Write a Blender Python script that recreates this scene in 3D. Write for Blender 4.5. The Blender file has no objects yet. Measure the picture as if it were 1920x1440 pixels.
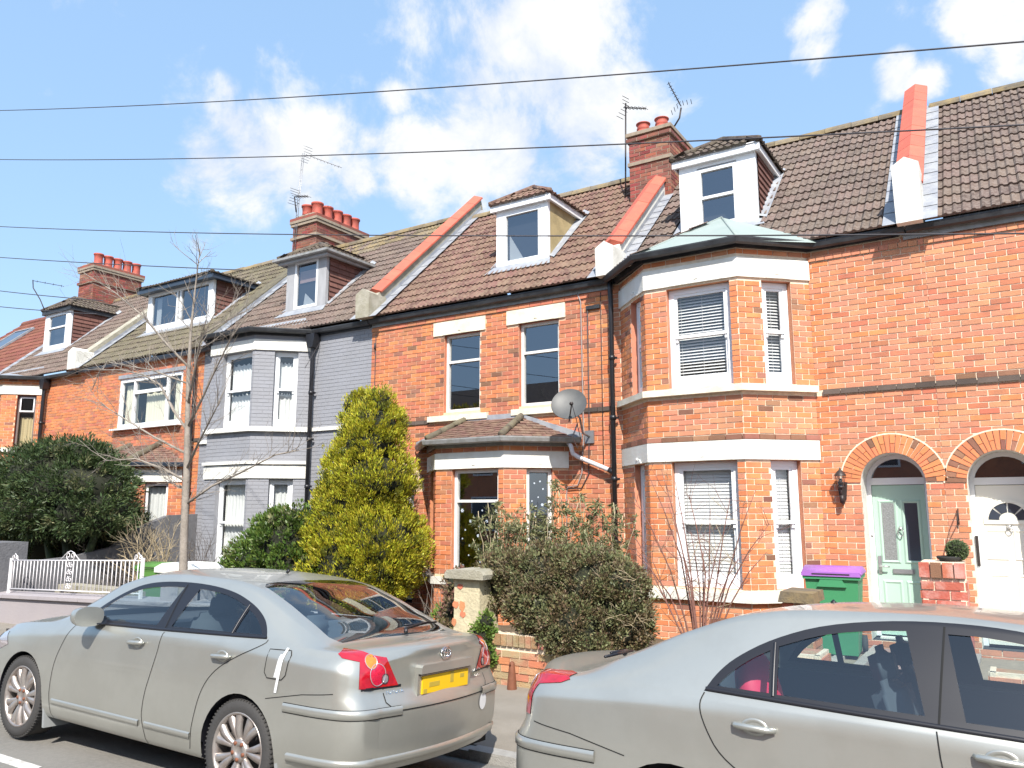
import bpy, bmesh, math, random
import numpy as np
from mathutils import Matrix, Vector
R = math.radians
SC = bpy.context.scene
COL = SC.collection
random.seed(7)
RNG = np.random.default_rng(7)

# ---------------------------------------------------------------- camera
CAM_Z = 1.84
cam = bpy.data.cameras.new('camera')
cam.sensor_fit = 'HORIZONTAL'; cam.sensor_width = 36.0
cam.lens = 36.0 * 1465.0 / 1920.0
cam.clip_start = 0.05; cam.clip_end = 1500
camo = bpy.data.objects.new('camera', cam); COL.objects.link(camo)
camo.location = (0, 0, CAM_Z)
camo.rotation_euler = (R(90 + 9.15), 0, R(32.5))
SC.camera = camo

# ---------------------------------------------------------------- sun, sky, exposure
SUN_DIR = Vector((.38, -.58, .71)).normalized()          # towards the sun
SUN_EL = math.asin(SUN_DIR.z); SUN_AZ = math.atan2(SUN_DIR.x, SUN_DIR.y)
sl = bpy.data.lights.new('sun', 'SUN'); sl.energy = 4.2; sl.angle = R(.55); sl.color = (1, .95, .87)
so = bpy.data.objects.new('sun', sl); COL.objects.link(so)
so.rotation_euler = SUN_DIR.to_track_quat('Z', 'Y').to_euler()

W = bpy.data.worlds.new('World'); SC.world = W; W.use_nodes = True
nt = W.node_tree; nt.nodes.clear()
def wn(t, **k):
    n = nt.nodes.new(t)
    for a, b in k.items(): setattr(n, a, b)
    return n
def wl(a, b): nt.links.new(a, b)
out = wn('ShaderNodeOutputWorld')
sky = wn('ShaderNodeTexSky', sky_type='NISHITA', sun_disc=False)
sky.sun_elevation = SUN_EL; sky.sun_rotation = SUN_AZ
sky.air_density = 1.0; sky.dust_density = 1.6; sky.ozone_density = 1.3; sky.altitude = 20
bg = wn('ShaderNodeBackground'); bg.inputs['Strength'].default_value = .15
hsv = wn('ShaderNodeHueSaturation'); hsv.inputs['Saturation'].default_value = .95; hsv.inputs['Value'].default_value = 1.0
wl(sky.outputs[0], hsv.inputs['Color']); wl(hsv.outputs[0], bg.inputs[0])
tc = wn('ShaderNodeTexCoord')
CLOUDS = [(-0.4531, 0.7409, 0.4958, 0.21, 0.8), (-0.4641, 0.7773, 0.4248, 0.166, 0.75), (-0.7195, 0.5606, 0.41, 0.149, 0.7), (-0.6401, 0.6453, 0.4169, 0.122, 0.62), (-0.4486, 0.7041, 0.5505, 0.114, 1.0), (-0.4199, 0.7537, 0.5055, 0.122, 1.0), (-0.4969, 0.7088, 0.5007, 0.096, 0.9), (-0.412, 0.7914, 0.4516, 0.105, 1.0), (-0.482, 0.7566, 0.4419, 0.114, 1.0), (-0.5327, 0.7155, 0.4521, 0.07, 0.8), (-0.3741, 0.7887, 0.4878, 0.066, 0.9), (-0.4007, 0.733, 0.5497, 0.079, 0.9), (-0.4914, 0.6678, 0.559, 0.061, 0.7), (-0.411, 0.8163, 0.4059, 0.079, 0.8), (-0.4848, 0.7858, 0.384, 0.087, 0.65), (-0.592, 0.6871, 0.4213, 0.087, 0.85), (-0.6163, 0.656, 0.4357, 0.061, 0.7), (-0.6515, 0.6202, 0.4369, 0.066, 0.8), (-0.645, 0.6512, 0.3999, 0.079, 0.8), (-0.5927, 0.7094, 0.3814, 0.07, 0.6), (-0.7202, 0.5367, 0.4397, 0.07, 0.95), (-0.7125, 0.5213, 0.4697, 0.039, 0.8), (-0.7155, 0.565, 0.4108, 0.096, 1.0), (-0.7474, 0.5313, 0.3989, 0.079, 0.95), (-0.6896, 0.6076, 0.3942, 0.079, 0.9), (-0.7683, 0.5123, 0.3837, 0.061, 0.8), (-0.6842, 0.5838, 0.437, 0.052, 0.8), (-0.7303, 0.5804, 0.3602, 0.079, 0.6), (-0.686, 0.6316, 0.3613, 0.061, 0.6), (-0.5822, 0.6539, 0.4833, 0.035, 0.75), (-0.7734, 0.5019, 0.3873, 0.039, 0.6), (-0.1417, 0.837, 0.5285, 0.038, 0.62), (-0.1432, 0.8513, 0.5048, 0.034, 0.6), (-0.1469, 0.8631, 0.4832, 0.026, 0.5), (-0.0696, 0.8831, 0.4641, 0.038, 0.85), (-0.0428, 0.8905, 0.453, 0.037, 0.8), (0.0082, 0.8688, 0.4951, 0.053, 0.8), (0.0351, 0.8737, 0.4852, 0.045, 0.85), (0.0375, 0.8862, 0.4618, 0.034, 0.75), (0.0312, 0.8962, 0.4426, 0.041, 0.6), (-0.1487, 0.8871, 0.437, 0.035, 0.55), (-0.0948, 0.8967, 0.4323, 0.031, 0.5), (-0.7838, 0.5437, 0.3001, 0.052, 0.5)]
n1 = wn('ShaderNodeTexNoise'); n1.inputs['Scale'].default_value = 7.5; n1.inputs['Detail'].default_value = 11
n1.inputs['Roughness'].default_value = .62; n1.inputs['Distortion'].default_value = .25
n2 = wn('ShaderNodeTexNoise'); n2.inputs['Scale'].default_value = 1.7; n2.inputs['Detail'].default_value = 3
wl(tc.outputs['Generated'], n1.inputs['Vector']); wl(tc.outputs['Generated'], n2.inputs['Vector'])
def wm(op, a, b, clamp=False):
    n = wn('ShaderNodeMath', operation=op); n.use_clamp = clamp
    for i, v in enumerate((a, b)):
        if isinstance(v, (int, float)): n.inputs[i].default_value = v
        else: wl(v, n.inputs[i])
    return n.outputs[0]
acc = None
for (dx, dy, dz, rad, amp) in CLOUDS:
    d = wn('ShaderNodeVectorMath', operation='DISTANCE')
    wl(tc.outputs['Generated'], d.inputs[0]); d.inputs[1].default_value = (dx, dy, dz)
    q = wm('MULTIPLY', d.outputs['Value'], 1.0 / rad)
    q = wm('SUBTRACT', 1.0, q, True)
    q = wm('POWER', q, .7)
    q = wm('MULTIPLY', q, amp)
    acc = q if acc is None else wm('MAXIMUM', acc, q)
# far round the sky, outside the view, loose clouds of the same kind
loose = wm('MULTIPLY', wm('SUBTRACT', n2.outputs[0], .50, True), 2.6)
fd = wn('ShaderNodeVectorMath', operation='DISTANCE'); wl(tc.outputs['Generated'], fd.inputs[0])
fd.inputs[1].default_value = (-0.5305, 0.8327, 0.159)
far = wm('MULTIPLY', wm('SUBTRACT', fd.outputs['Value'], .62, True), 4.0, True)
acc = wm('MAXIMUM', acc, wm('MULTIPLY', loose, far))
dens = wm('ADD', acc, wm('MULTIPLY', wm('SUBTRACT', n1.outputs[0], .5), 2.1))
mr = wn('ShaderNodeMapRange', interpolation_type='SMOOTHSTEP')
mr.inputs['From Min'].default_value = .28; mr.inputs['From Max'].default_value = .74
wl(dens, mr.inputs['Value'])
cb = wn('ShaderNodeBackground')
cr = wn('ShaderNodeValToRGB')
cr.color_ramp.elements[0].position = .36; cr.color_ramp.elements[0].color = (.66, .76, .93, 1)
cr.color_ramp.elements[1].position = .56; cr.color_ramp.elements[1].color = (1, 1, 1, 1)
wl(n1.outputs[0], cr.inputs[0]); wl(cr.outputs[0], cb.inputs[0]); cb.inputs[1].default_value = .60
veil = wn('ShaderNodeBackground'); veil.inputs[0].default_value = (.40, .655, 1.0, 1); veil.inputs[1].default_value = .64
vm = wn('ShaderNodeMixShader'); vm.inputs[0].default_value = .62
wl(bg.outputs[0], vm.inputs[1]); wl(veil.outputs[0], vm.inputs[2])
mx = wn('ShaderNodeMixShader')
wl(wm('MULTIPLY', mr.outputs[0], .95), mx.inputs[0]); wl(vm.outputs[0], mx.inputs[1]); wl(cb.outputs[0], mx.inputs[2])
wl(mx.outputs[0], out.inputs[0])

vs = SC.view_settings
SC.display_settings.display_device = 'sRGB'
vs.view_transform = 'Standard'; vs.look = 'None'; vs.gamma = 1; vs.use_curve_mapping = False
vs.exposure = 0.82
SC.cycles.max_bounces = 8; SC.cycles.transparent_max_bounces = 16
SC.cycles.diffuse_bounces = 3; SC.cycles.glossy_bounces = 4; SC.cycles.transmission_bounces = 6
SC.cycles.caustics_reflective = False; SC.cycles.caustics_refractive = False
SC.cycles.use_denoising = True
SC.cycles.sample_clamp_indirect = 6

# ---------------------------------------------------------------- materials
def mat(name, color, rough=.7, metal=0.0, spec=.5, var=0.0, vscale=6.0, rand=0.0, bump=0.0, bscale=60.0,
        dirt=None, dirt_amt=0.0, dirt_scale=2.0, coat=0.0, stretch=None, hue=0.0):
    """principled material: base colour with noise variation, per-piece random tone, a second dirt colour and bump"""
    m = bpy.data.materials.new(name); m.use_nodes = True
    t = m.node_tree; b = t.nodes['Principled BSDF']
    L = lambda a, c: t.links.new(a, c)
    b.inputs['Roughness'].default_value = rough; b.inputs['Metallic'].default_value = metal
    b.inputs['Specular IOR Level'].default_value = spec
    if coat: b.inputs['Coat Weight'].default_value = coat; b.inputs['Coat Roughness'].default_value = .03
    b.inputs['Base Color'].default_value = (*color, 1)
    geo = t.nodes.new('ShaderNodeNewGeometry'); pos = geo.outputs['Position']
    if stretch:
        mp = t.nodes.new('ShaderNodeMapping'); mp.inputs['Scale'].default_value = stretch
        L(pos, mp.inputs[0]); pos = mp.outputs[0]
    cur = None
    def mathn(op, x, y, cl=False):
        n = t.nodes.new('ShaderNodeMath'); n.operation = op; n.use_clamp = cl
        for i, v in enumerate((x, y)):
            if isinstance(v, (int, float)): n.inputs[i].default_value = v
            else: L(v, n.inputs[i])
        return n.outputs[0]
    val = None
    if var:
        nz = t.nodes.new('ShaderNodeTexNoise'); nz.inputs['Scale'].default_value = vscale; nz.inputs['Detail'].default_value = 6
        L(pos, nz.inputs['Vector'])
        val = mathn('ADD', mathn('MULTIPLY', mathn('SUBTRACT', nz.outputs[0], .5), 2.4 * var), 1.0)
    rnd = None
    if rand or hue:
        oi = t.nodes.new('ShaderNodeObjectInfo')
        rnd = mathn('FRACT', mathn('ADD', geo.outputs['Random Per Island'], oi.outputs['Random']), 0)
        rv = mathn('ADD', mathn('MULTIPLY', mathn('SUBTRACT', rnd, .5), 2 * rand), 1.0)
        val = rv if val is None else mathn('MULTIPLY', val, rv)
    if val is not None:
        h = t.nodes.new('ShaderNodeHueSaturation'); h.inputs['Color'].default_value = (*color, 1)
        L(val, h.inputs['Value']); cur = h.outputs[0]
        if hue:
            r2 = mathn('FRACT', mathn('MULTIPLY', rnd, 7.31), 0)
            L(mathn('ADD', mathn('MULTIPLY', mathn('SUBTRACT', r2, .5), hue), .5), h.inputs['Hue'])
    if dirt is not None:
        nd = t.nodes.new('ShaderNodeTexNoise'); nd.inputs['Scale'].default_value = dirt_scale; nd.inputs['Detail'].default_value = 8
        nd.inputs['Roughness'].default_value = .65
        L(pos, nd.inputs['Vector'])
        f = mathn('MULTIPLY', mathn('MULTIPLY', mathn('SUBTRACT', nd.outputs[0], .5 - .08), 6, True), dirt_amt)
        mxn = t.nodes.new('ShaderNodeMix'); mxn.data_type = 'RGBA'
        L(f, mxn.inputs[0]); mxn.inputs[7].default_value = (*dirt, 1)
        if cur is None: mxn.inputs[6].default_value = (*color, 1)
        else: L(cur, mxn.inputs[6])
        cur = mxn.outputs[2]
    if cur is not None: L(cur, b.inputs['Base Color'])
    if bump:
        nb = t.nodes.new('ShaderNodeTexNoise'); nb.inputs['Scale'].default_value = bscale; nb.inputs['Detail'].default_value = 5
        L(pos, nb.inputs['Vector'])
        bp = t.nodes.new('ShaderNodeBump'); bp.inputs['Strength'].default_value = bump; bp.inputs['Distance'].default_value = .01
        L(nb.outputs[0], bp.inputs['Height']); L(bp.outputs[0], b.inputs['Normal'])
    return m

def glassmat(name, tint, fac=.08, rough=0.0, refl=(1, 1, 1)):
    m = bpy.data.materials.new(name); m.use_nodes = True; t = m.node_tree; t.nodes.clear()
    o = t.nodes.new('ShaderNodeOutputMaterial'); g = t.nodes.new('ShaderNodeBsdfGlossy'); tr = t.nodes.new('ShaderNodeBsdfTransparent')
    g.inputs['Roughness'].default_value = rough; g.inputs['Color'].default_value = (*refl, 1)
    tr.inputs['Color'].default_value = (*tint, 1)
    fr = t.nodes.new('ShaderNodeLayerWeight'); fr.inputs['Blend'].default_value = .5
    pw = t.nodes.new('ShaderNodeMath'); pw.operation = 'POWER'; pw.inputs[1].default_value = 4.5; t.links.new(fr.outputs['Facing'], pw.inputs[0])
    ad = t.nodes.new('ShaderNodeMath'); ad.operation = 'ADD'; ad.use_clamp = True; ad.inputs[1].default_value = fac
    mxn = t.nodes.new('ShaderNodeMixShader')
    t.links.new(pw.outputs[0], ad.inputs[0]); t.links.new(ad.outputs[0], mxn.inputs[0])
    t.links.new(tr.outputs[0], mxn.inputs[1]); t.links.new(g.outputs[0], mxn.inputs[2]); t.links.new(mxn.outputs[0], o.inputs[0])
    return m

M = {}
M['brick_red'] = mat('brick_red', (.56, .195, .100), .9, rand=.15, hue=.022, var=.12, vscale=9, bump=.5, bscale=90, dirt=(.20, .11, .08), dirt_amt=.35, dirt_scale=3.1)
M['brick_rose'] = mat('brick_rose', (.60, .245, .135), .9, rand=.11, hue=.018, var=.12, vscale=9, bump=.5, bscale=90, dirt=(.30, .17, .12), dirt_amt=.3, dirt_scale=2.4)
M['brick_orange'] = mat('brick_orange', (.62, .225, .09), .85, rand=.10, hue=.012, var=.1, vscale=8, bump=.4, bscale=90, dirt=(.42, .10, .04), dirt_amt=.35, dirt_scale=5)
M['brick_brown'] = mat('brick_brown', (.27, .125, .08), .9, rand=.30, hue=.03, var=.2, vscale=9, bump=.5, bscale=90)
M['brick_dark'] = mat('brick_dark', (.10, .075, .062), .85, rand=.3, var=.2, vscale=10, bump=.4, bscale=90)
M['brick_old'] = mat('brick_old', (.42, .22, .12), .95, rand=.35, hue=.05, var=.3, vscale=12, bump=.8, bscale=70, dirt=(.35, .31, .18), dirt_amt=.7, dirt_scale=6)
M['brick_chimney'] = mat('brick_chimney', (.28, .072, .050), .9, rand=.3, hue=.03, var=.2, bump=.5, bscale=80, dirt=(.12, .08, .06), dirt_amt=.6, dirt_scale=3)
M['brick_grey'] = mat('brick_grey', (.275, .278, .300), .8, rand=.03, var=.06, vscale=3, bump=.3, bscale=50, dirt=(.30, .31, .35), dirt_amt=.3, dirt_scale=2)
M['mortar'] = mat('mortar', (.80, .66, .50), .95, var=.25, vscale=14, bump=.6, bscale=120)
M['mortar_red'] = mat('mortar_red', (.72, .50, .34), .95, var=.25, vscale=14, bump=.6, bscale=120)
M['mortar_grey'] = mat('mortar_grey', (.262, .265, .286), .85, var=.08, vscale=5)
M['mortar_dark'] = mat('mortar_dark', (.30, .24, .18), .95, var=.3, vscale=14)
M['arch_orange'] = mat('arch_orange', (.63, .215, .090), .85, rand=.12, hue=.014, var=.12, vscale=9, bump=.3, bscale=90)
M['stone_white'] = mat('stone_white', (.78, .77, .72), .75, var=.05, vscale=3, bump=.35, bscale=40, dirt=(.58, .54, .45), dirt_amt=.4, dirt_scale=2.6)
M['stone_cream'] = mat('stone_cream', (.78, .73, .60), .85, var=.08, vscale=5, bump=.4, bscale=60, dirt=(.45, .37, .25), dirt_amt=.35, dirt_scale=4)
M['render_white'] = mat('render_white', (.74, .73, .68), .8, var=.10, vscale=4, bump=.6, bscale=40, dirt=(.50, .47, .40), dirt_amt=.5, dirt_scale=3)
M['cement'] = mat('cement', (.40, .37, .30), .95, var=.25, vscale=7, bump=.9, bscale=45, dirt=(.22, .20, .13), dirt_amt=.6, dirt_scale=3)
M['upvc'] = mat('upvc', (.82, .83, .84), .35, spec=.5, var=.02, vscale=3)
M['wood_white'] = mat('wood_white', (.76, .75, .72), .55, var=.06, vscale=9, bump=.2, bscale=50, dirt=(.55, .52, .45), dirt_amt=.25, dirt_scale=7)
M['wood_grey'] = mat('wood_grey', (.36, .36, .37), .8, var=.25, vscale=8, bump=.6, bscale=60, stretch=(1, 1, .25))
M['timber_brown'] = mat('timber_brown', (.16, .12, .11), .6, var=.2)
M['fascia_black'] = mat('fascia_black', (.022, .023, .027), .5, var=.3, vscale=9, dirt=(.10, .11, .12), dirt_amt=.25, dirt_scale=4)
M['pipe_black'] = mat('pipe_black', (.018, .018, .022), .35, var=.2)
M['gutter_grey'] = mat('gutter_grey', (.30, .30, .30), .5, var=.15, dirt=(.16, .16, .13), dirt_amt=.5, dirt_scale=8)
M['pipe_white'] = mat('pipe_white', (.68, .66, .68), .4, var=.05)
M['lead'] = mat('lead', (.27, .285, .32), .6, metal=.1, var=.2, vscale=6, bump=.5, bscale=25, dirt=(.42, .43, .43), dirt_amt=.5, dirt_scale=5)
M['green_felt'] = mat('green_felt', (.27, .325, .305), .7, var=.07, vscale=3, bump=.15, bscale=40, dirt=(.33, .36, .34), dirt_amt=.35, dirt_scale=2)
M['tile_brown'] = mat('tile_brown', (.150, .080, .062), .9, rand=.25, hue=.03, var=.25, vscale=14, bump=.8, bscale=80, dirt=(.30, .22, .15), dirt_amt=.45, dirt_scale=9)
M['tile_grey'] = mat('tile_grey', (.128, .088, .070), .9, rand=.28, hue=.03, var=.25, vscale=14, bump=.8, bscale=80, dirt=(.25, .205, .175), dirt_amt=.55, dirt_scale=22)
M['tile_dark'] = mat('tile_dark', (.085, .062, .052), .9, rand=.3, hue=.03, var=.3, vscale=14, bump=.8, bscale=80, dirt=(.20, .17, .11), dirt_amt=.45, dirt_scale=9)
M['tile_moss'] = mat('tile_moss', (.125, .105, .078), .95, rand=.22, hue=.03, var=.25, vscale=12, bump=.9, bscale=60, dirt=(.20, .18, .105), dirt_amt=.5, dirt_scale=7)
M['tile_clay'] = mat('tile_clay', (.185, .068, .046), .85, rand=.2, hue=.02, var=.2, vscale=12, bump=.6, bscale=60)
M['tile_lichen'] = mat('tile_lichen', (.17, .14, .10), .95, rand=.25, var=.3, vscale=12, bump=.9, bscale=60, dirt=(.36, .25, .08), dirt_amt=.35, dirt_scale=3)
M['tile_cheek'] = mat('tile_cheek', (.165, .075, .058), .8, rand=.18, var=.2, vscale=10, bump=.4, bscale=50)
M['felt_black'] = mat('felt_black', (.03, .028, .026), .9)
M['coping_red'] = mat('coping_red', (.56, .125, .075), .7, rand=.12, var=.18, vscale=6, bump=.3, bscale=60, dirt=(.40, .10, .07), dirt_amt=.4, dirt_scale=4)
M['pot_red'] = mat('pot_red', (.46, .09, .06), .7, rand=.1, var=.15, vscale=12, dirt=(.12, .05, .04), dirt_amt=.4, dirt_scale=7)
M['ochre_render'] = mat('ochre_render', (.42, .33, .17), .9, var=.12, vscale=5, bump=.5, bscale=50, dirt=(.25, .20, .10), dirt_amt=.5, dirt_scale=3)
M['interior'] = mat('interior', (.035, .035, .04), .9)
M['interior_wall'] = mat('interior_wall', (.10, .095, .09), .9)
M['blind'] = mat('blind', (.78, .76, .72), .6)
M['curtain'] = mat('curtain', (.72, .72, .68), .9, var=.05, stretch=(6, 6, .4))
M['curtain_cream'] = mat('curtain_cream', (.66, .63, .47), .9, var=.08, stretch=(6, 6, .4))
M['blind_tan'] = mat('blind_tan', (.55, .44, .24), .9, var=.15, stretch=(1, 1, 14))
M['roller_pink'] = mat('roller_pink', (.62, .40, .33), .9)
M['glass'] = glassmat('glass', (.90, .92, .94), .09)
M['glass_dark'] = glassmat('glass_dark', (.62, .65, .68), .20, refl=(.85, .92, 1))
M['glass_frost'] = mat('glass_frost', (.22, .23, .23), .25, spec=.6, var=.5, vscale=60, bump=.6, bscale=90)
M['door_green'] = mat('door_green', (.40, .56, .47), .45, var=.02)
M['door_cream'] = mat('door_cream', (.80, .78, .70), .45, var=.02)
M['metal_dark'] = mat('metal_dark', (.045, .035, .033), .5, metal=.4, var=.2)
M['metal_grey'] = mat('metal_grey', (.30, .30, .31), .45, metal=.6, var=.2)
M['metal_bright'] = mat('metal_bright', (.62, .62, .62), .3, metal=.9)
M['dish_grey'] = mat('dish_grey', (.07, .072, .072), .5, var=.05, dirt=(.10, .10, .095), dirt_amt=.4, dirt_scale=6)
M['white_paint'] = mat('white_paint', (.80, .77, .78), .45, var=.03)
M['cable'] = mat('cable', (.05, .045, .05), .7)
M['cable_grey'] = mat('cable_grey', (.30, .26, .25), .7)
M['asphalt'] = mat('asphalt', (.235, .222, .200), .95, var=.16, vscale=1.3, bump=1.0, bscale=220, dirt=(.30, .28, .25), dirt_amt=.5, dirt_scale=30)
M['pavement'] = mat('pavement', (.270, .240, .200), .95, var=.14, vscale=1.6, bump=.9, bscale=160, dirt=(.21, .185, .15), dirt_amt=.45, dirt_scale=2.5)
M['kerb'] = mat('kerb', (.34, .33, .31), .9, rand=.15, var=.2, vscale=18, bump=.8, bscale=90)
M['soil'] = mat('soil', (.11, .085, .055), 1, var=.4, vscale=9, bump=1, bscale=40)
M['gravel'] = mat('gravel', (.42, .37, .29), .95, rand=.4, hue=.04)
M['path_slab'] = mat('path_slab', (.40, .35, .32), .9, rand=.1, var=.12, vscale=9, bump=.5, bscale=70)
M['path_tile'] = mat('path_tile', (.42, .27, .24), .8, rand=.2, var=.12, vscale=9)
M['wall_mauve'] = mat('wall_mauve', (.35, .315, .325), .85, var=.05, vscale=2, bump=.4, bscale=40, dirt=(.38, .34, .33), dirt_amt=.35, dirt_scale=1.5)
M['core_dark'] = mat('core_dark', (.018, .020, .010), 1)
M['rough_grey'] = mat('rough_grey', (.15, .15, .16), .95, var=.25, vscale=8, bump=1, bscale=30)
M['paint_line'] = mat('paint_line', (.72, .70, .66), .8, var=.1, vscale=30, dirt=(.28, .26, .23), dirt_amt=.7, dirt_scale=14)
M['bin_green'] = mat('bin_green', (.05, .25, .11), .5, var=.06, vscale=4)
M['bin_lid_purple'] = mat('bin_lid_purple', (.33, .13, .46), .45, var=.05)
M['bin_mid_green'] = mat('bin_mid_green', (.09, .22, .045), .5, var=.06)
M['bin_pale_green'] = mat('bin_pale_green', (.26, .40, .24), .55, var=.06)
M['pier_render'] = mat('pier_render', (.58, .50, .33), .95, var=.2, vscale=9, bump=1.0, bscale=35, dirt=(.40, .36, .24), dirt_amt=.5, dirt_scale=5)
M['pier_brick'] = mat('pier_brick', (.46, .12, .075), .8, rand=.12, hue=.015, var=.15, vscale=10, bump=.4, bscale=80, dirt=(.68, .52, .46), dirt_amt=.45, dirt_scale=4.5)
M['rust'] = mat('rust', (.20, .075, .04), .7, metal=.2, var=.3, vscale=20)
M['bark_pale'] = mat('bark_pale', (.30, .26, .22), .9, var=.3, vscale=20, bump=.7, bscale=60, dirt=(.20, .17, .14), dirt_amt=.5, dirt_scale=8)
M['bark_dark'] = mat('bark_dark', (.085, .062, .045), .95, var=.3, vscale=14, bump=.7, bscale=50)
M['twig_red'] = mat('twig_red', (.20, .095, .075), .85, var=.2)
M['twig_tan'] = mat('twig_tan', (.42, .34, .22), .9, var=.2)

def leafmat(name, c, rand=.35, hue=.05, rough=.55, trans=.25):
    m = mat(name, c, rough, rand=rand, hue=hue, var=.25, vscale=2.2)
    t = m.node_tree; b = t.nodes['Principled BSDF']; o = t.nodes['Material Output']
    tl = t.nodes.new('ShaderNodeBsdfTranslucent')
    src = b.inputs['Base Color'].links[0].from_socket
    t.links.new(src, tl.inputs['Color'])
    mxn = t.nodes.new('ShaderNodeMixShader'); mxn.inputs[0].default_value = trans
    t.links.new(b.outputs[0], mxn.inputs[1]); t.links.new(tl.outputs[0], mxn.inputs[2]); t.links.new(mxn.outputs[0], o.inputs[0])
    return m
M['leaf_gold'] = leafmat('leaf_gold', (.43, .41, .03), hue=.06, rand=.45)
M['leaf_gold_dark'] = leafmat('leaf_gold_dark', (.16, .17, .02), hue=.06)
M['leaf_laurel'] = leafmat('leaf_laurel', (.11, .175, .035), hue=.05, rough=.35)
M['leaf_yew'] = leafmat('leaf_yew', (.062, .095, .032), rand=.45)
M['leaf_bronze'] = leafmat('leaf_bronze', (.165, .130, .066), rand=.5, hue=.09)
M['leaf_olive'] = leafmat('leaf_olive', (.19, .20, .09), rand=.4, hue=.07)
M['leaf_ivy'] = leafmat('leaf_ivy', (.16, .24, .05), rand=.4)
M['leaf_box'] = leafmat('leaf_box', (.14, .19, .08), rand=.35)

# ---------------------------------------------------------------- object plumbing
WM = {}
def put(name, data, parent=None, mw=None):
    o = bpy.data.objects.new(name, data); COL.objects.link(o)
    mw = mw if mw is not None else Matrix.Identity(4)
    if parent is not None:
        o.parent = parent; o.matrix_parent_inverse = WM[parent.name].inverted()
    o.matrix_basis = mw; WM[o.name] = mw.copy()
    return o
def thing(name, label, cat, loc=(0, 0, 0), rz=0, group=None, data=None, mw=None):
    o = put(name, data, None, mw if mw is not None else Matrix.Translation(loc) @ Matrix.Rotation(rz, 4, 'Z'))
    o['label'] = label; o['category'] = cat
    if group: o['group'] = group
    return o
def struct(name, data, mw=None):
    o = put(name, data, None, mw); o['kind'] = 'structure'; return o

class MB:
    """collects faces with a material each; build() makes one mesh"""
    def __init__(s): s.v = []; s.f = []; s.m = []; s.mats = []; s.smooth = []
    def mi(s, m):
        if m not in s.mats: s.mats.append(m)
        return s.mats.index(m)
    def add(s, vs_, fs, m, smooth=False, T=None):
        n = len(s.v)
        if T is not None: vs_ = [tuple(T @ Vector(p)) for p in vs_]
        s.v.extend([tuple(p) for p in vs_]); k = s.mi(m)
        for f in fs: s.f.append(tuple(i + n for i in f)); s.m.append(k); s.smooth.append(smooth)
    def box(s, x0, x1, y0, y1, z0, z1, m, T=None):
        v = [(x0, y0, z0), (x1, y0, z0), (x1, y1, z0), (x0, y1, z0), (x0, y0, z1), (x1, y0, z1), (x1, y1, z1), (x0, y1, z1)]
        s.add(v, [(0, 3, 2, 1), (4, 5, 6, 7), (0, 1, 5, 4), (1, 2, 6, 5), (2, 3, 7, 6), (3, 0, 4, 7)], m, T=T)
    def quad(s, a, b, c, d, m, T=None): s.add([a, b, c, d], [(0, 1, 2, 3)], m, T=T)
    def prism(s, poly, y0, y1, m, T=None, axis='y'):
        """extrude an (x,z) polygon along y"""
        n = len(poly)
        if axis == 'y': v = [(p[0], y0, p[1]) for p in poly] + [(p[0], y1, p[1]) for p in poly]
        elif axis == 'x': v = [(y0, p[0], p[1]) for p in poly] + [(y1, p[0], p[1]) for p in poly]
        else: v = [(p[0], p[1], y0) for p in poly] + [(p[0], p[1], y1) for p in poly]
        f = [tuple(range(n)), tuple(range(2 * n - 1, n - 1, -1))] + [(i, i + n, (i + 1) % n + n, (i + 1) % n) for i in range(n)]
        s.add(v, f, m, T=T)
    def tube(s, pts, r, m, seg=8, smooth=True, caps=True, T=None):
        pts = [Vector(p) for p in pts]; n = len(pts)
        rs = r if isinstance(r, (list, tuple)) else [r] * n
        vs_ = []; up = None
        for i, p in enumerate(pts):
            d = (pts[min(i + 1, n - 1)] - pts[max(i - 1, 0)]).normalized()
            if up is None:
                up = d.cross(Vector((0, 0, 1)))
                if up.length < .1: up = d.cross(Vector((1, 0, 0)))
            up = (up - d * up.dot(d)).normalized(); w = d.cross(up)
            for k in range(seg):
                a = 2 * math.pi * k / seg
                vs_.append(tuple(p + (up * math.cos(a) + w * math.sin(a)) * rs[i]))
        fs = []
        for i in range(n - 1):
            for k in range(seg):
                a = i * seg + k; b = i * seg + (k + 1) % seg
                fs.append((a, b, b + seg, a + seg))
        if caps: fs += [tuple(range(seg - 1, -1, -1)), tuple(range((n - 1) * seg, n * seg))]
        s.add(vs_, fs, m, smooth, T)
    def lathe(s, prof, m, seg=24, smooth=True, T=None, closed=False):
        """prof of (r,z) revolved about z"""
        n = len(prof); vs_ = [(r * math.cos(2 * math.pi * k / seg), r * math.sin(2 * math.pi * k / seg), z) for r, z in prof for k in range(seg)]
        fs = []
        for i in range(n - 1 + (1 if closed else 0)):
            j = (i + 1) % n
            for k in range(seg):
                k2 = (k + 1) % seg
                fs.append((i * seg + k, i * seg + k2, j * seg + k2, j * seg + k))
        s.add(vs_, fs, m, smooth, T)
    def mesh(s, name='mesh'):
        me = bpy.data.meshes.new(name); me.from_pydata(s.v, [], s.f)
        for m in s.mats: me.materials.append(M[m] if isinstance(m, str) else m)
        me.polygons.foreach_set('material_index', s.m); me.polygons.foreach_set('use_smooth', s.smooth)
        me.update(); return me
    def obj(s, name, parent=None, mw=None): return put(name, s.mesh(name), parent, mw)

def frame(o, u, n_in):
    """matrix with local x along the wall, y into the wall, z up"""
    u = Vector(u).normalized(); n_in = Vector(n_in).normalized(); z = u.cross(n_in)
    if z.z < 0 : pass
    m = Matrix.Identity(4)
    for i, c in enumerate((u, n_in, z)):
        m[0][i], m[1][i], m[2][i] = c
    m[0][3], m[1][3], m[2][3] = o
    return m

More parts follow.
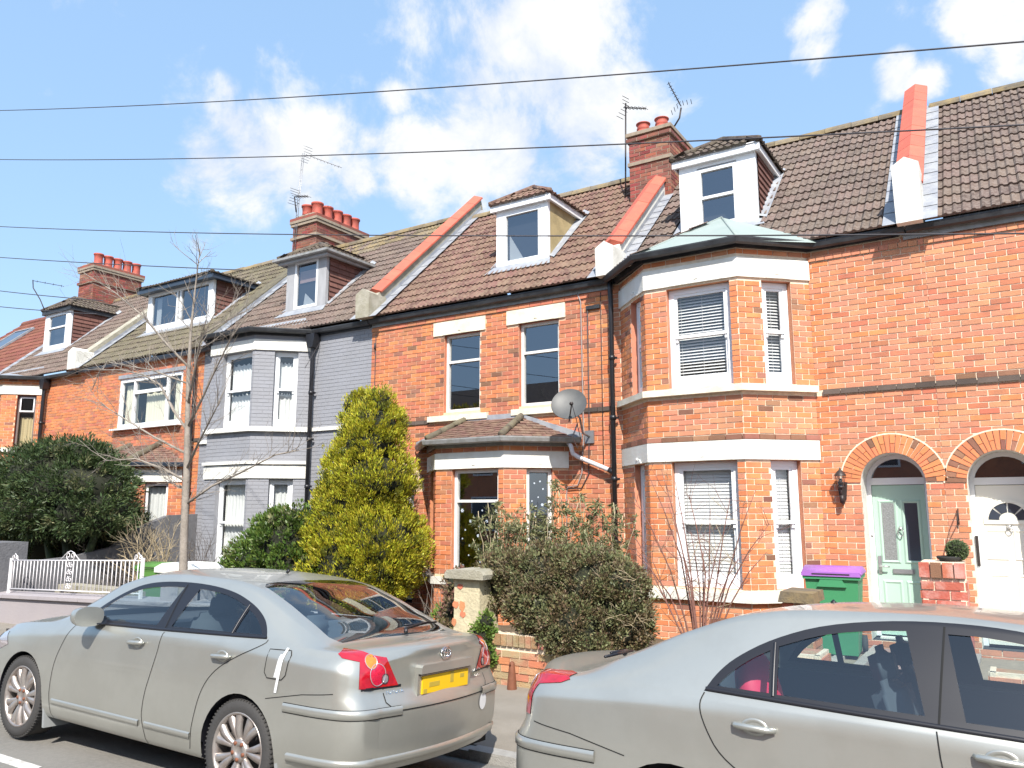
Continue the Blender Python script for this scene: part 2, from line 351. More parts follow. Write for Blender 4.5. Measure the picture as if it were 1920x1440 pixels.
# ================================================================= building kit
CAMV = Vector((0, 0, CAM_Z))
FY = 11.1                                   # street face of the terrace
SLOPE = R(42.3); TS = math.tan(SLOPE); EY, EZ = 10.85, 5.45
def roof_z(Y): return EZ + (Y - EY) * TS

def unit_brick(matname, cache={}):
    if matname not in cache:
        b = MB()
        # five faced brick, bevelled face
        e = .004
        v = [(0, .02, 0), (1, .02, 0), (1, .02, 1), (0, .02, 1), (0, 0, 0), (1, 0, 0), (1, 0, 1), (0, 0, 1)]
        b.add(v, [(4, 5, 6, 7), (0, 1, 5, 4), (1, 2, 6, 5), (2, 3, 7, 6), (3, 0, 4, 7)], matname)
        cache[matname] = b.mesh('brick')
    return cache[matname]

def flush_bricks(parent, recs, n_single, name='brick'):
    """recs of (F, x0, x1, z0, z1, mat, proud); nearest n_single become objects, the rest one mesh"""
    def dist(r):
        c = r[0] @ Vector(((r[1] + r[2]) / 2, 0, (r[3] + r[4]) / 2)); return (c - CAMV).length
    recs = sorted(recs, key=dist)
    for r in recs[:n_single]:
        F, x0, x1, z0, z1, m, pr = r
        T = F @ Matrix.Translation((x0, -pr, z0)) @ Matrix.Diagonal((x1 - x0, 1, z1 - z0, 1))
        put(name, unit_brick(m), parent, T)
    if recs[n_single:]:
        b = MB()
        for F, x0, x1, z0, z1, m, pr in recs[n_single:]:
            v = [(x0, .02 - pr, z0), (x1, .02 - pr, z0), (x1, .02 - pr, z1), (x0, .02 - pr, z1), (x0, -pr, z0), (x1, -pr, z0), (x1, -pr, z1), (x0, -pr, z1)]
            b.add(v, [(4, 5, 6, 7), (0, 1, 5, 4), (1, 2, 6, 5), (2, 3, 7, 6), (3, 0, 4, 7)], m, T=F)
        o = b.obj(name, parent); o['kind'] = 'stuff'

def lay(recs, F, w, z0, z1, holes, pick, C=.075, Lb=.225, J=.013, rnd=random, rough=.0025):
    """stretcher bond courses on a wall face; holes are (x0,x1,z0,z1) or ('arch',cx,r,Rout,zb,zs)"""
    k = math.ceil(z0 / C - 1e-6)
    while (k + 1) * C <= z1 + .02:
        zb = k * C; zt = zb + C - J
        x = -Lb / 2 if k % 2 else 0.0
        x += rnd.uniform(-.006, .006)
        segs = []
        while x < w - .004:
            segs.append([max(x, .003), min(x + Lb - J, w - .003)]); x += Lb
        for h in holes:
            if h[0] == 'arch':
                _, cx, r, Ro, hb, zs = h
                zc = (zb + zt) / 2
                if zc < hb: continue
                if zc < zs: hw = r
                else:
                    dz = zc - zs
                    if dz >= Ro: continue
                    hw = math.sqrt(Ro * Ro - dz * dz)
                a, b_ = cx - hw, cx + hw
            else:
                a, b_, hb, ht = h
                if zt < hb + .01 or zb > ht - .01: continue
            ns = []
            for s in segs:
                if s[1] <= a + .002 or s[0] >= b_ - .002: ns.append(s)
                else:
                    if s[0] < a - .025: ns.append([s[0], a - .004])
                    if s[1] > b_ + .025: ns.append([b_ + .004, s[1]])
            segs = ns
        for s in segs:
            if s[1] - s[0] > .02:
                recs.append((F, s[0], s[1], zb, zt, pick(s[0], (zb + zt) / 2, s[1] - s[0]), .006 + rnd.uniform(-rough, rough)))
        k += 1

def backing(mb, F, w, z0, z1, holes, m, reveal=.12, mrev=None, thick=.03):
    """the wall sheet behind the bricks, with its openings and their reveals"""
    mrev = mrev or m
    xs = {0, w}; zs_ = {z0, z1}; rects = []
    for h in holes:
        if h[0] == 'arch':
            _, cx, r, Ro, hb, zsp = h; rects.append((cx - r, cx + r, hb, zsp + r))
        else: rects.append(h)
    for h in rects: xs |= {h[0], h[1]}; zs_ |= {max(z0, h[2]), min(z1, h[3])}
    xs = sorted(xs); zs_ = sorted(zs_)
    y = .002
    for i in range(len(xs) - 1):
        for j in range(len(zs_) - 1):
            cx_, cz = (xs[i] + xs[i + 1]) / 2, (zs_[j] + zs_[j + 1]) / 2
            if any(h[0] < cx_ < h[1] and h[2] < cz < h[3] for h in rects): continue
            mb.quad((xs[i], y, zs_[j]), (xs[i + 1], y, zs_[j]), (xs[i + 1], y, zs_[j + 1]), (xs[i], y, zs_[j + 1]), m, T=F)
    for h in holes:
        if h[0] == 'arch':
            _, cx, r, Ro, hb, zsp = h; d = reveal if not isinstance(reveal, dict) else reveal['arch']
            n = 20; pts = [(cx - r * math.cos(math.pi * k / n), zsp + r * math.sin(math.pi * k / n)) for k in range(n + 1)]
            top = zsp + r
            for a, b in zip(pts[:-1], pts[1:]):
                mb.quad((a[0], y, a[1]), (b[0], y, b[1]), (b[0], y, top), (a[0], y, top), m, T=F)
                mb.quad((a[0], y, a[1]), (a[0], d, a[1]), (b[0], d, b[1]), (b[0], y, b[1]), mrev, T=F)
            mb.quad((cx - r, y, hb), (cx - r, d, hb), (cx - r, d, zsp), (cx - r, y, zsp), mrev, T=F)
            mb.quad((cx + r, y, hb), (cx + r, y, zsp), (cx + r, d, zsp), (cx + r, d, hb), mrev, T=F)
        else:
            a, b, c, e = h; d = reveal if not isinstance(reveal, dict) else reveal['win']
            mb.quad((a, y, c), (a, d, c), (a, d, e), (a, y, e), mrev, T=F)
            mb.quad((b, y, c), (b, y, e), (b, d, e), (b, d, c), mrev, T=F)
            mb.quad((a, y, e), (a, d, e), (b, d, e), (b, y, e), mrev, T=F)
            mb.quad((a, y, c), (b, y, c), (b, d, c), (a, d, c), mrev, T=F)

def sweep(mb, path, prof, m, smooth=False, closed_ends=True):
    """prof of (outward, z) swept along an xy path with mitred corners; outward is to the right of travel"""
    P = [Vector((p[0], p[1])) for p in path]; n = len(P); k = len(prof); vs_ = []
    for i in range(n):
        if i == 0: d = (P[1] - P[0]).normalized(); nn = Vector((d.y, -d.x)); s = 1
        elif i == n - 1: d = (P[-1] - P[-2]).normalized(); nn = Vector((d.y, -d.x)); s = 1
        else:
            d1 = (P[i] - P[i - 1]).normalized(); d2 = (P[i + 1] - P[i]).normalized()
            n1_ = Vector((d1.y, -d1.x)); n2_ = Vector((d2.y, -d2.x)); nn = (n1_ + n2_).normalized(); s = 1 / max(.3, nn.dot(n1_))
        for o_, z in prof: q = P[i] + nn * o_ * s; vs_.append((q.x, q.y, z))
    fs = []
    for i in range(n - 1):
        for j in range(k):
            j2 = (j + 1) % k
            fs.append((i * k + j, i * k + j2, (i + 1) * k + j2, (i + 1) * k + j))
    fs += [tuple(range(k - 1, -1, -1)), tuple(range((n - 1) * k, n * k))]
    mb.add(vs_, fs, m, smooth)

# ---- roof tiles ------------------------------------------------------------
TW, TG = .21, .30
def tile_geo(w, g, roll=.024):
    """one double roman tile: x across, y up the slope, z off the roof"""
    n = 10; v = []; hs = []
    for i in range(n + 1):
        t = i / n; ph = (t * 2) % 1.0
        z = roll * (math.sin(math.pi * min(1, ph / .62)) ** 1.2 if ph < .62 else 0)
        hs.append((t * w * .985, z))
    lift = .030
    for (x, z) in hs: v.append((x, -.02, z + lift))            # front lip top
    for (x, z) in hs: v.append((x, g + .02, z + .004))         # back
    for (x, z) in hs: v.append((x, -.018, .004))                # front lip bottom
    f = []
    for i in range(n):
        f.append((i, i + 1, n + 1 + i + 1, n + 1 + i)); f.append((2 * (n + 1) + i, 2 * (n + 1) + i + 1, i + 1, i))
    return v, f
def plain_geo(w, g):
    v = [(0, -.01, .018), (w * .97, -.01, .018), (w * .97, g + .01, .004), (0, g + .01, .004), (0, -.01, .002), (w * .97, -.01, .002)]
    return v, [(0, 1, 2, 3), (4, 5, 1, 0)]
def tile_mesh(kind, m, w, g, cache={}):
    key = (kind, m, round(w, 3), round(g, 3))
    if key not in cache:
        b = MB(); v, f = (tile_geo if kind == 'roman' else plain_geo)(w, g); b.add(v, f, m); cache[key] = b.mesh('roof_tile')
    return cache[key]
def slope_frame(o, u, n):
    """x = along the eave, z = outward normal of the slope, y = up the slope"""
    u = Vector(u).normalized(); n = Vector(n).normalized(); y = n.cross(u)
    m = Matrix.Identity(4)
    for i, c in enumerate((u, y, n)): m[0][i], m[1][i], m[2][i] = c
    m[0][3], m[1][3], m[2][3] = o
    return m
def inpoly(px, py, poly):
    c = False; j = len(poly) - 1
    for i in range(len(poly)):
        xi, yi = poly[i]; xj, yj = poly[j]
        if (yi > py) != (yj > py) and px < (xj - xi) * (py - yi) / (yj - yi) + xi: c = not c
        j = i
    return c
def tiles(parent, poly3, m, n_single=0, kind='roman', w=TW, g=TG, skip=None, back='felt_black', name='roof_tile', pickm=None, backname='roof_slope'):
    """poly3: planar polygon, first edge is the eave running left to right seen from outside"""
    P = [Vector(p) for p in poly3]; u = (P[1] - P[0]).normalized()
    nrm = None
    for q in P[2:]:
        c = u.cross(q - P[0])
        if c.length > 1e-4: nrm = c.normalized(); break
    F = slope_frame(P[0], u, nrm); Fi = F.inverted()
    L2 = [(Fi @ p).to_2d() for p in P]; L2 = [(q.x, q.y) for q in L2]
    b = MB(); b.add([F @ Vector((x, y, -.012)) for x, y in L2], [tuple(range(len(L2)))], back); bo = b.obj(backname, parent)
    x0 = min(q[0] for q in L2); x1 = max(q[0] for q in L2); y1 = max(q[1] for q in L2)
    recs = []; j = 0
    while j * g < y1:
        i = 0; off = (w / 2 if (kind == 'plain' and j % 2) else 0)
        while x0 + i * w - off < x1:
            x = x0 + i * w - off; y = j * g
            cx, cy = x + w / 2, y + g * .5
            if inpoly(cx, cy, L2):
                wp = F @ Vector((cx, cy, 0))
                if not (skip and skip(wp)):
                    J = Matrix.Rotation(random.uniform(-.008, .008), 4, 'Z') @ Matrix.Translation((0, 0, random.uniform(-.002, .005)))
                    recs.append((F @ Matrix.Translation((x, y, 0)) @ J, pickm(wp) if pickm else m))
            i += 1
        j += 1
    recs.sort(key=lambda r: (r[0].translation - CAMV).length)
    for T, mm in recs[:n_single]: put(name, tile_mesh(kind, mm, w, g), parent, T)
    if recs[n_single:]:
        b = MB(); v, f = (tile_geo if kind == 'roman' else plain_geo)(w, g)
        for T, mm in recs[n_single:]: b.add(v, f, mm, T=T)
        o = b.obj(name, parent); o['kind'] = 'stuff'
    return F

# ---- windows ---------------------------------------------------------------
def slat_mesh(w, m='blind', tilt=40, cache={}):
    k = (round(w, 3), m, tilt)
    if k not in cache:
        b = MB(); b.box(0, w, -.0235, .0235, -.0012, .0012, m, T=Matrix.Rotation(R(tilt), 4, 'X')); cache[k] = b.mesh('slat')
    return cache[k]
def curtain_mesh(mb, x0, x1, z0, z1, y, m, folds=9, amp=.018, scallop=0):
    n = folds * 6
    v = []; f = []
    for i in range(n + 1):
        t = i / n; x = x0 + (x1 - x0) * t; a = math.sin(t * folds * 2 * math.pi + math.sin(t * 9)) * amp
        top = z1 - (abs(math.sin(t * math.pi * scallop)) * .05 if scallop else 0)
        v += [(x, y + a, z0), (x, y + a * .8, top)]
    for i in range(n): f.append((2 * i, 2 * i + 2, 2 * i + 3, 2 * i + 1))
    mb.add(v, f, m, True)

def window(house, F, x, z, w, h, bars=(), mull=(), m='upvc', fr=.06, depth=.09, glass='glass', sash=False, sill=None,
           blind=None, curtain=None, top_open=None, name='window', back=True):
    """F wall frame; (x,z) lower left of the opening. bars: heights of transoms, mull: x of mullions"""
    T = F @ Matrix.Translation((x, depth, z))
    b = MB(); e = .004
    b.box(e, fr, 0, .07, 0, h - e, m); b.box(w - fr, w - e, 0, .07, 0, h - e, m)
    b.box(fr, w - fr, 0, .07, h - fr, h - e, m); b.box(fr, w - fr, -.008, .07, 0, fr * (1.5 if sash else 1.0), m)
    for t in bars: b.box(fr, w - fr, -.006, .066, t - .022, t + .022, m)
    xs = [fr] + [q for q in mull] + [w - fr]
    for q in mull: b.box(q - .028, q + .028, -.004, .068, fr, h - fr, m)
    if sash:
        mid = bars[0] if bars else h / 2
        s = .038
        for (za, zb, yo) in ((mid, h - fr, .012), (fr * 1.5, mid, .036)):
            b.box(fr, fr + s, yo, yo + .03, za, zb, m); b.box(w - fr - s, w - fr, yo, yo + .03, za, zb, m)
            b.box(fr + s, w - fr - s, yo, yo + .03, zb - s, zb, m) if zb != mid else None
            b.box(fr + s, w - fr - s, yo, yo + .03, za, za + s * (1.6 if za < mid else .1), m)
        for xx in (fr + .002, w - fr - s - .004):                   # sash horns
            b.prism([(xx, mid - .075), (xx + s, mid - .075), (xx + s * .9, mid - .02), (xx + s * .1, mid - .02)], .008, .034, m)
    o = b.obj(name, house, T)
    zz = [fr] + list(bars) + [h - fr]
    for i in range(len(zz) - 1):
        for j in range(len(xs) - 1):
            p = MB(); p.quad((xs[j] + .01, .040, zz[i] + .01), (xs[j + 1] - .01, .040, zz[i] + .01), (xs[j + 1] - .01, .040, zz[i + 1] - .01), (xs[j] + .01, .040, zz[i + 1] - .01), glass)
            p.obj('pane', o, T)
    if blind:
        zc = h - fr - .02; drop, gap, tilt = blind
        b2 = slat_mesh(w - 2 * fr - .03, tilt=tilt)
        while zc > fr + drop:
            put('slat', b2, o, T @ Matrix.Translation((fr + .015, .12, zc))); zc -= gap
        c = MB()
        for q in (.16, .5, .84):
            c.box(w * q - .0015, w * q + .0015, .094, .097, fr + drop, h - fr, 'blind')
        c.obj('blind_cord', o, T)
    if curtain:
        c = MB()
        for (x0, x1, z0, z1, mm, sc) in curtain: curtain_mesh(c, x0, x1, z0, z1, .14, mm, max(4, int((x1 - x0) / .09)), scallop=sc)
        c.obj('curtain', o, T)
    if sill:
        m2, over, th, pr = sill
        s = MB(); s.prism([(-.09 - pr, -th), (.0, -th), (.0, .002), (-.09 - pr, -.022)], -over, w + over, m2, axis='x')
        s.obj('sill', o, T)
    return o

def interior(house, x0, x1, y0, y1, z0, z1):
    b = MB()
    for q in ([(x0, y1, z0), (x1, y1, z0), (x1, y1, z1), (x0, y1, z1)], [(x0, y0, z0), (x0, y1, z0), (x0, y1, z1), (x0, y0, z1)],
              [(x1, y0, z0), (x1, y0, z1), (x1, y1, z1), (x1, y1, z0)], [(x0, y0, z0), (x1, y0, z0), (x1, y1, z0), (x0, y1, z0)],
              [(x0, y0, z1), (x0, y1, z1), (x1, y1, z1), (x1, y0, z1)]):
        b.quad(*q, 'interior')
    b.obj('room', house)

def lintel_hood(mb, F, x, z, w, m, pr=.03):
    """the carved drop under a stone lintel"""
    mb.prism([(x + .04, z), (x + w - .04, z), (x + w - .10, z + .055), (x + .10, z + .055)], -pr - .012, -pr + .002, m, T=F)
    mb.prism([(x + w * .5 - .03, z + .05), (x + w * .5 + .03, z + .05), (x + w * .5, z + .085)], -pr - .020, -pr + .002, m, T=F)

def seg(a, b_):
    a = Vector((*a, 0)); b_ = Vector((*b_, 0)); u = (b_ - a); return frame(a, u, (-u.y, u.x, 0)), u.length

def chimney(house, x0, x1, y0, y1, z0, z1, m, pots, n_single=120, cap=True, corbels=((.30, .05),), potr=.13, poth=.34):
    b = MB(); b.box(x0, x1, y0, y1, z0, z1, 'mortar_dark')
    for (dz, pr) in corbels: b.box(x0 - pr, x1 + pr, y0 - pr, y1 + pr, z1 - dz - .07, z1 - dz, 'mortar_dark')
    c = b.obj('chimney', house)
    recs = []
    rnd = random
    faces = [((x0, y0), (x1, y0)), ((x1, y0), (x1, y1)), ((x0, y1), (x0, y0))]
    for i, (p, q) in enumerate(faces):
        F, L = seg(p, q)
        lay(recs, F, L, z0, z1 - .001, [], lambda x, z, w: m if rnd.random() > .12 else 'brick_brown', rough=.003)
    for (dz, pr) in corbels:
        for (p, q) in (((x0 - pr, y0 - pr), (x1 + pr, y0 - pr)), ((x1 + pr, y0 - pr), (x1 + pr, y1 + pr))):
            F, L = seg(p, q); lay(recs, F, L, z1 - dz - .075, z1 - dz + .02, [], lambda x, z, w: m)
    flush_bricks(c, recs, n_single)
    t = MB()
    if cap:
        t.box(x0 - .07, x1 + .07, y0 - .07, y1 + .07, z1, z1 + .075, m)
        t.prism([(x0 - .03, z1 + .075), (x1 + .03, z1 + .075), (x1 - .12, z1 + .14), (x0 + .12, z1 + .14)], y0, y1, 'cement')
    t.obj('chimney_cap', c)
    for (px, py) in pots:
        p = MB(); r = potr
        p.lathe([(r * .9, 0), (r * 1.0, .03), (r * .92, .06), (r * .88, poth * .6), (r * .95, poth * .86), (r * 1.08, poth * .9), (r * 1.08, poth), (r * .85, poth), (r * .8, .02)], 'pot_red', 18)
        p.obj('chimney_pot', c, Matrix.Translation((px, py, z1 + .08)))
    return c

def parapet(house, xc, wd, h, m_body, coping='coping_red', y_top=14.35, kz=.62, m_kneeler='render_white', flash=(1, 1), y_end=None, no_coping=False):
    """party wall upstand running up the roof with its coping tiles, kneeler and lead"""
    yb = EY + .10; yt = y_end or y_top; hw = wd / 2
    o = MB(); z = lambda y: roof_z(y)
    o.add([(xc - hw, yb, z(yb) - .06), (xc + hw, yb, z(yb) - .06), (xc + hw, yt, z(yt) - .3), (xc - hw, yt, z(yt) - .3),
           (xc - hw, yb, z(yb) + h), (xc + hw, yb, z(yb) + h), (xc + hw, yt, z(yt) + h), (xc - hw, yt, z(yt) + h)],
          [(4, 5, 6, 7), (0, 1, 5, 4), (1, 2, 6, 5), (2, 3, 7, 6), (3, 0, 4, 7)], m_body)
    o.prism([(yt, z(yt) - .6), (yt + .35, z(yt) - .6), (yt, z(yt) + h)], xc - hw + .002, xc + hw - .002, m_body, axis='x')
    body = o.obj('parapet', house)
    k = MB()     # kneeler block
    zt = EZ + kz
    k.prism([(xc - hw - .02, EZ + .04), (xc + hw + .02, EZ + .04), (xc + hw + .03, zt - .1), (xc, zt), (xc - hw - .03, zt - .1)], EY - .06, EY + .42, m_kneeler)
    k.obj('kneeler', body)
    if not no_coping:
        L = (yt - (EY + .25)) / math.cos(SLOPE); n = max(1, round(L / .42)); step = L / n
        u = Vector((0, math.cos(SLOPE), math.sin(SLOPE)))
        for i in range(n):
            c = MB(); a = step - .006; ww = hw + .045
            prof = [(-ww, -.035), (-ww, .0), (0, .085), (ww, .0), (ww, -.035)]
            c.prism([(p[0], p[1]) for p in prof], 0, a, coping)
            T = Matrix.Translation((xc, EY + .25, roof_z(EY + .25) + h / 1.0 + .03)) @ Matrix.Translation(u * (i * step)) @ Matrix.Rotation(SLOPE, 4, 'X') @ Matrix.Translation((0, 0, random.uniform(0, .006)))
            c.obj('coping_tile', body, T)
    f = MB()
    for s, on in ((-1, flash[0]), (1, flash[1])):
        if on:
            xa, xb = sorted((xc + s * hw, xc + s * (hw + .19)))
            n = 12
            for i in range(n):
                ya = EY - .05 + (yt - EY) * i / n; yb2 = EY - .05 + (yt - EY) * (i + 1) / n + .03
                q = .078
                f.add([(xa, ya, z(ya) + q + .012), (xb, ya, z(ya) + q + .012), (xb, yb2, z(yb2) + q), (xa, yb2, z(yb2) + q)], [(0, 1, 2, 3)], 'lead')
            xs_ = xc + s * (hw + .004)
            f.add([(xs_, EY, z(EY) + .05), (xs_, yt, z(yt) + .05), (xs_, yt, z(yt) + .17), (xs_, EY, z(EY) + .17)], [(0, 1, 2, 3)], 'lead')
    f.obj('flashing', body)
    return body

def ridge(house, x0, x1, m='tile_lichen', Y=14.3, z=None, n_obj=True):
    z = roof_z(Y) + .02 if z is None else z
    n = max(1, round((x1 - x0) / .45)); st = (x1 - x0) / n
    b = MB()
    prof = [(-.13, -.06), (-.11, .0), (-.05, .065), (.05, .065), (.11, .0), (.13, -.06)]
    b.prism(prof, 0, st - .008, m, axis='x')
    me = b.mesh('ridge_tile')
    for i in range(n):
        put('ridge_tile', me, house, Matrix.Translation((x0 + i * st, Y, z + random.uniform(-.006, .006))) @ Matrix.Rotation(random.uniform(-.012, .012), 4, 'Y'))

def main_roof(house, x0, x1, m, n_single=300, skip=None, ridge_y=14.3, pickm=None, kind='roman', ridge_m='tile_lichen'):
    tiles(house, [(x0, EY + .08, roof_z(EY + .08)), (x1, EY + .08, roof_z(EY + .08)), (x1, ridge_y, roof_z(ridge_y)), (x0, ridge_y, roof_z(ridge_y))], m, n_single, skip=skip, pickm=pickm, kind=kind)
    b = MB(); zr = roof_z(ridge_y)
    b.quad((x0, ridge_y, zr), (x1, ridge_y, zr), (x1, ridge_y + 3.2, zr - 2.9), (x0, ridge_y + 3.2, zr - 2.9), m)
    b.obj('rear_slope', house)
    ridge(house, x0 + .02, x1 - .02, ridge_m, ridge_y)

def shell(house, x0, x1):
    """party walls, back wall and floors, so the rooms are dark and closed"""
    b = MB(); yb = 17.4
    b.box(x0 + .02, x0 + .08, FY + .3, yb, -.2, 5.4, 'interior_wall'); b.box(x1 - .08, x1 - .02, FY + .3, yb, -.2, 5.4, 'interior_wall')
    b.box(x0 + .08, x1 - .08, 14.6, 14.7, -.2, 5.4, 'interior')
    b.box(x0 + .08, x1 - .08, FY + .14, 14.6, 2.93, 3.05, 'interior'); b.box(x0 + .08, x1 - .08, FY + .14, 14.6, 5.30, 5.38, 'interior')
    b.box(x0 + .08, x1 - .08, FY + .14, 14.6, .12, .20, 'interior')
    b.box(x0 + .02, x1 - .02, yb, yb + .1, -.2, 5.6, 'interior_wall')
    b.obj('party_wall', house)

def gutter_run(house, path, z, m='fascia_black', fascia='fascia_black', soffit=.2, name='gutter'):
    b = MB()
    prof = [(.0, z - .02), (.02, z - .075), (.06, z - .095), (.10, z - .075), (.12, z - .02), (.12, z), (.105, z), (.105, z - .02), (.09, z - .06), (.06, z - .078), (.03, z - .06), (.015, z - .02), (.015, z), (.0, z)]
    sweep(b, path, prof, m)
    g = b.obj(name, house)
    return g
def fascia_run(house, path, z0, z1, m, pr=.02, name='fascia'):
    b = MB(); sweep(b, path, [(pr, z0), (pr, z1), (-.03, z1), (-.03, z0)], m); return b.obj(name, house)
def downpipe(house, x, y, z0, z1, m='pipe_black', r=.038, swan=.15, bands=5, hopper=False):
    b = MB(); Y = y
    b.tube([(x, Y - swan, z1), (x, Y - swan * .9, z1 - .12), (x, Y, z1 - .32), (x, Y, z0 + .02)], r, m, 12)
    o = b.obj('downpipe', house)
    for i in range(bands):
        zz = z0 + (z1 - .6 - z0) * (i + .3) / bands
        c = MB(); c.tube([(x, Y, zz), (x, Y, zz + .07)], r * 1.28, m, 12); c.box(x - r * 1.9, x + r * 1.9, Y + r * .6, Y + r * 1.3, zz + .015, zz + .05, m)
        c.obj('pipe_bracket', o)
    if hopper:
        c = MB(); c.prism([(x - .07, z1 - .30), (x + .07, z1 - .30), (x + .12, z1 - .12), (x + .12, z1 - .02), (x - .12, z1 - .02), (x - .12, z1 - .12)], Y - .09, Y + .08, m); c.obj('hopper', o)
    return o

def dormer(house, x0, x1, yf, zb, zt, roof_m, casing='upvc', cheek='tile_cheek', win=None, hip=.55, rise=.52, over=.10, fascia=None,
           top_h=.14, gutter=None, n_single=40, side_w=.16, soffit_m=None, casing_side=None):
    """a roof dormer: casing with a window, triangular cheeks, hipped tiled roof"""
    b = MB(); cs = casing_side or casing
    b.box(x0, x0 + side_w, yf, yf + .08, zb, zt, cs); b.box(x1 - side_w, x1, yf, yf + .08, zb, zt, cs)
    b.box(x0 + side_w, x1 - side_w, yf + .002, yf + .08, zt - top_h, zt, casing)
    b.box(x0 + side_w, x1 - side_w, yf - .02, yf + .08, zb - .02, zb + .03, casing)
    d = b.obj('dormer', house)
    # cheeks
    yb_b = EY + (zb - EZ) / TS; yb_t = EY + (zt - EZ) / TS
    for s, xx in ((-1, x0 + .02), (1, x1 - .02)):
        c = MB(); c.prism([(yf + .08, zb - .1), (yb_b, zb - .25), (yb_t + .1, zt), (yf + .08, zt)], xx - .015, xx + .015, cheek if cheek == 'ochre_render' else 'felt_black', axis='x'); co = c.obj('cheek', d)
        if cheek != 'ochre_render':
            g = .115; k = 0
            while zb + k * g < zt - .02:
                z0_ = zb + k * g; y1_ = EY + (z0_ + g * .5 - EZ) / TS
                if y1_ > yf + .12:
                    xo = xx + s * .016
                    n = max(1, round((y1_ - yf - .09) / .26)); st = (y1_ - yf - .09) / n
                    for i in range(n):
                        q = MB(); ya = yf + .09 + i * st
                        q.add([(xo + s * .028, ya, z0_), (xo + s * .028, ya + st - .006, z0_), (xo + s * .004, ya + st - .006, z0_ + g), (xo + s * .004, ya, z0_ + g), (xo, ya, z0_), (xo, ya + st - .006, z0_)],
                              [(0, 1, 2, 3), (4, 5, 1, 0)] if s > 0 else [(3, 2, 1, 0), (0, 1, 5, 4)], cheek)
                        if s > 0: q.obj('hanging_tile', d)
                k += 1
        f = MB()
        f.add([(xx + s * .02, yf + .05, roof_z(yf + .05) + .06), (xx + s * .15, yf - .02, roof_z(yf - .02) + .055), (xx + s * .15, yb_t + .1, roof_z(yb_t + .1) + .055), (xx + s * .02, yb_t + .1, roof_z(yb_t + .1) + .13)], [(0, 1, 2, 3)], 'lead')
        f.obj('flashing', d)
    f = MB(); zz = roof_z(yf - .25); f.add([(x0 - .14, yf - .2, roof_z(yf - .2) + .058), (x1 + .14, yf - .2, roof_z(yf - .2) + .058), (x1 + .05, yf - .015, zb + .01), (x0 - .05, yf - .015, zb + .01)], [(0, 1, 2, 3)], 'lead'); f.obj('flashing', d)
    # roof
    ze = zt + .02; ya = yf - over; xa, xb = x0 - over, x1 + over; xm = (x0 + x1) / 2; zr = zt + rise; yr = yf - over + hip
    yback = EY + (zr - EZ) / TS + .05; ybe = EY + (ze - EZ) / TS + .05
    fm = fascia or casing
    q = MB(); q.box(xa + .01, xb - .01, ya + .02, ya + .05, ze - .12, ze + .015, fm); q.box(xa + .02, xa + .045, ya + .05, ybe, ze - .12, ze + .01, fm); q.box(xb - .045, xb - .02, ya + .05, ybe, ze - .12, ze + .01, fm)
    q.box(xa + .045, xb - .045, ya + .05, yf, ze - .11, ze - .10, soffit_m or fm)
    q.quad((x1, yf, ze - .1), (xb - .045, yf, ze - .1), (xb - .045, ybe, ze - .1), (x1, ybe, ze - .1), soffit_m or fm)
    q.obj('fascia', d)
    if hip > 0:
        tiles(d, [(xa, ya, ze), (xb, ya, ze), (xm + .02, yr, zr), (xm - .02, yr, zr)], roof_m, n_single, w=.25, g=.24)
    tiles(d, [(xb, ya, ze), (xb, ybe, ze), (xm, yback, zr), (xm, yr, zr)], roof_m, n_single, w=.25, g=.24)
    tiles(d, [(xa, ybe, ze), (xa, ya, ze), (xm, yr, zr), (xm, yback, zr)], roof_m, 0, w=.25, g=.24)
    h = MB(); rr = .055
    if hip > 0:
        h.tube([(xb, ya, ze + .03), (xm, yr, zr + .03)], rr, roof_m, 6); h.tube([(xa, ya, ze + .03), (xm, yr, zr + .03)], rr, roof_m, 6)
    h.tube([(xm, yr - .02, zr + .03), (xm, yback, zr + .03)], rr, roof_m, 6); h.obj('hip_tile', d)
    if gutter:
        g = MB(); sweep(g, [(xa, ybe - .1), (xa, ya), (xb, ya), (xb, ybe - .1)], [(.0, ze), (.0, ze - .05), (.04, ze - .07), (.08, ze - .05), (.08, ze), (.07, ze), (.04, ze - .05), (.01, ze)], gutter); g.obj('gutter', d)
    return d

# ================================================================= the terrace
def splitpick(main, alt, p_alt, third=None, p3=0.0):
    def f(x, z, w):
        q = random.random()
        if q < p_alt: return alt
        if third and q < p_alt + p3: return third
        return main
    return f

def facet_pick(main, L, dark_from=None):
    """bay facets: rubbed orange bricks at the angles, browner ones beside"""
    def f(x, z, w):
        if x < .13 or x > L - .18: return 'brick_orange' if random.random() < .8 else main
        q = random.random()
        if q < .12: return 'brick_brown'
        if q < .26: return 'brick_orange'
        return main
    return f

def bay(house, pts, wins, zlo, zhi, bands, main='brick_rose', mort='mortar', courses=True, recs=None, pickf=None, skip_z=()):
    """three sided bay. pts: four plan points; wins: per facet list of (x0,x1,z0,z1)"""
    wall = MB(); out_ = []
    for i in range(3):
        F, L = seg(pts[i], pts[i + 1]); hs = wins[i]
        backing(wall, F, L, zlo, zhi, hs, mort, .09, mort if mort == 'mortar_grey' else main)
        if courses:
            hh = list(hs) + [(-1, 9, a, b) for a, b in skip_z]
            lay(recs, F, L, zlo, zhi, hh, pickf(L) if pickf else facet_pick(main, L), Lb=.225, rough=.0025)
        out_.append((F, L))
    wall.obj('bay_wall', house)
    for (z0, z1, pr, m, nm) in bands:
        b = MB(); sweep(b, pts, [(pr, z0), (pr, z1), (-.03, z1), (-.03, z0)], m); b.obj(nm, house)
    return out_

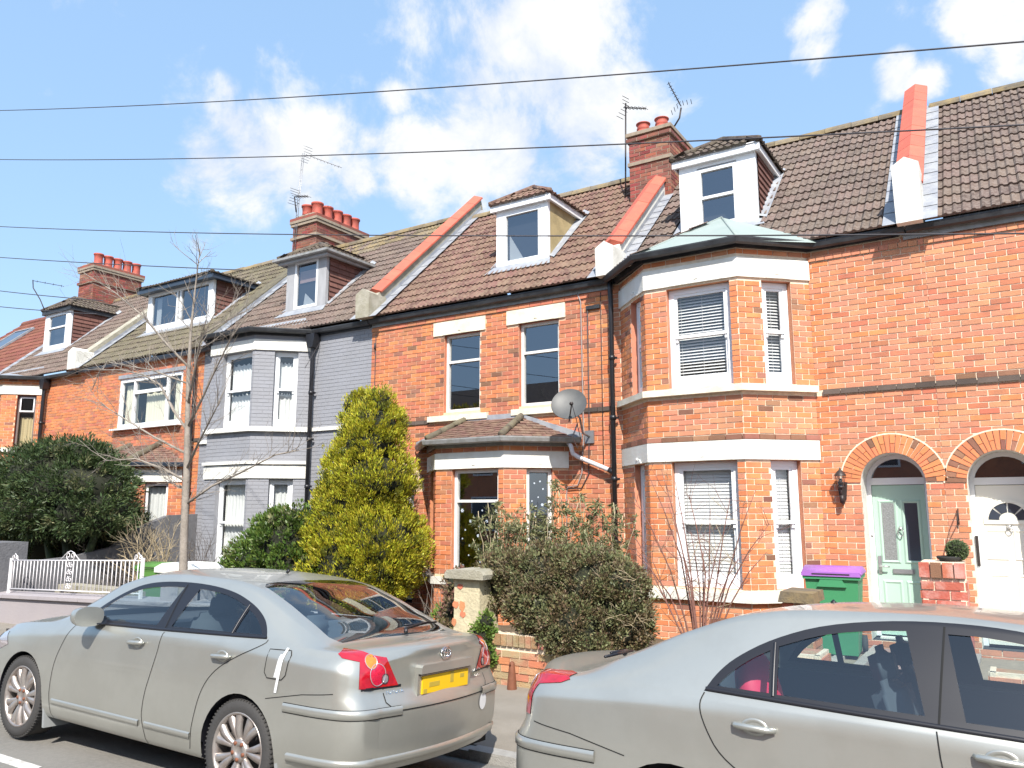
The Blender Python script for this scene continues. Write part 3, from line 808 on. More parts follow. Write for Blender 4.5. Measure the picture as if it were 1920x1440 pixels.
def dark_course(recs, F, x0, x1, z, m='brick_dark', pr=.03, n=1, Lb=.225):
    for k in range(n):
        x = x0 - (Lb / 2 if k % 2 else 0)
        while x < x1 - .02:
            a, b_ = max(x, x0) + .004, min(x + Lb, x1) - .004
            if b_ - a > .02: recs.append((F, a, b_, z + k * .075, z + k * .075 + .066, m, pr))
            x += Lb

def arch_ring(house, F, cx, zs, r, Ro, m, dark=0.0):
    """voussoirs in two staggered rings, plus the thin mortar edge"""
    n = 26
    for i in range(n):
        a0 = math.pi * i / n; a1 = math.pi * (i + 1) / n; g = .010
        whole = (i % 2 == 0)
        rr = [(r, Ro)] if whole else [(r, r + (Ro - r) * .5), (r + (Ro - r) * .5, Ro)]
        for (ra, rb) in rr:
            b = MB()
            ga = g / ((ra + rb) / 2) / 2
            P = lambda rad, an: (cx - rad * math.cos(an), zs + rad * math.sin(an))
            poly = [P(ra + .003, a0 + ga), P(ra + .003, a1 - ga), P(rb - .004, a1 - ga), P(rb - .004, a0 + ga)]
            mm = m if random.random() > dark else 'brick_brown'
            b.prism(poly, -.016, .02, mm, T=F); b.obj('arch_brick', house)
    e = MB(); n = 30
    for i in range(n):
        a0 = math.pi * i / n; a1 = math.pi * (i + 1) / n
        P = lambda rad, an: (cx - rad * math.cos(an), zs + rad * math.sin(an))
        e.prism([P(Ro - .004, a0), P(Ro - .004, a1), P(Ro + .014, a1), P(Ro + .014, a0)], -.013, .01, 'mortar', T=F)
    e.obj('arch_joint', house)

FRONT = lambda x: frame((x, FY, 0), (1, 0, 0), (0, 1, 0))
BACKBOX = (14.0,)

# ---------------------------------------------------------------- house A (rose brick, full height bay, green door)
def house_A():
    X0, X1 = -5.15, -.72
    h = thing('terraced_house', 'rose brick house with two storey bay, venetian blinds and pale green arched door', 'house', (X0, FY, 0), group='terraced brick houses')
    F = FRONT(X0); w = X1 - X0; recs = []
    dcx, r, Ro, zs = -1.30 - X0, .375, .615, 2.19
    bx0, bx1 = -5.03 - X0, -2.17 - X0
    holes = [(bx0, bx1, -.2, 5.33), ('arch', dcx, r, Ro, .22, zs)]
    wb = MB(); backing(wb, F, w, -.1, 5.43, holes, 'mortar', {'win': .1, 'arch': .42}, 'render_white'); wb.obj('wall', h)
    sk = holes + [(bx1, w, 3.375, 3.45), (0, w, 5.25, 5.33)]
    def pk(x, z, ww):
        if x < bx1 + .14 and x > 1: return 'brick_orange' if random.random() < .75 else 'brick_rose'
        if 3.44 < z < 3.53: return 'brick_brown' if random.random() < .6 else 'brick_rose'
        q = random.random()
        return 'brick_rose' if q < .72 else ('brick_red' if q < .93 else 'brick_orange')
    lay(recs, F, w, .0, 5.42, sk, pk)
    dark_course(recs, F, bx1 + .1, w, 3.378, pr=.035)
    dark_course(recs, F, 0, bx0, 5.253, 'brick_red', .025); dark_course(recs, F, bx1, w, 5.253, 'brick_rose', .03, Lb=.115)
    arch_ring(h, F, dcx, zs, r, Ro, 'arch_orange', .03)
    # bay
    pts = [(-5.03, 11.1), (-4.30, 10.35), (-2.95, 10.35), (-2.17, 11.1)]
    LW = (.46, .86); CW = (.33, 1.24); RW = (.36, .80)
    zg, zu = (.82, 2.49), (3.52, 4.96)
    wins = [[(a, b, *zg), (a, b, *zu)] for (a, b) in (LW, CW, RW)]
    bands = [(2.50, 2.76, .03, 'stone_white', 'lintel_band'), (4.99, 5.27, .03, 'stone_white', 'lintel_band'), (.66, .77, .07, 'render_white', 'sill_band'), (3.41, 3.50, .09, 'stone_cream', 'sill_band')]
    ff = bay(h, pts, wins, 0, 5.45, bands, 'brick_rose', 'mortar', recs=recs, skip_z=[(2.5, 2.84), (4.98, 5.28), (.66, .78), (3.40, 3.50)])
    for (Fb, L) in ff: dark_course(recs, Fb, -.02, L + .02, 2.767, 'brick_brown', .032)
    flush_bricks(h, recs, 300)
    hb = MB()
    for i, (a, b) in enumerate((LW, CW, RW)):
        lintel_hood(hb, ff[i][0], a, 2.50, b - a, 'stone_white'); lintel_hood(hb, ff[i][0], a, 4.99, b - a, 'stone_white')
    hb.obj('lintel_carving', h)
    for i, (a, b) in enumerate((LW, CW, RW)):
        Fb = ff[i][0]
        window(h, Fb, a, zg[0], b - a, zg[1] - zg[0], bars=(.86,), sash=True, blind=(.05, .046, 72) if i else None, m='upvc', fr=.08)
        window(h, Fb, a, zu[0], b - a, zu[1] - zu[0], bars=(.74,), sash=True, blind=(.06, .044, 40) if i else None, m='upvc', fr=.08)
    # roof
    hx = lambda p: -4.3 < p.x < -2.84 and p.y > 11.62
    def sk2(p): return (hx(p) and roof_z(p.y) < 7.55) or (p.x > -1.02)
    main_roof(h, X0 + .14, -.98, 'tile_grey', 300, sk2, ridge_m='tile_lichen')
    apex = (-3.50, 11.60, 6.36); g = 5.50
    e0, e1, e2, e3 = (-5.12, 10.90, g), (-4.40, 10.20, g), (-2.88, 10.20, g), (-2.02, 10.98, g + .03)
    b = MB()
    b.add([e1, e2, apex], [(0, 1, 2)], 'green_felt'); b.add([e2, e3, apex], [(0, 1, 2)], 'green_felt')
    b.tube([e2, apex], .018, 'green_felt', 6); b.tube([e1, apex], .018, 'green_felt', 6)
    b.add([e1, (e1[0], e1[1] - .03, e1[2] - .06), (e2[0], e2[1] - .03, e2[2] - .06), e2], [(0, 1, 2, 3)], 'green_felt')
    b.add([e2, (e2[0] + .02, e2[1] - .03, e2[2] - .06), (e3[0] + .02, e3[1] - .03, e3[2] - .06), e3], [(0, 1, 2, 3)], 'green_felt')
    b.obj('bay_roof', h)
    tiles(h, [e0, e1, apex], 'tile_grey', 60, backname='bay_slope')
    gutter_run(h, [(-5.15, 10.98), (-4.36, 10.24), (-2.92, 10.24), (-2.10, 11.06), (X1 - .2, 11.06)], 5.50)
    fascia_run(h, [(-5.12, 11.1), (-4.30, 10.35), (-2.95, 10.35), (-2.17, 11.1), (-1.0, 11.1)], 5.405, 5.49, 'fascia_black', .04)
    # party wall kneeler on the right
    parapet(h, -.84, .26, .40, 'render_white', kz=.92, y_top=14.3)
    parapet(h, X0, .26, .38, 'render_white', kz=.60, y_end=13.15)
    chimney(h, -5.72, -4.90, 13.2, 14.35, 7.4, 9.05, 'brick_chimney', [(-5.5, 13.4), (-5.12, 13.4)], 140, cap=False, corbels=((.02, .05), (.14, .04), (.62, .03)), potr=.13, poth=.14)
    dormer(h, -4.20, -2.96, 11.70, 6.25, 7.46, 'tile_dark', 'upvc', win=None, rise=.42, top_h=.16, side_w=.30)
    Fd = frame((-4.20, 11.70, 0), (1, 0, 0), (0, 1, 0))
    window(h, Fd, .30, 6.28, .64, 1.00, bars=(.50,), m='upvc', fr=.06, depth=.0, glass='glass_dark')
    interior(h, -3.98, -3.2, 11.75, 12.5, 6.2, 7.4)
    # door
    Fd = frame((X0 + dcx - r, FY + .42, 0), (1, 0, 0), (0, 1, 0))
    door(h, Fd, 2 * r, .22, 2.19, zs, r, 'door_green', 'two_glass')
    shell(h, X0, X1)
    return h

def door(h, F, w, z0, z1, zs, r, m, style):
    """front door with frame, fanlight, panels, handle and letter box"""
    fw = .055
    b = MB()
    b.box(0, fw, 0, .08, z0, zs, 'upvc'); b.box(w - fw, w, 0, .08, z0, zs, 'upvc'); b.box(fw, w - fw, -.006, .08, z1 - .02, z1 + .07, 'upvc')
    n = 16
    for i in range(n):
        a0, a1 = math.pi * i / n, math.pi * (i + 1) / n
        P = lambda q, a: (w / 2 - q * math.cos(a), zs + q * math.sin(a))
        b.prism([P(r - fw, a0), P(r - fw, a1), P(r, a1), P(r, a0)], .004, .07, 'upvc', T=None)
    b.box(fw, w - fw, -.12, .02, z0 - .06, z0, 'stone_white')
    d = b.obj('door_frame', h, F)
    g = MB(); pts = [(w / 2 - (r - .02) * math.cos(math.pi * i / 16), max(z1 + .06, zs + (r - .02) * math.sin(math.pi * i / 16))) for i in range(17)]
    g.add([(p[0], .05, p[1]) for p in pts], [tuple(range(17))], 'glass_dark'); g.obj('fanlight', d, F)
    k = MB(); k.box(fw - .03, w - fw + .03, .14, .16, z1, zs + r + .05, 'interior'); k.obj('hall', d, F)
    x0, x1 = fw + .004, w - fw - .004; za, zb = z0 + .02, z1 - .026; W_ = x1 - x0
    l = MB(); l.box(x0, x1, .02, .065, za, zb, m); leaf = l.obj('door', h, F)
    def raised(ax, bx, az, bz, mm=m, y=.02, t=.014):
        q = MB(); e = .022
        q.add([(ax, y, az), (bx, y, az), (bx, y, bz), (ax, y, bz), (ax + e, y - t, az + e), (bx - e, y - t, az + e), (bx - e, y - t, bz - e), (ax + e, y - t, bz - e),
               (ax + 2 * e, y - t * .2, az + 2 * e), (bx - 2 * e, y - t * .2, az + 2 * e), (bx - 2 * e, y - t * .2, bz - 2 * e), (ax + 2 * e, y - t * .2, bz - 2 * e)],
              [(0, 1, 5, 4), (1, 2, 6, 5), (2, 3, 7, 6), (3, 0, 4, 7), (4, 5, 9, 8), (5, 6, 10, 9), (6, 7, 11, 10), (7, 4, 8, 11)] + ([(8, 9, 10, 11)] if mm == m else []), m)
        if mm != m: q.add([(ax + 2 * e, y - .004, az + 2 * e), (bx - 2 * e, y - .004, az + 2 * e), (bx - 2 * e, y - .004, bz - 2 * e), (ax + 2 * e, y - .004, bz - 2 * e)], [(0, 1, 2, 3)], mm)
        q.obj('door_panel' if mm == m else 'door_glass', leaf, F)
    H = zb - za
    if style == 'two_glass':
        for (a, c) in ((.09, .47), (.53, .91)):
            raised(x0 + W_ * a, x0 + W_ * c, za + H * .47, za + H * .90, 'glass_frost' if a < .5 else 'glass_dark2')
            raised(x0 + W_ * a, x0 + W_ * c, za + H * .08, za + H * .36)
        q = MB(); q.box(x0 + W_ * .30, x0 + W_ * .70, .002, .02, za + H * .405, za + H * .435, 'metal_grey'); q.obj('letter_box', leaf, F)
        q = MB(); q.box(x0 + .02, x0 + .06, .005, .02, za + H * .40, za + H * .52, 'metal_bright'); q.tube([(x0 + .04, .0, za + H * .45), (x0 + .04, -.05, za + H * .45), (x0 + .16, -.05, za + H * .45)], .010, 'metal_bright', 8); q.obj('door_handle', leaf, F)
        q = MB(); a = [(x0 + W_ * .5 + .032 * math.cos(t), -.022, za + H * .68 + .05 * math.sin(t)) for t in np.linspace(.6, 2 * math.pi - .6 + 1.2, 16)]; q.tube(a, .007, 'metal_bright', 6); q.lathe([(.022, 0), (.02, .02), (0, .026)], 'metal_bright', 12, T=Matrix.Translation((x0 + W_ * .5, .02, za + H * .71)) @ Matrix.Rotation(R(90), 4, 'X')); q.obj('door_knocker', leaf, F)
        q = MB(); q.lathe([(.016, 0), (.014, .012), (0, .014)], 'metal_grey', 12, T=Matrix.Translation((.03, 0, z0 + 1.28)) @ Matrix.Rotation(R(90), 4, 'X')); q.obj('door_bell', d, F)
    else:
        for (a, c) in ((.08, .46), (.54, .92)):
            raised(x0 + W_ * a, x0 + W_ * c, za + H * .52, za + H * .72); raised(x0 + W_ * a, x0 + W_ * c, za + H * .20, za + H * .44); raised(x0 + W_ * a, x0 + W_ * c, za + H * .04, za + H * .14)
        cx, cz, ro = x0 + W_ * .5, za + H * .775, W_ * .33
        q = MB(); n = 18
        for i in range(n):
            a0, a1 = math.pi * i / n, math.pi * (i + 1) / n; P = lambda q_, a: (cx - q_ * math.cos(a), cz + q_ * math.sin(a))
            q.prism([P(ro, a0), P(ro, a1), P(ro + .045, a1), P(ro + .045, a0)], .004, .02, m); q.prism([P(.001, a0), P(.001, a1), P(ro * .42, a1), P(ro * .42, a0)], .002, .02, m)
        q.box(cx - ro - .045, cx + ro + .045, .003, .02, cz - .045, cz, m); q.obj('sunburst_frame', leaf, F)
        for k in range(4):
            a0, a1 = math.pi * k / 4 + .05, math.pi * (k + 1) / 4 - .05; P = lambda q_, a: (cx - q_ * math.cos(a), cz + q_ * math.sin(a))
            q = MB(); aa = np.linspace(a0, a1, 5); q.prism([P(ro * .46, t) for t in aa] + [P(ro * .98, t) for t in aa[::-1]], .012, .02, 'glass_dark2'); q.obj('door_glass', leaf, F)
        q = MB(); q.lathe([(.03, 0), (.026, .02), (0, .03)], 'metal_bright', 14, T=Matrix.Translation((cx, .02, cz - .075)) @ Matrix.Rotation(R(90), 4, 'X')); q.tube([(cx + .035 * math.cos(t), -.01, cz - .12 + .035 * math.sin(t)) for t in np.linspace(0, 2 * math.pi, 15)], .006, 'metal_bright', 6); q.obj('door_knocker', leaf, F)
        q = MB(); q.box(.012, .045, -.02, 0, z0 + .95, z0 + 1.32, 'metal_dark'); q.obj('boot_scraper_plate', d, F) if False else q.obj('key_plate', d, F)
    # the wall behind the door opening
    k = MB(); k.box(-.3, w + .3, .20, .24, z0 - .2, zs + r + .1, 'interior'); k.obj('hall_wall', d, F)
M['glass_dark2'] = mat('glass_dark2', (.045, .055, .075), .08, spec=.9)

# ---------------------------------------------------------------- house R (right edge, cream door)
def house_R():
    X0, X1 = -.72, 4.4
    h = thing('terraced_house', 'rose brick house at the right edge with cream panelled arched door', 'house', (X0, FY, 0), group='terraced brick houses')
    F = FRONT(X0); w = X1 - X0; recs = []
    dcx, r, Ro, zs = -.09 - X0, .385, .625, 2.17
    holes = [('arch', dcx, r, Ro, .20, zs)]
    wb = MB(); backing(wb, F, w, -.1, 5.43, holes, 'mortar', {'win': .1, 'arch': .42}, 'render_white'); wb.obj('wall', h)
    def pk(x, z, ww):
        if 3.44 < z < 3.53: return 'brick_brown' if random.random() < .6 else 'brick_rose'
        q = random.random(); return 'brick_rose' if q < .75 else ('brick_red' if q < .93 else 'brick_orange')
    lay(recs, F, w, 0, 5.42, holes + [(0, w, 3.375, 3.45), (0, w, 5.25, 5.33)], pk)
    dark_course(recs, F, 0, w, 3.378, pr=.035); dark_course(recs, F, 0, w, 5.253, 'brick_rose', .03, Lb=.115)
    flush_bricks(h, recs, 300)
    arch_ring(h, F, dcx, zs, r, Ro, 'arch_orange', .22)
    main_roof(h, -.68, X1, 'tile_grey', 300)
    gutter_run(h, [(-.9, 11.06), (X1, 11.06)], 5.50)
    fascia_run(h, [(-.95, 11.1), (X1, 11.1)], 5.345, 5.43, 'gutter_grey', .04)
    Fd = frame((X0 + dcx - r, FY + .42, 0), (1, 0, 0), (0, 1, 0))
    door(h, Fd, 2 * r, .20, 2.17, zs, r, 'door_cream', 'six_panel')
    shell(h, X0, X1)
    return h

# ---------------------------------------------------------------- house C (centre, flat orange brick)
def house_C():
    X0, X1 = -10.30, -5.15
    h = thing('terraced_house', 'orange brick house with two upper windows, snowflake stickers and tiled ground floor bay', 'house', (X0, FY, 0), group='terraced brick houses')
    F = FRONT(X0); w = X1 - X0; recs = []
    L_ = lambda x: x - X0
    wl_, wr_ = (L_(-8.53), L_(-7.74), 3.56, 4.98), (L_(-6.93), L_(-6.15), 3.56, 4.99)
    dcx, r, Ro, zs = .75, .375, .615, 2.15
    bx0, bx1 = L_(-8.85), L_(-6.0)
    holes = [wl_, wr_, (bx0, bx1, -.2, 2.9), ('arch', dcx, r, Ro, .2, zs)]
    wb = MB(); backing(wb, F, w, -.1, 5.43, holes, 'mortar_red', {'win': .09, 'arch': .3}, 'brick_red'); wb.obj('wall', h)
    def pk(x, z, ww):
        if 3.44 < z < 3.53: return 'brick_brown' if random.random() < .5 else 'brick_red'
        for q in (wl_, wr_):
            if q[2] < z < q[3] and (abs(x + ww - q[0]) < .03) and ww < .15 and random.random() < .5: return 'brick_brown'
        g = .5 + .5 * math.sin(x * 1.9 + 1.0) * math.cos(z * 1.6 + x * .7)
        q = random.random()
        if q < .10 + .42 * g: return 'brick_orange'
        return 'brick_red' if q < .93 else 'brick_brown'
    sk = holes + [(0, L_(-8.85), 3.375, 3.45), (L_(-7.55), L_(-7.05), 3.375, 3.45), (L_(-5.9), w, 3.375, 3.45), (0, w, 5.25, 5.33)]
    lin = [(L_(-8.77), L_(-7.62), 4.98, 5.23), (L_(-7.17), L_(-6.02), 4.99, 5.24)]
    sil = [(L_(-8.85), L_(-7.55), 3.40, 3.50), (L_(-7.05), L_(-5.90), 3.41, 3.51)]
    lay(recs, F, w, 0, 5.42, sk + lin + sil, pk)
    for a, b in ((0, L_(-8.85)), (L_(-7.55), L_(-7.05)), (L_(-5.9), w)): dark_course(recs, F, a, b, 3.378, pr=.03)
    dark_course(recs, F, 0, w, 5.253, 'brick_red', .03)
    for q in lin:
        b = MB(); b.box(q[0], q[1], -.028, .03, q[2], q[3], 'stone_cream', T=F)
        lintel_hood(b, F, q[0] + .2, q[2], q[1] - q[0] - .36, 'stone_cream'); b.obj('lintel', h)
    for q in sil:
        b = MB(); b.box(q[0], q[1], -.07, .1, q[2], q[3], 'stone_cream', T=F); b.obj('sill', h)
    for q in (wl_, wr_):
        window(h, F, q[0], q[2], q[1] - q[0], q[3] - q[2], bars=(.92,), m='wood_white', fr=.055, depth=.07, glass='glass_dark')
    # bay
    pts = [(-8.85, 11.1), (-8.09, 10.35), (-6.75, 10.35), (-6.0, 11.1)]
    LW, CW, RW = (.36, .76), (.33, 1.24), (.37, .80); zg = (.80, 2.49)
    wins = [[(a, b, *zg)] for (a, b) in (LW, CW, RW)]
    ff = bay(h, pts, wins, 0, 2.92, [(2.50, 2.76, .03, 'stone_white', 'lintel_band'), (.66, .77, .07, 'render_white', 'sill_band')], 'brick_red', 'mortar_red', recs=recs, skip_z=[(2.5, 2.77), (.66, .78)],
             pickf=lambda L: splitpick('brick_red', 'brick_orange', .5))
    flush_bricks(h, recs, 300)
    hb = MB()
    for i, (a, b) in enumerate((LW, CW, RW)): lintel_hood(hb, ff[i][0], a, 2.50, b - a, 'stone_white')
    hb.obj('lintel_carving', h)
    wo = []
    for i, (a, b) in enumerate((LW, CW, RW)):
        wo.append(window(h, ff[i][0], a, zg[0], b - a, zg[1] - zg[0], bars=(1.18,) if i == 1 else (), m='wood_white', fr=.06, depth=.07, glass='glass_dark'))
    M['flake'] = mat('flake', (.60, .68, .78), .6)
    def flakes(i, pts_):
        F_ = ff[i][0]; a, b = ((LW, CW, RW)[i])
        for (u, v, s) in pts_:
            q = MB(); x = a + .06 + u * (b - a - .12); z = v
            for k in range(3):
                an = math.pi * k / 3
                T = F_ @ Matrix.Translation((x, .104, z)) @ Matrix.Rotation(an, 4, 'Y'); q.box(-s, s, -.0015, .0015, -s * .22, s * .22, 'flake', T=T)
            n = 8; q.add([tuple(F_ @ Vector((x + s * .62 * math.cos(2 * math.pi * k / n), .103, z + s * .62 * math.sin(2 * math.pi * k / n)))) for k in range(n)], [tuple(range(n))], 'flake')
            q.obj('snowflake_sticker', wo[i])
    flakes(1, [(.10, 1.83, .030), (.60, 1.83, .014), (.95, 1.82, .030), (.31, 1.66, .024), (.71, 1.66, .024), (.53, 1.58, .015), (.18, 1.52, .015), (.93, 1.50, .015), (.50, 1.43, .024), (.73, 1.43, .014),
               (.11, 1.38, .013), (.29, 1.27, .017), (.90, 1.28, .013), (.52, 1.22, .014), (.77, 1.18, .017), (.27, 1.12, .013), (.55, 1.02, .012), (.13, .96, .015), (.64, .88, .016)])
    flakes(2, [(.30, 2.26, .015), (.60, 2.29, .015), (.76, 2.17, .015), (.50, 2.04, .013), (.17, 1.98, .014), (.38, 1.90, .014), (.72, 1.92, .024), (.35, 1.74, .022), (.22, 1.57, .014), (.6, 1.5, .015), (.3, 1.3, .014)])
    q = MB(); q.prism([(0, 0), (.26, 0), (.26, .12), (.02, .27)], .18, .30, 'door_green2', T=ff[1][0] @ Matrix.Translation((.86, .1, .82))); q.obj('green_box', wo[1])
    # bay roof, gutter
    g = 2.98; e = [(-9.02, 11.08, g), (-8.17, 10.19, g), (-6.69, 10.19, g), (-5.84, 11.08, g)]; a1, a2 = (-8.02, 11.09, 3.38), (-6.86, 11.09, 3.38)
    tiles(h, [e[1], e[2], a2, a1], 'tile_brown', 80, 'plain', .17, .105, backname='bay_slope')
    tiles(h, [e[2], e[3], a2], 'tile_brown', 60, 'plain', .17, .105, backname='bay_slope')
    tiles(h, [e[0], e[1], a1], 'tile_brown', 30, 'plain', .17, .105, backname='bay_slope')
    for p, q_ in ((e[1], a1), (e[2], a2)):
        P0, P1 = Vector(p) + Vector((0, 0, .03)), Vector(q_) + Vector((0, 0, .03)); n = 3
        for i in range(n):
            q = MB(); q.tube([P0.lerp(P1, i / n), P0.lerp(P1, (i + .97) / n)], [.062, .055], 'tile_moss', 8); q.obj('hip_tile', h)
    q = MB(); q.box(a1[0] - .15, a2[0] + .1, 11.05, 11.095, 3.34, 3.45, 'lead'); q.prism([(a2[0], 3.30), (e[3][0] + .1, 2.95), (e[3][0] + .1, 3.05), (a2[0], 3.43)], 11.04, 11.097, 'lead'); q.prism([(e[0][0] - .08, 2.95), (a1[0], 3.30), (a1[0], 3.43), (e[0][0] - .08, 3.05)], 11.04, 11.097, 'lead'); q.obj('flashing', h)
    gutter_run(h, [(-9.03, 11.1), (-8.16, 10.22), (-6.70, 10.22), (-5.80, 11.1)], 2.98, 'gutter_grey')
    fascia_run(h, [(-8.85, 11.1), (-8.09, 10.35), (-6.75, 10.35), (-6.0, 11.1)], 2.85, 2.95, 'gutter_grey', .04)
    q = MB(); q.tube([(-5.93, 10.98, 2.89), (-5.86, 10.93, 2.84), (-5.84, 10.96, 2.72), (-5.76, 11.0, 2.66), (-5.22, 11.0, 2.44)], .036, 'pipe_white', 12); q.tube([(-5.24, 11.0, 2.45), (-5.14, 11.0, 2.40)], .044, 'pipe_black', 12); q.obj('waste_pipe', h)
    # main roof
    def sk2(p): return -7.9 < p.x < -6.66 and p.y > 11.74 and roof_z(p.y) < 7.5
    main_roof(h, X0 + .14, X1 - .14, 'tile_brown', 300, sk2)
    gutter_run(h, [(X0, 11.07), (X1 + .0, 11.07)], 5.49)
    fascia_run(h, [(X0, 11.1), (X1, 11.1)], 5.34, 5.41, 'gutter_grey', .03)
    downpipe(h, -5.14, 10.98, .1, 5.42, swan=.02)
    dormer(h, -7.84, -6.72, 11.76, 6.32, 7.50, 'tile_brown', 'upvc', cheek='ochre_render', rise=.42, top_h=.15, side_w=.15)
    Fd = frame((-7.84, 11.76, 0), (1, 0, 0), (0, 1, 0))
    window(h, Fd, .15, 6.35, .82, 1.0, m='upvc', fr=.06, depth=.0, glass='glass_dark')
    q = MB(); q.box(-7.66, -6.90, 11.9, 11.92, 6.3, 7.4, 'interior'); q.prism([(-7.62, 6.42), (-7.30, 6.42), (-7.62, 6.95)], 11.88, 11.895, 'curtain'); q.obj('room', h)
    parapet(h, X0, .30, .36, 'cement', kz=.62, m_kneeler='cement', y_top=14.55)
    # cables and vent on the wall
    c = MB()
    c.tube([(-5.78, 11.07, 5.35), (-5.72, 11.07, 5.2), (-5.70, 11.07, 3.0), (-5.74, 11.07, 2.42), (-5.82, 11.07, 2.22), (-6.0, 11.07, 2.2), (-6.02, 11.07, 2.1), (-6.02, 11.06, .9)], .011, 'cable_grey', 6)
    c.tube([(-5.60, 11.07, 5.1), (-5.60, 11.07, 3.1), (-5.62, 11.07, 2.4), (-5.75, 11.07, 2.18), (-6.02, 11.06, 2.17)], .009, 'cable', 6)
    c.tube([(-5.36, 11.07, 5.3), (-5.36, 11.07, 2.55)], .006, 'cable', 6)
    c.tube([(-10.18, 11.07, 5.2), (-10.18, 11.07, 2.6)], .007, 'cable', 6); c.tube([(-10.18, 11.05, 5.02), (-10.18, 11.05, 4.90)], .02, 'cable', 8)
    c.obj('cable', h)
    q = MB(); q.box(-5.62, -5.38, 11.05, 11.1, 5.05, 5.11, 'fascia_black'); q.obj('wall_vent', h)
    door(h, frame((X0 + dcx - r, FY + .3, 0), (1, 0, 0), (0, 1, 0)), 2 * r, .2, 2.15, zs, r, 'door_cream', 'six_panel')
    shell(h, X0, X1)
    return h
M['door_green2'] = mat('door_green2', (.03, .22, .17), .5)

# ---------------------------------------------------------------- house G (grey painted)
def house_G():
    X0, X1 = -15.45, -10.30
    h = thing('terraced_house', 'grey painted brick house with white bands and two storey bay', 'house', (X0, FY, 0), group='terraced brick houses')
    F = FRONT(X0); w = X1 - X0; recs = []; L_ = lambda x: x - X0
    dcx, r, Ro, zs = w - .75, .375, .615, 2.15
    bx0, bx1 = L_(-14.9), L_(-11.95)
    holes = [(bx0, bx1, -.2, 5.33), ('arch', dcx, r, Ro, .2, zs)]
    wb = MB(); backing(wb, F, w, -.1, 5.43, holes, 'mortar_grey', {'win': .1, 'arch': .3}, 'mortar_grey'); wb.obj('wall', h)
    pk = lambda x, z, ww: 'brick_grey'
    lay(recs, F, w, 0, 5.42, holes, pk)
    pts = [(-14.9, 11.1), (-14.1, 10.30), (-12.75, 10.30), (-11.95, 11.1)]
    LW, CW, RW = (.33, .78), (.38, 1.29), (.40, .86); zg, zu = (.79, 2.44), (3.50, 5.04)
    wins = [[(a, b, *zg), (a, b, *zu)] for (a, b) in (LW, CW, RW)]
    ff = bay(h, pts, wins, 0, 5.45, [(2.46, 2.72, .03, 'stone_white', 'lintel_band'), (2.74, 2.80, .07, 'stone_white', 'cornice'), (5.05, 5.27, .03, 'stone_white', 'lintel_band'), (.64, .75, .07, 'stone_white', 'sill_band'), (3.39, 3.48, .09, 'stone_white', 'sill_band')],
             'brick_grey', 'mortar_grey', recs=recs, pickf=lambda L: pk, skip_z=[(2.46, 2.80), (5.05, 5.28), (.64, .76), (3.38, 3.49)])
    flush_bricks(h, [(a, b, c, d, e, f, .002 + random.uniform(0, .002)) for (a, b, c, d, e, f, g) in recs], 0)
    b = MB(); b.box(bx1 + .05, w, -.05, .02, 3.40, 3.47, 'stone_white', T=F); b.box(0, bx0, -.05, .02, 3.30, 3.38, 'stone_white', T=F); b.obj('string_course', h)
    hb = MB()
    for i, (a, c) in enumerate((LW, CW, RW)): lintel_hood(hb, ff[i][0], a, 2.46, c - a, 'stone_white'); lintel_hood(hb, ff[i][0], a, 5.05, c - a, 'stone_white')
    hb.obj('lintel_carving', h)
    for i, (a, c) in enumerate((LW, CW, RW)):
        ww = c - a
        window(h, ff[i][0], a, zg[0], ww, zg[1] - zg[0], bars=(.80,), sash=True, curtain=[(.05, ww - .05, .05, 1.6, 'curtain', 0)])
        window(h, ff[i][0], a, zu[0], ww, zu[1] - zu[0], bars=(.76,), sash=True, curtain=[(.05, ww - .05, .05, .72, 'curtain', 7), (.05, ww - .05, .80, 1.36, 'curtain', 5)])
    # roof
    def sk2(p): return -13.46 < p.x < -12.15 and p.y > 11.62 and roof_z(p.y) < 7.35
    def lich(p): return 'tile_lichen' if (p.y > 13.9 and random.random() < .6) else 'tile_grey'
    main_roof(h, X0 + .16, X1 - .14, 'tile_grey', 300, sk2, ridge_y=14.5, pickm=lich)
    b = MB(); g = 5.47
    b.add([(-15.05, 10.9, g), (-14.2, 10.14, g), (-12.68, 10.14, g), (-11.85, 10.95, g), (-12.3, 11.2, roof_z(11.2) + .07), (-14.6, 11.2, roof_z(11.2) + .07)], [(0, 1, 2, 3, 4, 5)], 'lead')
    b.obj('bay_roof', h)
    gutter_run(h, [(-15.45, 11.02), (-14.98, 11.0), (-14.15, 10.19), (-12.71, 10.19), (-11.88, 11.06), (X1, 11.06)], 5.48)
    fascia_run(h, [(-14.9, 11.1), (-14.1, 10.30), (-12.75, 10.30), (-11.95, 11.1), (X1, 11.1)], 5.36, 5.43, 'fascia_black', .05)
    downpipe(h, -11.82, 10.99, .1, 5.40, swan=.02, r=.042, hopper=True)
    dormer(h, -13.44, -12.20, 11.64, 6.20, 7.38, 'tile_dark', 'wood_grey', rise=.40, fascia='wood_grey', gutter='gutter_grey', top_h=.04, side_w=.25, over=.16)
    Fd = frame((-13.44, 11.64, 0), (1, 0, 0), (0, 1, 0))
    window(h, Fd, .25, 6.23, .74, 1.1, m='upvc', fr=.06, depth=.0, glass='glass_dark')
    q = MB(); q.box(-13.2, -12.4, 11.78, 11.8, 6.2, 7.36, 'interior'); q.box(-13.13, -12.5, 11.75, 11.76, 6.85, 7.12, 'roller_pink'); q.prism([(-13.0, 6.3), (-12.6, 6.3), (-12.95, 6.6)], 11.75, 11.765, 'curtain'); q.obj('room', h)
    parapet(h, X0, .42, .20, 'tile_moss', kz=.15, m_kneeler='tile_moss', no_coping=True, flash=(0, 1), y_top=14.6)
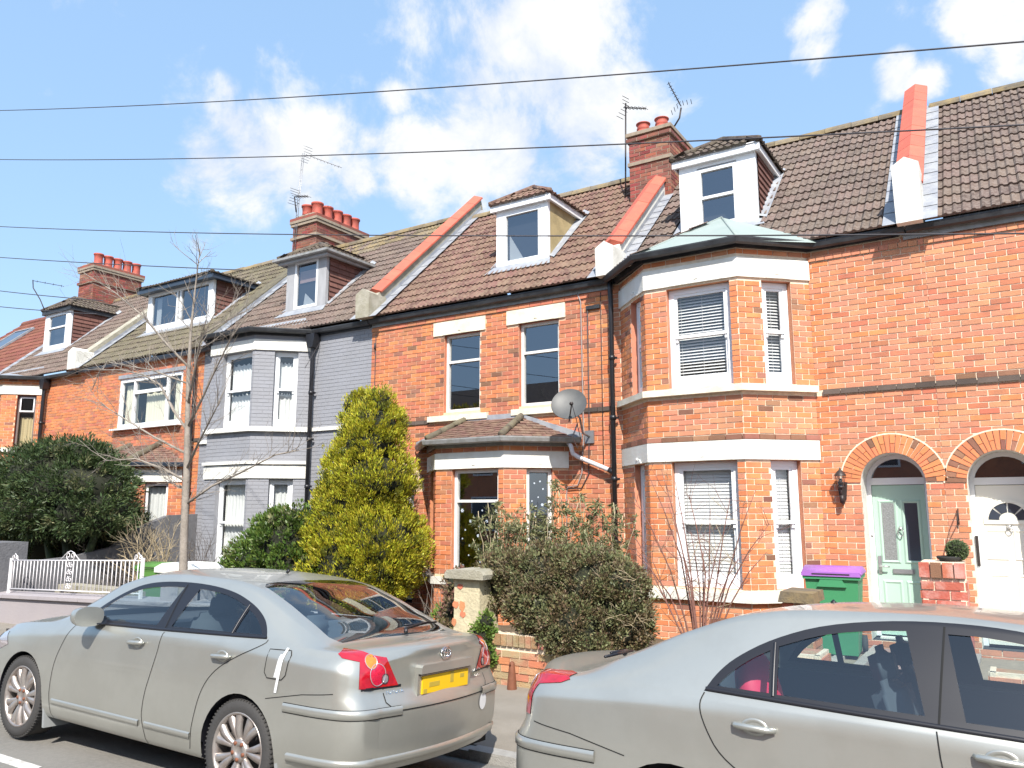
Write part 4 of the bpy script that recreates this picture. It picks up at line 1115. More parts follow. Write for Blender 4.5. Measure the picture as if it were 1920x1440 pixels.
    chimney(h, -15.72, -14.84, 13.75, 15.6, 7.6, 9.46, 'brick_chimney', [(-15.45, 13.98), (-15.08, 13.98), (-15.08, 14.34), (-15.08, 14.70), (-15.08, 15.04), (-15.08, 15.37)], 140, corbels=((.0, .07), (.08, .05), (.45, .05)), potr=.155, poth=.40)
    c = MB(); c.tube([(-11.7, 11.06, 5.2), (-11.6, 10.6, 4.6)], .006, 'cable', 5); c.obj('cable', h)
    door(h, frame((X0 + dcx - r, FY + .3, 0), (1, 0, 0), (0, 1, 0)), 2 * r, .2, 2.15, zs, r, 'door_cream', 'six_panel')
    shell(h, X0, X1)
    return h

# ---------------------------------------------------------------- house B (second from left, wide window)
def house_B():
    X0, X1 = -20.60, -15.45
    h = thing('terraced_house', 'orange brick house with one wide white upper window and broad dormer', 'house', (X0, FY, 0), group='terraced brick houses')
    F = FRONT(X0); w = X1 - X0; recs = []; L_ = lambda x: x - X0
    wq = (L_(-18.80), L_(-16.22), 3.84, 5.08)
    dcx, r, Ro, zs = .75, .375, .615, 2.15
    bx0, bx1 = L_(-19.0), L_(-16.0)
    holes = [wq, (bx0, bx1, -.2, 2.86), ('arch', dcx, r, Ro, .2, zs)]
    wb = MB(); backing(wb, F, w, -.1, 5.43, holes, 'mortar_red', {'win': .07, 'arch': .3}, 'brick_red'); wb.obj('wall', h)
    def pk(x, z, ww):
        if L_(-19.0) < x and (z < 3.84 or z > 5.1) and x < L_(-15.9): return 'brick_red' if random.random() < .92 else 'brick_brown'
        return 'brick_orange' if random.random() < .62 else 'brick_red'
    lay(recs, F, w, 0, 5.42, holes + [(0, L_(-19.2), 3.375, 3.45), (L_(-15.9), w, 3.375, 3.45)], pk)
    dark_course(recs, F, 0, L_(-19.2), 3.378, pr=.03); dark_course(recs, F, L_(-15.9), w, 3.378, pr=.03)
    b = MB(); b.box(wq[0] - .05, wq[1] + .1, -.02, .05, 5.09, 5.18, 'lead', T=F); b.obj('lintel', h)
    pts = [(-19.0, 11.1), (-18.20, 10.35), (-16.8, 10.35), (-16.0, 11.1)]
    LW, CW, RW = (.33, .78), (.33, 1.24), (.31, .81); zg = (.80, 2.44)
    ff = bay(h, pts, [[(a, c, *zg)] for (a, c) in (LW, CW, RW)], 0, 2.84, [(2.47, 2.73, .03, 'stone_white', 'lintel_band'), (.66, .77, .07, 'stone_white', 'sill_band')], 'brick_red', 'mortar_red', recs=recs, skip_z=[(2.46, 2.74), (.66, .78)],
             pickf=lambda L: splitpick('brick_red', 'brick_orange', .35, 'brick_brown', .1))
    flush_bricks(h, recs, 300)
    for i, (a, c) in enumerate((LW, CW, RW)):
        ww = c - a
        window(h, ff[i][0], a, zg[0], ww, zg[1] - zg[0], bars=(1.25,) if i == 1 else (), m='upvc', curtain=[(.06, ww - .06, .06, 1.55, 'curtain', 0)])
    ww = wq[1] - wq[0]
    window(h, F, wq[0], wq[2], ww, wq[3] - wq[2], m='upvc', fr=.09, depth=.02, mull=(.62, 1.96), curtain=[(.08, .60, .1, 1.1, 'curtain_cream', 0), (.95, 1.9, .1, .86, 'curtain_cream', 3), (2.1, 2.5, .1, 1.1, 'curtain_cream', 0)],
           sill=('upvc', .08, .06, .07))
    b = MB(); b.box(wq[0] + .66, wq[0] + 1.92, -.012, .05, wq[2] + .82, wq[2] + .90, 'upvc', T=F); b.obj('window_bar', h)
    g = 2.90; e = [(-19.15, 11.08, g), (-18.28, 10.19, g), (-16.72, 10.19, g), (-15.85, 11.08, g)]; a1, a2 = (-18.1, 11.09, 3.36), (-16.9, 11.09, 3.36)
    for q in ([e[1], e[2], a2, a1], [e[2], e[3], a2], [e[0], e[1], a1]): tiles(h, q, 'tile_brown', 0, 'plain', .17, .105, backname='bay_slope')
    q = MB(); q.tube([(e[2][0], e[2][1], g + .03), (a2[0], a2[1], 3.39)], .08, 'tile_moss', 8); q.tube([(e[1][0], e[1][1], g + .03), (a1[0], a1[1], 3.39)], .08, 'tile_moss', 8); q.obj('hip_tile', h)
    gutter_run(h, [(-19.16, 11.1), (-18.27, 10.22), (-16.73, 10.22), (-15.8, 11.1)], 2.90, 'fascia_blue')
    fascia_run(h, pts, 2.78, 2.86, 'brick_orange', .03)
    def sk2(p): return -19.35 < p.x < -16.5 and p.y > 11.95 and roof_z(p.y) < 7.6
    main_roof(h, X0 + .16, X1 - .2, 'tile_moss', 300, sk2, ridge_y=14.6, kind='roman')
    gutter_run(h, [(X0 - .0, 11.06), (X1, 11.06)], 5.49, 'fascia_blue')
    fascia_run(h, [(X0, 11.1), (X1, 11.1)], 5.36, 5.42, 'brick_orange', .03)
    dormer(h, -19.30, -16.55, 12.0, 6.52, 7.66, 'tile_dark', 'upvc', rise=.38, hip=1.1, fascia='fascia_blue', top_h=.07, side_w=.07, over=.22)
    Fd = frame((-19.30, 12.0, 0), (1, 0, 0), (0, 1, 0))
    window(h, Fd, .07, 6.55, 2.61, 1.06, m='upvc', fr=.12, depth=.0, mull=(1.22, 1.36), glass='glass_dark', curtain=[(.15, .35, .1, .9, 'curtain', 0)])
    q = MB(); q.box(-19.1, -16.7, 12.25, 12.27, 6.5, 7.6, 'interior'); q.obj('room', h)
    parapet(h, X0, .34, .30, 'cement', kz=.62, m_kneeler='render_white', no_coping=True, flash=(0, 1), y_top=14.5)
    downpipe(h, -15.62, 10.99, .1, 5.40, swan=.02, r=.03)
    door(h, frame((X0 + dcx - r, FY + .3, 0), (1, 0, 0), (0, 1, 0)), 2 * r, .2, 2.15, zs, r, 'door_cream', 'six_panel')
    shell(h, X0, X1)
    return h
M['fascia_blue'] = mat('fascia_blue', (.035, .05, .075), .4, var=.2)

# ---------------------------------------------------------------- house D (left edge) and E (clay roof beyond)
def house_D():
    X0, X1 = -25.75, -20.60
    h = thing('terraced_house', 'orange brick house at the left edge with white lintel band and dark framed window', 'house', (X0, FY, 0), group='terraced brick houses')
    F = FRONT(X0); w = X1 - X0; recs = []; L_ = lambda x: x - X0
    dcx, r, Ro, zs = w - .75, .375, .615, 2.15
    bx0, bx1 = L_(-25.2), L_(-22.35)
    holes = [(bx0, bx1, -.2, 5.33), ('arch', dcx, r, Ro, .2, zs)]
    wb = MB(); backing(wb, F, w, -.1, 5.43, holes, 'mortar_red', {'win': .1, 'arch': .3}, 'brick_red'); wb.obj('wall', h)
    pk = splitpick('brick_orange', 'brick_red', .35)
    lay(recs, F, w, 2.4, 5.42, holes, pk)
    pts = [(-25.2, 11.1), (-24.45, 10.35), (-23.1, 10.35), (-22.35, 11.1)]
    LW, CW, RW = (.33, .78), (.33, 1.24), (.36, .84); zg, zu = (.80, 2.44), (3.50, 4.96)
    ff = bay(h, pts, [[(a, c, *zg), (a, c, *zu)] for (a, c) in (LW, CW, RW)], 0, 5.45, [(2.46, 2.72, .03, 'stone_white', 'lintel_band'), (4.97, 5.20, .03, 'stone_white', 'lintel_band'), (3.39, 3.48, .09, 'stone_white', 'sill_band')],
             'brick_red', 'mortar_red', recs=recs, pickf=lambda L: splitpick('brick_red', 'brick_orange', .5, 'brick_brown', .1), skip_z=[(2.46, 2.74), (4.96, 5.21), (3.38, 3.49)])
    flush_bricks(h, recs, 0)
    for i, (a, c) in enumerate((LW, CW, RW)):
        ww = c - a
        window(h, ff[i][0], a, zg[0], ww, zg[1] - zg[0], bars=(.80,), m='upvc')
        window(h, ff[i][0], a, zu[0], ww, zu[1] - zu[0], bars=(1.0,), m='timber_brown', curtain=[(.06, ww - .06, .05, .86, 'blind_tan', 0)])
        if i:
            q = MB(); z = zu[0]
            for bx in ((.06, ww - .06, 1.0, 1.035), (.06, ww - .06, 1.37, 1.40), (.06, .09, 1.035, 1.37), (ww - .09, ww - .06, 1.035, 1.37)): q.box(a + bx[0], a + bx[1], .07, .09, z + bx[2], z + bx[3], 'upvc', T=ff[i][0])
            q.obj('casement', h)
    def sk2(p): return -24.85 < p.x < -23.35 and p.y > 12.05 and roof_z(p.y) < 7.75
    main_roof(h, X0 + .02, X1 - .18, 'tile_grey', 60, sk2, ridge_y=14.6)
    gutter_run(h, [(X0 - .4, 11.02), (-25.25, 11.0), (-24.5, 10.25), (-23.06, 10.25), (-22.28, 11.02), (X1, 11.02)], 5.46)
    fascia_run(h, pts, 5.38, 5.44, 'fascia_black', .04)
    b = MB(); b.add([(-25.3, 10.9, 5.47), (-24.5, 10.2, 5.47), (-23.05, 10.2, 5.47), (-22.25, 10.95, 5.47), (-22.8, 11.2, roof_z(11.2) + .07), (-24.9, 11.2, roof_z(11.2) + .07)], [(0, 1, 2, 3, 4, 5)], 'lead'); b.obj('bay_roof', h)
    downpipe(h, -22.2, 10.97, .1, 5.40, swan=.02, r=.05, hopper=True)
    dormer(h, -24.80, -23.38, 12.10, 6.62, 7.86, 'tile_dark', 'upvc', rise=.45, fascia='fascia_black', top_h=.05, side_w=.12)
    Fd = frame((-24.80, 12.10, 0), (1, 0, 0), (0, 1, 0))
    window(h, Fd, .12, 6.65, 1.18, 1.15, m='upvc', fr=.12, depth=.0, bars=(.66,), glass='glass_dark')
    q = MB(); q.box(-24.6, -23.6, 12.3, 12.32, 6.5, 7.8, 'interior'); q.obj('room', h)
    chimney(h, -26.2, -25.33, 13.75, 15.45, 7.8, 9.92, 'brick_chimney', [(-25.55, 13.98 + .34 * k) for k in range(5)], 0, corbels=((.0, .07), (.08, .05), (.5, .05)), potr=.15, poth=.42)
    b = MB(); 
    for i in range(13):
        ya = EY + i * .27; b.add([(X0 + .0, ya, roof_z(ya) + .06), (X0 + .35, ya, roof_z(ya) + .06), (X0 + .35, ya + .28, roof_z(ya + .28) + .06), (X0 + .0, ya + .28, roof_z(ya + .28) + .06)], [(0, 1, 2, 3)], 'lead')
    b.obj('flashing', h)
    door(h, frame((X0 + dcx - r, FY + .3, 0), (1, 0, 0), (0, 1, 0)), 2 * r, .2, 2.15, zs, r, 'door_cream', 'six_panel')
    shell(h, X0, X1)
    return h
def house_E():
    X0, X1 = -31.5, -25.75
    h = thing('terraced_house', 'house beyond the left edge with red clay tile roof and a roof light', 'house', (X0, FY, 0), group='terraced brick houses')
    F = FRONT(X0); w = X1 - X0; recs = []
    wb = MB(); backing(wb, F, w, -.1, 5.43, [], 'brick_red', .1); wb.obj('wall', h)
    main_roof(h, X0, X1 - .04, 'tile_clay', 100, None, ridge_y=14.6, ridge_m='tile_clay')
    gutter_run(h, [(X0, 11.02), (X1 - .4, 11.02)], 5.46)
    S = slope_frame((-30.4, 12.86, roof_z(12.86) + .06), (1, 0, 0), (0, -math.sin(SLOPE), math.cos(SLOPE)))
    b = MB(); b.box(0, 1.3, -.05, 0, 0, .07, 'lead', T=S); b.box(0, 1.3, 1.3, 1.36, 0, .07, 'lead', T=S); b.box(0, .06, 0, 1.3, 0, .07, 'lead', T=S); b.box(1.24, 1.3, 0, 1.3, 0, .07, 'lead', T=S)
    r = b.obj('roof_light', h); b = MB(); b.quad((.06, 0, .05), (1.24, 0, .05), (1.24, 1.3, .05), (.06, 1.3, .05), 'glass_dark2', T=S); b.obj('pane', r)
    return h
HOUSES = [house_R(), house_A(), house_C(), house_G(), house_B(), house_D(), house_E()]

# ================================================================= ground
def gz(x, y):
    s = .011 * (x + 4.32)
    if y < 5.36: return s - .060 * (y - 3.56) if y > -1 else s + .205
    if y < 7.2: return s + .0 + (y - 5.36) * .028 - .035
    return s + .017
def sheet(name, x0, x1, ys, m, dz=0.0, nx=24, f=None):
    b = MB(); f = f or gz; xs = np.linspace(x0, x1, nx + 1); v = [(x, y, f(x, y) + dz) for y in ys for x in xs]; n = nx + 1
    b.add(v, [(j * n + i, j * n + i + 1, (j + 1) * n + i + 1, (j + 1) * n + i) for j in range(len(ys) - 1) for i in range(nx)], m)
    return struct(name, b.mesh(name))
b = MB(); b.quad((-400, -400, -.9), (400, -400, -.9), (400, 400, -.9), (-400, 400, -.9), 'soil'); struct('ground', b.mesh('ground'))
road_f = lambda x, y: .011 * (x + 4.32) - .060 * (y - 3.56) * (1 if y > 1.2 else 0) + (.1416 if y <= 1.2 else 0) - .04 * max(0, 1.2 - y) * .9
sheet('road', -60, 25, [-2.6, -1, 1.2, 2.5, 3.56, 4.5, 5.33], 'asphalt', f=road_f)
sheet('pavement', -60, 25, [5.47, 6.2, 6.8, 7.2, 7.35], 'pavement')
sheet('near_pavement', -60, 25, [-4.6, -2.75], 'pavement', f=lambda x, y: .011 * (x + 4.32) + .10)
# kerb stones
kb = MB(); kb.box(0, .905, 0, .135, -.25, 0, 'kerb'); kme = kb.mesh('kerb_stone')
kr = put('kerb', None); kr['kind'] = 'structure'
for i in range(46):
    x = -34 + i * .915
    if -16 < x < 1.5: put('kerb_stone', kme, kr, Matrix.Translation((x, 5.335, gz(x, 5.45) + random.uniform(-.003, .004))) @ Matrix.Rotation(R(random.uniform(-.3, .3)), 4, 'Z'))
# garden ground
def garden(x0, x1, m, z=.16, y0=7.42, y1=11.1):
    b = MB(); xs = np.linspace(x0, x1, 9); ys = np.linspace(y0, y1, 8)
    v = [(x, y, z + .02 * math.sin(x * 3) * math.sin(y * 4)) for y in ys for x in xs]; n = len(xs)
    b.add(v, [(j * n + i, j * n + i + 1, (j + 1) * n + i + 1, (j + 1) * n + i) for j in range(len(ys) - 1) for i in range(n - 1)], m)
    return b
for x0, x1, z in ((-31, -20.6, 0), (-20.6, -15.45, .0), (-15.45, -10.3, .05), (-10.3, -5.15, .10), (-5.15, -2.0, .12)): struct('garden_soil', garden(x0, x1, 'soil', z).mesh('garden_soil'))
sheet('forecourt', .35, 8, [7.35, 9, 11.1], 'path_slab', f=lambda x, y: .13, nx=6)
# path to the green door: pale edgings and reddish square tiles
b = MB(); b.quad((-2.0, 7.35, .12), (.35, 7.35, .12), (.35, 11.12, .12), (-2.0, 11.12, .12), 'mortar_dark'); ps = struct('garden_path', b.mesh('garden_path'))
te = MB(); te.box(0, .285, 0, .285, 0, .02, 'path_tile'); te_m = te.mesh('path_tile')
sl_ = MB(); sl_.box(0, .11, 0, .9, 0, .04, 'path_slab'); sl_m = sl_.mesh('edging_stone')
for j in range(12):
    for i in range(3): put('path_tile', te_m, ps, Matrix.Translation((-1.52 + i * .295, 7.5 + j * .295, .121)))
for xx in (-1.66, -1.94, -.60):
    for j in range(4): put('edging_stone', sl_m, ps, Matrix.Translation((xx, 7.45 + j * .91, .122)))
# gravel strip beside the path
def pebbles(name, x0, x1, y0, y1, z, n, label, r0=.012, r1=.03):
    b = MB()
    for _ in range(n):
        x, y = random.uniform(x0, x1), random.uniform(y0, y1); r = random.uniform(r0, r1); a = random.uniform(0, 3)
        c, s = math.cos(a) * r, math.sin(a) * r
        b.add([(x - c, y - s, z), (x + s * .7, y - c * .7, z + r * .2), (x + c, y + s, z), (x - s * .7, y + c * .7, z + r * .1), (x, y, z + r * .8)], [(0, 1, 4), (1, 2, 4), (2, 3, 4), (3, 0, 4)], 'gravel')
    o = struct(name, b.mesh(name)); o['kind'] = 'stuff'; o['label'] = label; o['category'] = 'gravel'
pebbles('gravel', -2.75, -1.97, 7.6, 10.3, .14, 2600, 'pale gravel bed beside the garden path')
# parking bay line on the road
b = MB()
for (xa, xb, y) in ((-8.7, -6.1, 3.20),):
    n = 12
    for i in range(n):
        a, c = xa + (xb - xa) * i / n, xa + (xb - xa) * (i + 1) / n; b.quad((a, y - .05, road_f(a, y) + .004), (c, y - .05, road_f(c, y) + .004), (c, y + .05, road_f(c, y) + .004), (a, y + .05, road_f(a, y) + .004), 'paint_line')
struct('road_marking', b.mesh('road_marking'))

# ================================================================= the car (a silver liftback), built once
M['paint'] = mat('paint', (.47, .465, .42), .31, metal=.66, spec=.5, coat=.45, dirt=(.37, .36, .32), dirt_amt=.25, dirt_scale=3)
M['trim_black'] = mat('trim_black', (.012, .012, .016), .38)
M['rubber'] = mat('rubber', (.045, .043, .042), .85, var=.1, vscale=20, bump=.3, bscale=60)
M['gap'] = mat('gap', (.01, .01, .01), .9)
M['alloy'] = mat('alloy', (.50, .46, .43), .38, metal=.75, dirt=(.24, .14, .10), dirt_amt=.35, dirt_scale=9)
M['alloy_dark'] = mat('alloy_dark', (.07, .065, .065), .6, metal=.4)
M['lamp_red'] = mat('lamp_red', (.40, .004, .014), .10, spec=.8, coat=1.0, var=.5, vscale=22)
M['lamp_red_round'] = mat('lamp_red_round', (.52, .008, .04), .1, spec=.8, coat=1.0, var=.5, vscale=120)
M['lamp_amber'] = mat('lamp_amber', (.75, .20, .01), .15, spec=.8, coat=1.0, var=.3, vscale=60)
M['lamp_clear'] = mat('lamp_clear', (.55, .50, .52), .08, metal=.6, coat=1.0)
M['chrome'] = mat('chrome', (.78, .78, .78), .12, metal=1.0)
M['seat'] = mat('seat', (.05, .06, .075), .8)
M['dash'] = mat('dash', (.05, .05, .055), .7)
M['plate_yellow'] = mat('plate_yellow', (.85, .52, .01), .5)
M['plate_smudge'] = mat('plate_smudge', (.50, .36, .05), .5)
M['car_glass'] = glassmat('car_glass', (.78, .87, .88), .10)
M['sticker_white'] = mat('sticker_white', (.82, .82, .80), .5)
M['pink'] = mat('pink', (.72, .03, .10), .6)
M['tape'] = mat('tape', (.66, .67, .67), .35, var=.3, vscale=30)
M['mud'] = mat('mud', (.26, .27, .27), .6)

def pchip(xs, ys, x):
    xs = np.asarray(xs, float); ys = np.asarray(ys, float); x = np.asarray(x, float)
    h = np.diff(xs); d = np.diff(ys) / h; m = np.zeros_like(xs)
    for i in range(1, len(xs) - 1):
        if d[i - 1] * d[i] > 0:
            w1 = 2 * h[i] + h[i - 1]; w2 = h[i] + 2 * h[i - 1]; m[i] = (w1 + w2) / (w1 / d[i - 1] + w2 / d[i])
    m[0] = d[0]; m[-1] = d[-1]
    k = np.clip(np.searchsorted(xs, x) - 1, 0, len(h) - 1); t = (x - xs[k]) / h[k]; t = np.clip(t, 0, 1)
    return (2 * t**3 - 3 * t**2 + 1) * ys[k] + (t**3 - 2 * t**2 + t) * h[k] * m[k] + (-2 * t**3 + 3 * t**2) * ys[k + 1] + (t**3 - t**2) * h[k] * m[k + 1]

def cf(*p):
    p = sorted(p); return lambda x: pchip([q[0] for q in p], [q[1] for q in p], x)
ZT = cf((-.98, .985), (-.93, 1.025), (-.86, 1.035), (-.66, 1.02), (-.60, 1.03), (-.30, 1.155), (0, 1.265), (.35, 1.37), (.7, 1.41), (1.1, 1.42), (1.5, 1.40), (1.8, 1.34), (2.1, 1.185), (2.4, 1.02), (2.5, .985), (2.8, .955), (3.1, .905), (3.4, .82), (3.55, .73), (3.65, .62))
ZB = cf((-.98, .93), (-.8, .975), (-.5, .985), (-.14, .995), (.2, .985), (.92, .965), (1.7, .94), (2.2, .925), (2.5, .905), (3.0, .86), (3.4, .76), (3.65, .58))
WB_ = cf((-.98, .54), (-.965, .60), (-.93, .66), (-.86, .715), (-.7, .765), (-.3, .805), (.3, .832), (1., .838), (1.8, .828), (2.4, .80), (3.0, .77), (3.35, .70), (3.55, .60), (3.65, .48))
WMX = cf((-.98, .62), (-.972, .68), (-.945, .745), (-.89, .80), (-.80, .84), (-.6, .868), (-.1, .88), (1.3, .88), (2.7, .88), (3.2, .85), (3.4, .79), (3.55, .70), (3.65, .50))
ZR = cf((-.98, .955), (-.8, 1.003), (-.62, 1.01), (-.3, 1.115), (0, 1.235), (.3, 1.325), (.6, 1.362), (1.1, 1.368), (1.5, 1.345), (1.8, 1.268), (2.1, 1.12), (2.42, .965), (2.5, .935), (3.0, .88), (3.4, .775), (3.65, .60))
WR = cf((-.98, .50), (-.9, .61), (-.7, .675), (-.5, .680), (-.3, .665), (0, .635), (.3, .612), (.6, .60), (1.1, .60), (1.5, .605), (1.8, .635), (2.1, .675), (2.42, .725), (2.5, .74), (3.0, .71), (3.4, .62), (3.65, .40))
ZL = cf((-.98, .30), (-.5, .27), (-.35, .215), (.5, .20), (2.2, .20), (3.0, .20), (3.65, .24))

RZ = [0.0]
def section(a):
    """half section, bottom edge to top centre; returns points and the indices of belt and rail"""
    zt, zb, wb, wm, zr, wr, zl = (float(f(a)) for f in (ZT, ZB, WB_, WMX, ZR, WR, ZL))
    gq = RZ[0] * min(1, max(0, (zr - zb) / .35)); zr += gq; zt += gq * .45
    low = [(wm - .075, zl), (wm - .045, zl + .012), (wm - .022, zl + .05), (wm - .006, zl + .13)]
    zs_ = np.linspace(zl + .20, zb - .10, 9)
    body = []
    for z in zs_:
        t = (z - zl) / (zb - zl)
        y = wm - .012 * (max(0, t - .45) / .55) ** 2 * 2.2 + .004 * math.sin(math.pi * t)
        body.append((y, z))
    y_s = body[-1][0]
    sh = []
    for t in np.linspace(.2, 1, 6):
        # shoulder rounding into the belt
        sh.append((y_s + (wb + .012 - y_s) * t ** 1.8, zb - .10 + .10 * t))
    low2 = low + body + sh
    jb = len(low2)
    p = [(wb, zb + .012)]
    n = 10
    for i in range(1, n + 1):
        t = i / n; y = wb + (wr - wb) * t + .014 * math.sin(math.pi * t); z = zb + .012 + (zr - zb - .012) * t
        p.append((y, z))
    jr = jb + n
    q = []
    m = 12
    for i in range(1, m + 1):
        t = i / m; an = t
        y = wr * (1 - an); z = zr + (zt - zr) * (1 - (1 - an) ** 2.6)
        q.append((y, z))
    return low2 + p + q, jb, jr

def chaik(p, n=2):
    for _ in range(n):
        q = [p[0]]
        for a, b in zip(p[:-1], p[1:]):
            q += [(a[0] * .75 + b[0] * .25, a[1] * .75 + b[1] * .25), (a[0] * .25 + b[0] * .75, a[1] * .25 + b[1] * .75)]
        p = q + [p[-1]]
    return p
def build_shell():
    A_ = list(np.linspace(-.98, -.78, 12)) + list(np.linspace(-.76, -.3, 14)) + list(np.linspace(-.26, 2.5, 68)) + list(np.linspace(2.54, 3.4, 22)) + list(np.linspace(3.43, 3.65, 8))
    secs = []
    for a in A_:
        s, jb, jr = section(a); secs.append(s)
    def warp(a, y, z):
        # rear and front faces are bowed and stepped
        w = min(1, max(0, (-.70 - a) / .28)); w = w * w * (3 - 2 * w)
        g = .055 * min(1, max(0, (z - .66) / .10)) + .05 * max(0, (.42 - z) / .2) - .045 * math.exp(-((z - 1.02) / .03) ** 2) * (1 if a < -.75 else 0)
        bow = .075 * (1 - min(1, (y / .62)) ** 2)
        a2 = a + w * g - w * bow * (1 if a < -.70 else 0)
        wf = min(1, max(0, (a - 3.35) / .3)); a2 += wf * (.10 * (1 - min(1, y / .6) ** 2) - .10 * max(0, (z - .5)))
        return a2
    V = []; fac = []
    n = len(secs[0])
    for a, s in zip(A_, secs):
        for (y, z) in s: V.append((warp(a, y, z), y, z))
    for i in range(len(A_) - 1):
        for j in range(n - 1):
            fac.append(((i * n + j, i * n + j + 1, (i + 1) * n + j + 1, (i + 1) * n + j), 'side' if j < jr else 'top'))
    # end caps
    for end, i in (('rear', 0), ('front', len(A_) - 1)):
        s = secs[i]; a = A_[i]; ks = list(range(jb, n)); grid = []
        for j in range(0, jb + 1):
            row = []
            for kk, k in enumerate(ks):
                if j == jb: row.append(i * n + k); continue
                if kk == 0: row.append(i * n + j); continue
                y = s[j][0] * (s[k][0] / s[jb][0]); f_ = (j / jb) ** 6; z = s[j][1] + (s[k][1] - s[jb][1]) * f_
                V.append((warp(a, y, z), y, z)); row.append(len(V) - 1)
            grid.append(row)
        for j in range(jb):
            for k in range(len(ks) - 1):
                q = (grid[j][k], grid[j][k + 1], grid[j + 1][k + 1], grid[j + 1][k])
                if end == 'front': q = q[::-1]
                fac.append((q, end))
    V = np.array(V)
    # vertex normals (half body, mirrored at the centre line)
    N = np.zeros_like(V)
    for q, k in fac:
        p = V[list(q)]; nn = np.cross(p[2] - p[0], p[3] - p[1])
        for v in q: N[v] += nn
    mid = V[:, 1] < 1e-6; N[mid, 1] = 0
    L = np.linalg.norm(N, axis=1); L[L == 0] = 1; N /= L[:, None]
    c = V.mean(0); c[1] = 0
    if (N * (V - c)).sum(1).mean() < 0: N = -N
    return V, N, fac

def cclip(faces, poly, key, kinds):
    """split faces by a convex 2-D polygon (ccw or cw); returns inside, outside"""
    cx = sum(p[0] for p in poly) / len(poly); cy = sum(p[1] for p in poly) / len(poly)
    planes = []
    for i in range(len(poly)):
        (x0, y0), (x1, y1) = poly[i], poly[(i + 1) % len(poly)]
        nx, ny = y1 - y0, x0 - x1; d = nx * x0 + ny * y0
        if nx * cx + ny * cy > d: nx, ny, d = -nx, -ny, -d
        planes.append((nx, ny, d))
    ins, outs = [], []
    bx0, bx1 = min(p[0] for p in poly), max(p[0] for p in poly); by0, by1 = min(p[1] for p in poly), max(p[1] for p in poly)
    for (vs_, kind) in faces:
        if kinds and kind not in kinds: outs.append((vs_, kind)); continue
        kk = [key(v) for v in vs_]
        if max(k[0] for k in kk) < bx0 or min(k[0] for k in kk) > bx1 or max(k[1] for k in kk) < by0 or min(k[1] for k in kk) > by1:
            outs.append((vs_, kind)); continue
        cur = vs_; dead = False; pend = []
        for (nx, ny, d) in planes:
            s = [key(v)[0] * nx + key(v)[1] * ny - d for v in cur]
            if max(s) <= 1e-9: continue
            if min(s) >= -1e-9: pend.append(cur); dead = True; break
            a, b = [], []
            for i in range(len(cur)):
                j = (i + 1) % len(cur)
                if s[i] <= 0: a.append(cur[i])
                if s[i] >= 0: b.append(cur[i])
                if (s[i] < 0 < s[j]) or (s[j] < 0 < s[i]):
                    t = s[i] / (s[i] - s[j]); m_ = cur[i] + (cur[j] - cur[i]) * t; a.append(m_); b.append(m_)
            if len(b) >= 3: pend.append(b)
            cur = a
            if len(cur) < 3: dead = True; break
        for p in pend: outs.append((p, kind))
        if not dead: ins.append((cur, kind))
        elif not pend and len(cur) >= 3: outs.append((cur, kind))
    return ins, outs

def faces_mesh(name, faces, m, mirror=0, flip=False, off=0.0):
    """mirror: 0 keep y, 1 other side, 2 both"""
    vs_, fs, ns, idx = [], [], [], {}
    def vid(v, sgn):
        k = (round(v[0], 5), round(v[1] * sgn, 5), round(v[2], 5))
        if k not in idx:
            idx[k] = len(vs_); nn = np.array([v[3], v[4] * sgn, v[5]]); nn = nn / (np.linalg.norm(nn) or 1)
            vs_.append((v[0] + nn[0] * off, v[1] * sgn + nn[1] * off, v[2] + nn[2] * off)); ns.append(tuple(nn))
        return idx[k]
    for sgn in ([1] if mirror == 0 else [-1] if mirror == 1 else [1, -1]):
        for f, kind in faces:
            ids = [vid(v, sgn) for v in f]; o = []
            for i in ids:
                if not o or o[-1] != i: o.append(i)
            if len(o) > 1 and o[0] == o[-1]: o.pop()
            if len(o) < 3 or len(set(o)) < 3: continue
            P = [np.array(vs_[i]) for i in o]; nn = np.zeros(3)
            for i in range(1, len(P) - 1): nn += np.cross(P[i] - P[0], P[i + 1] - P[0])
            av = sum(np.array(ns[i]) for i in o)
            if nn @ av < 0: o = o[::-1]
            fs.append(tuple(o))
    me = bpy.data.meshes.new(name); me.from_pydata(vs_, [], fs); me.materials.append(M[m])
    me.polygons.foreach_set('use_smooth', [True] * len(me.polygons)); me.update()
    me.normals_split_custom_set_from_vertices(ns)
    return me

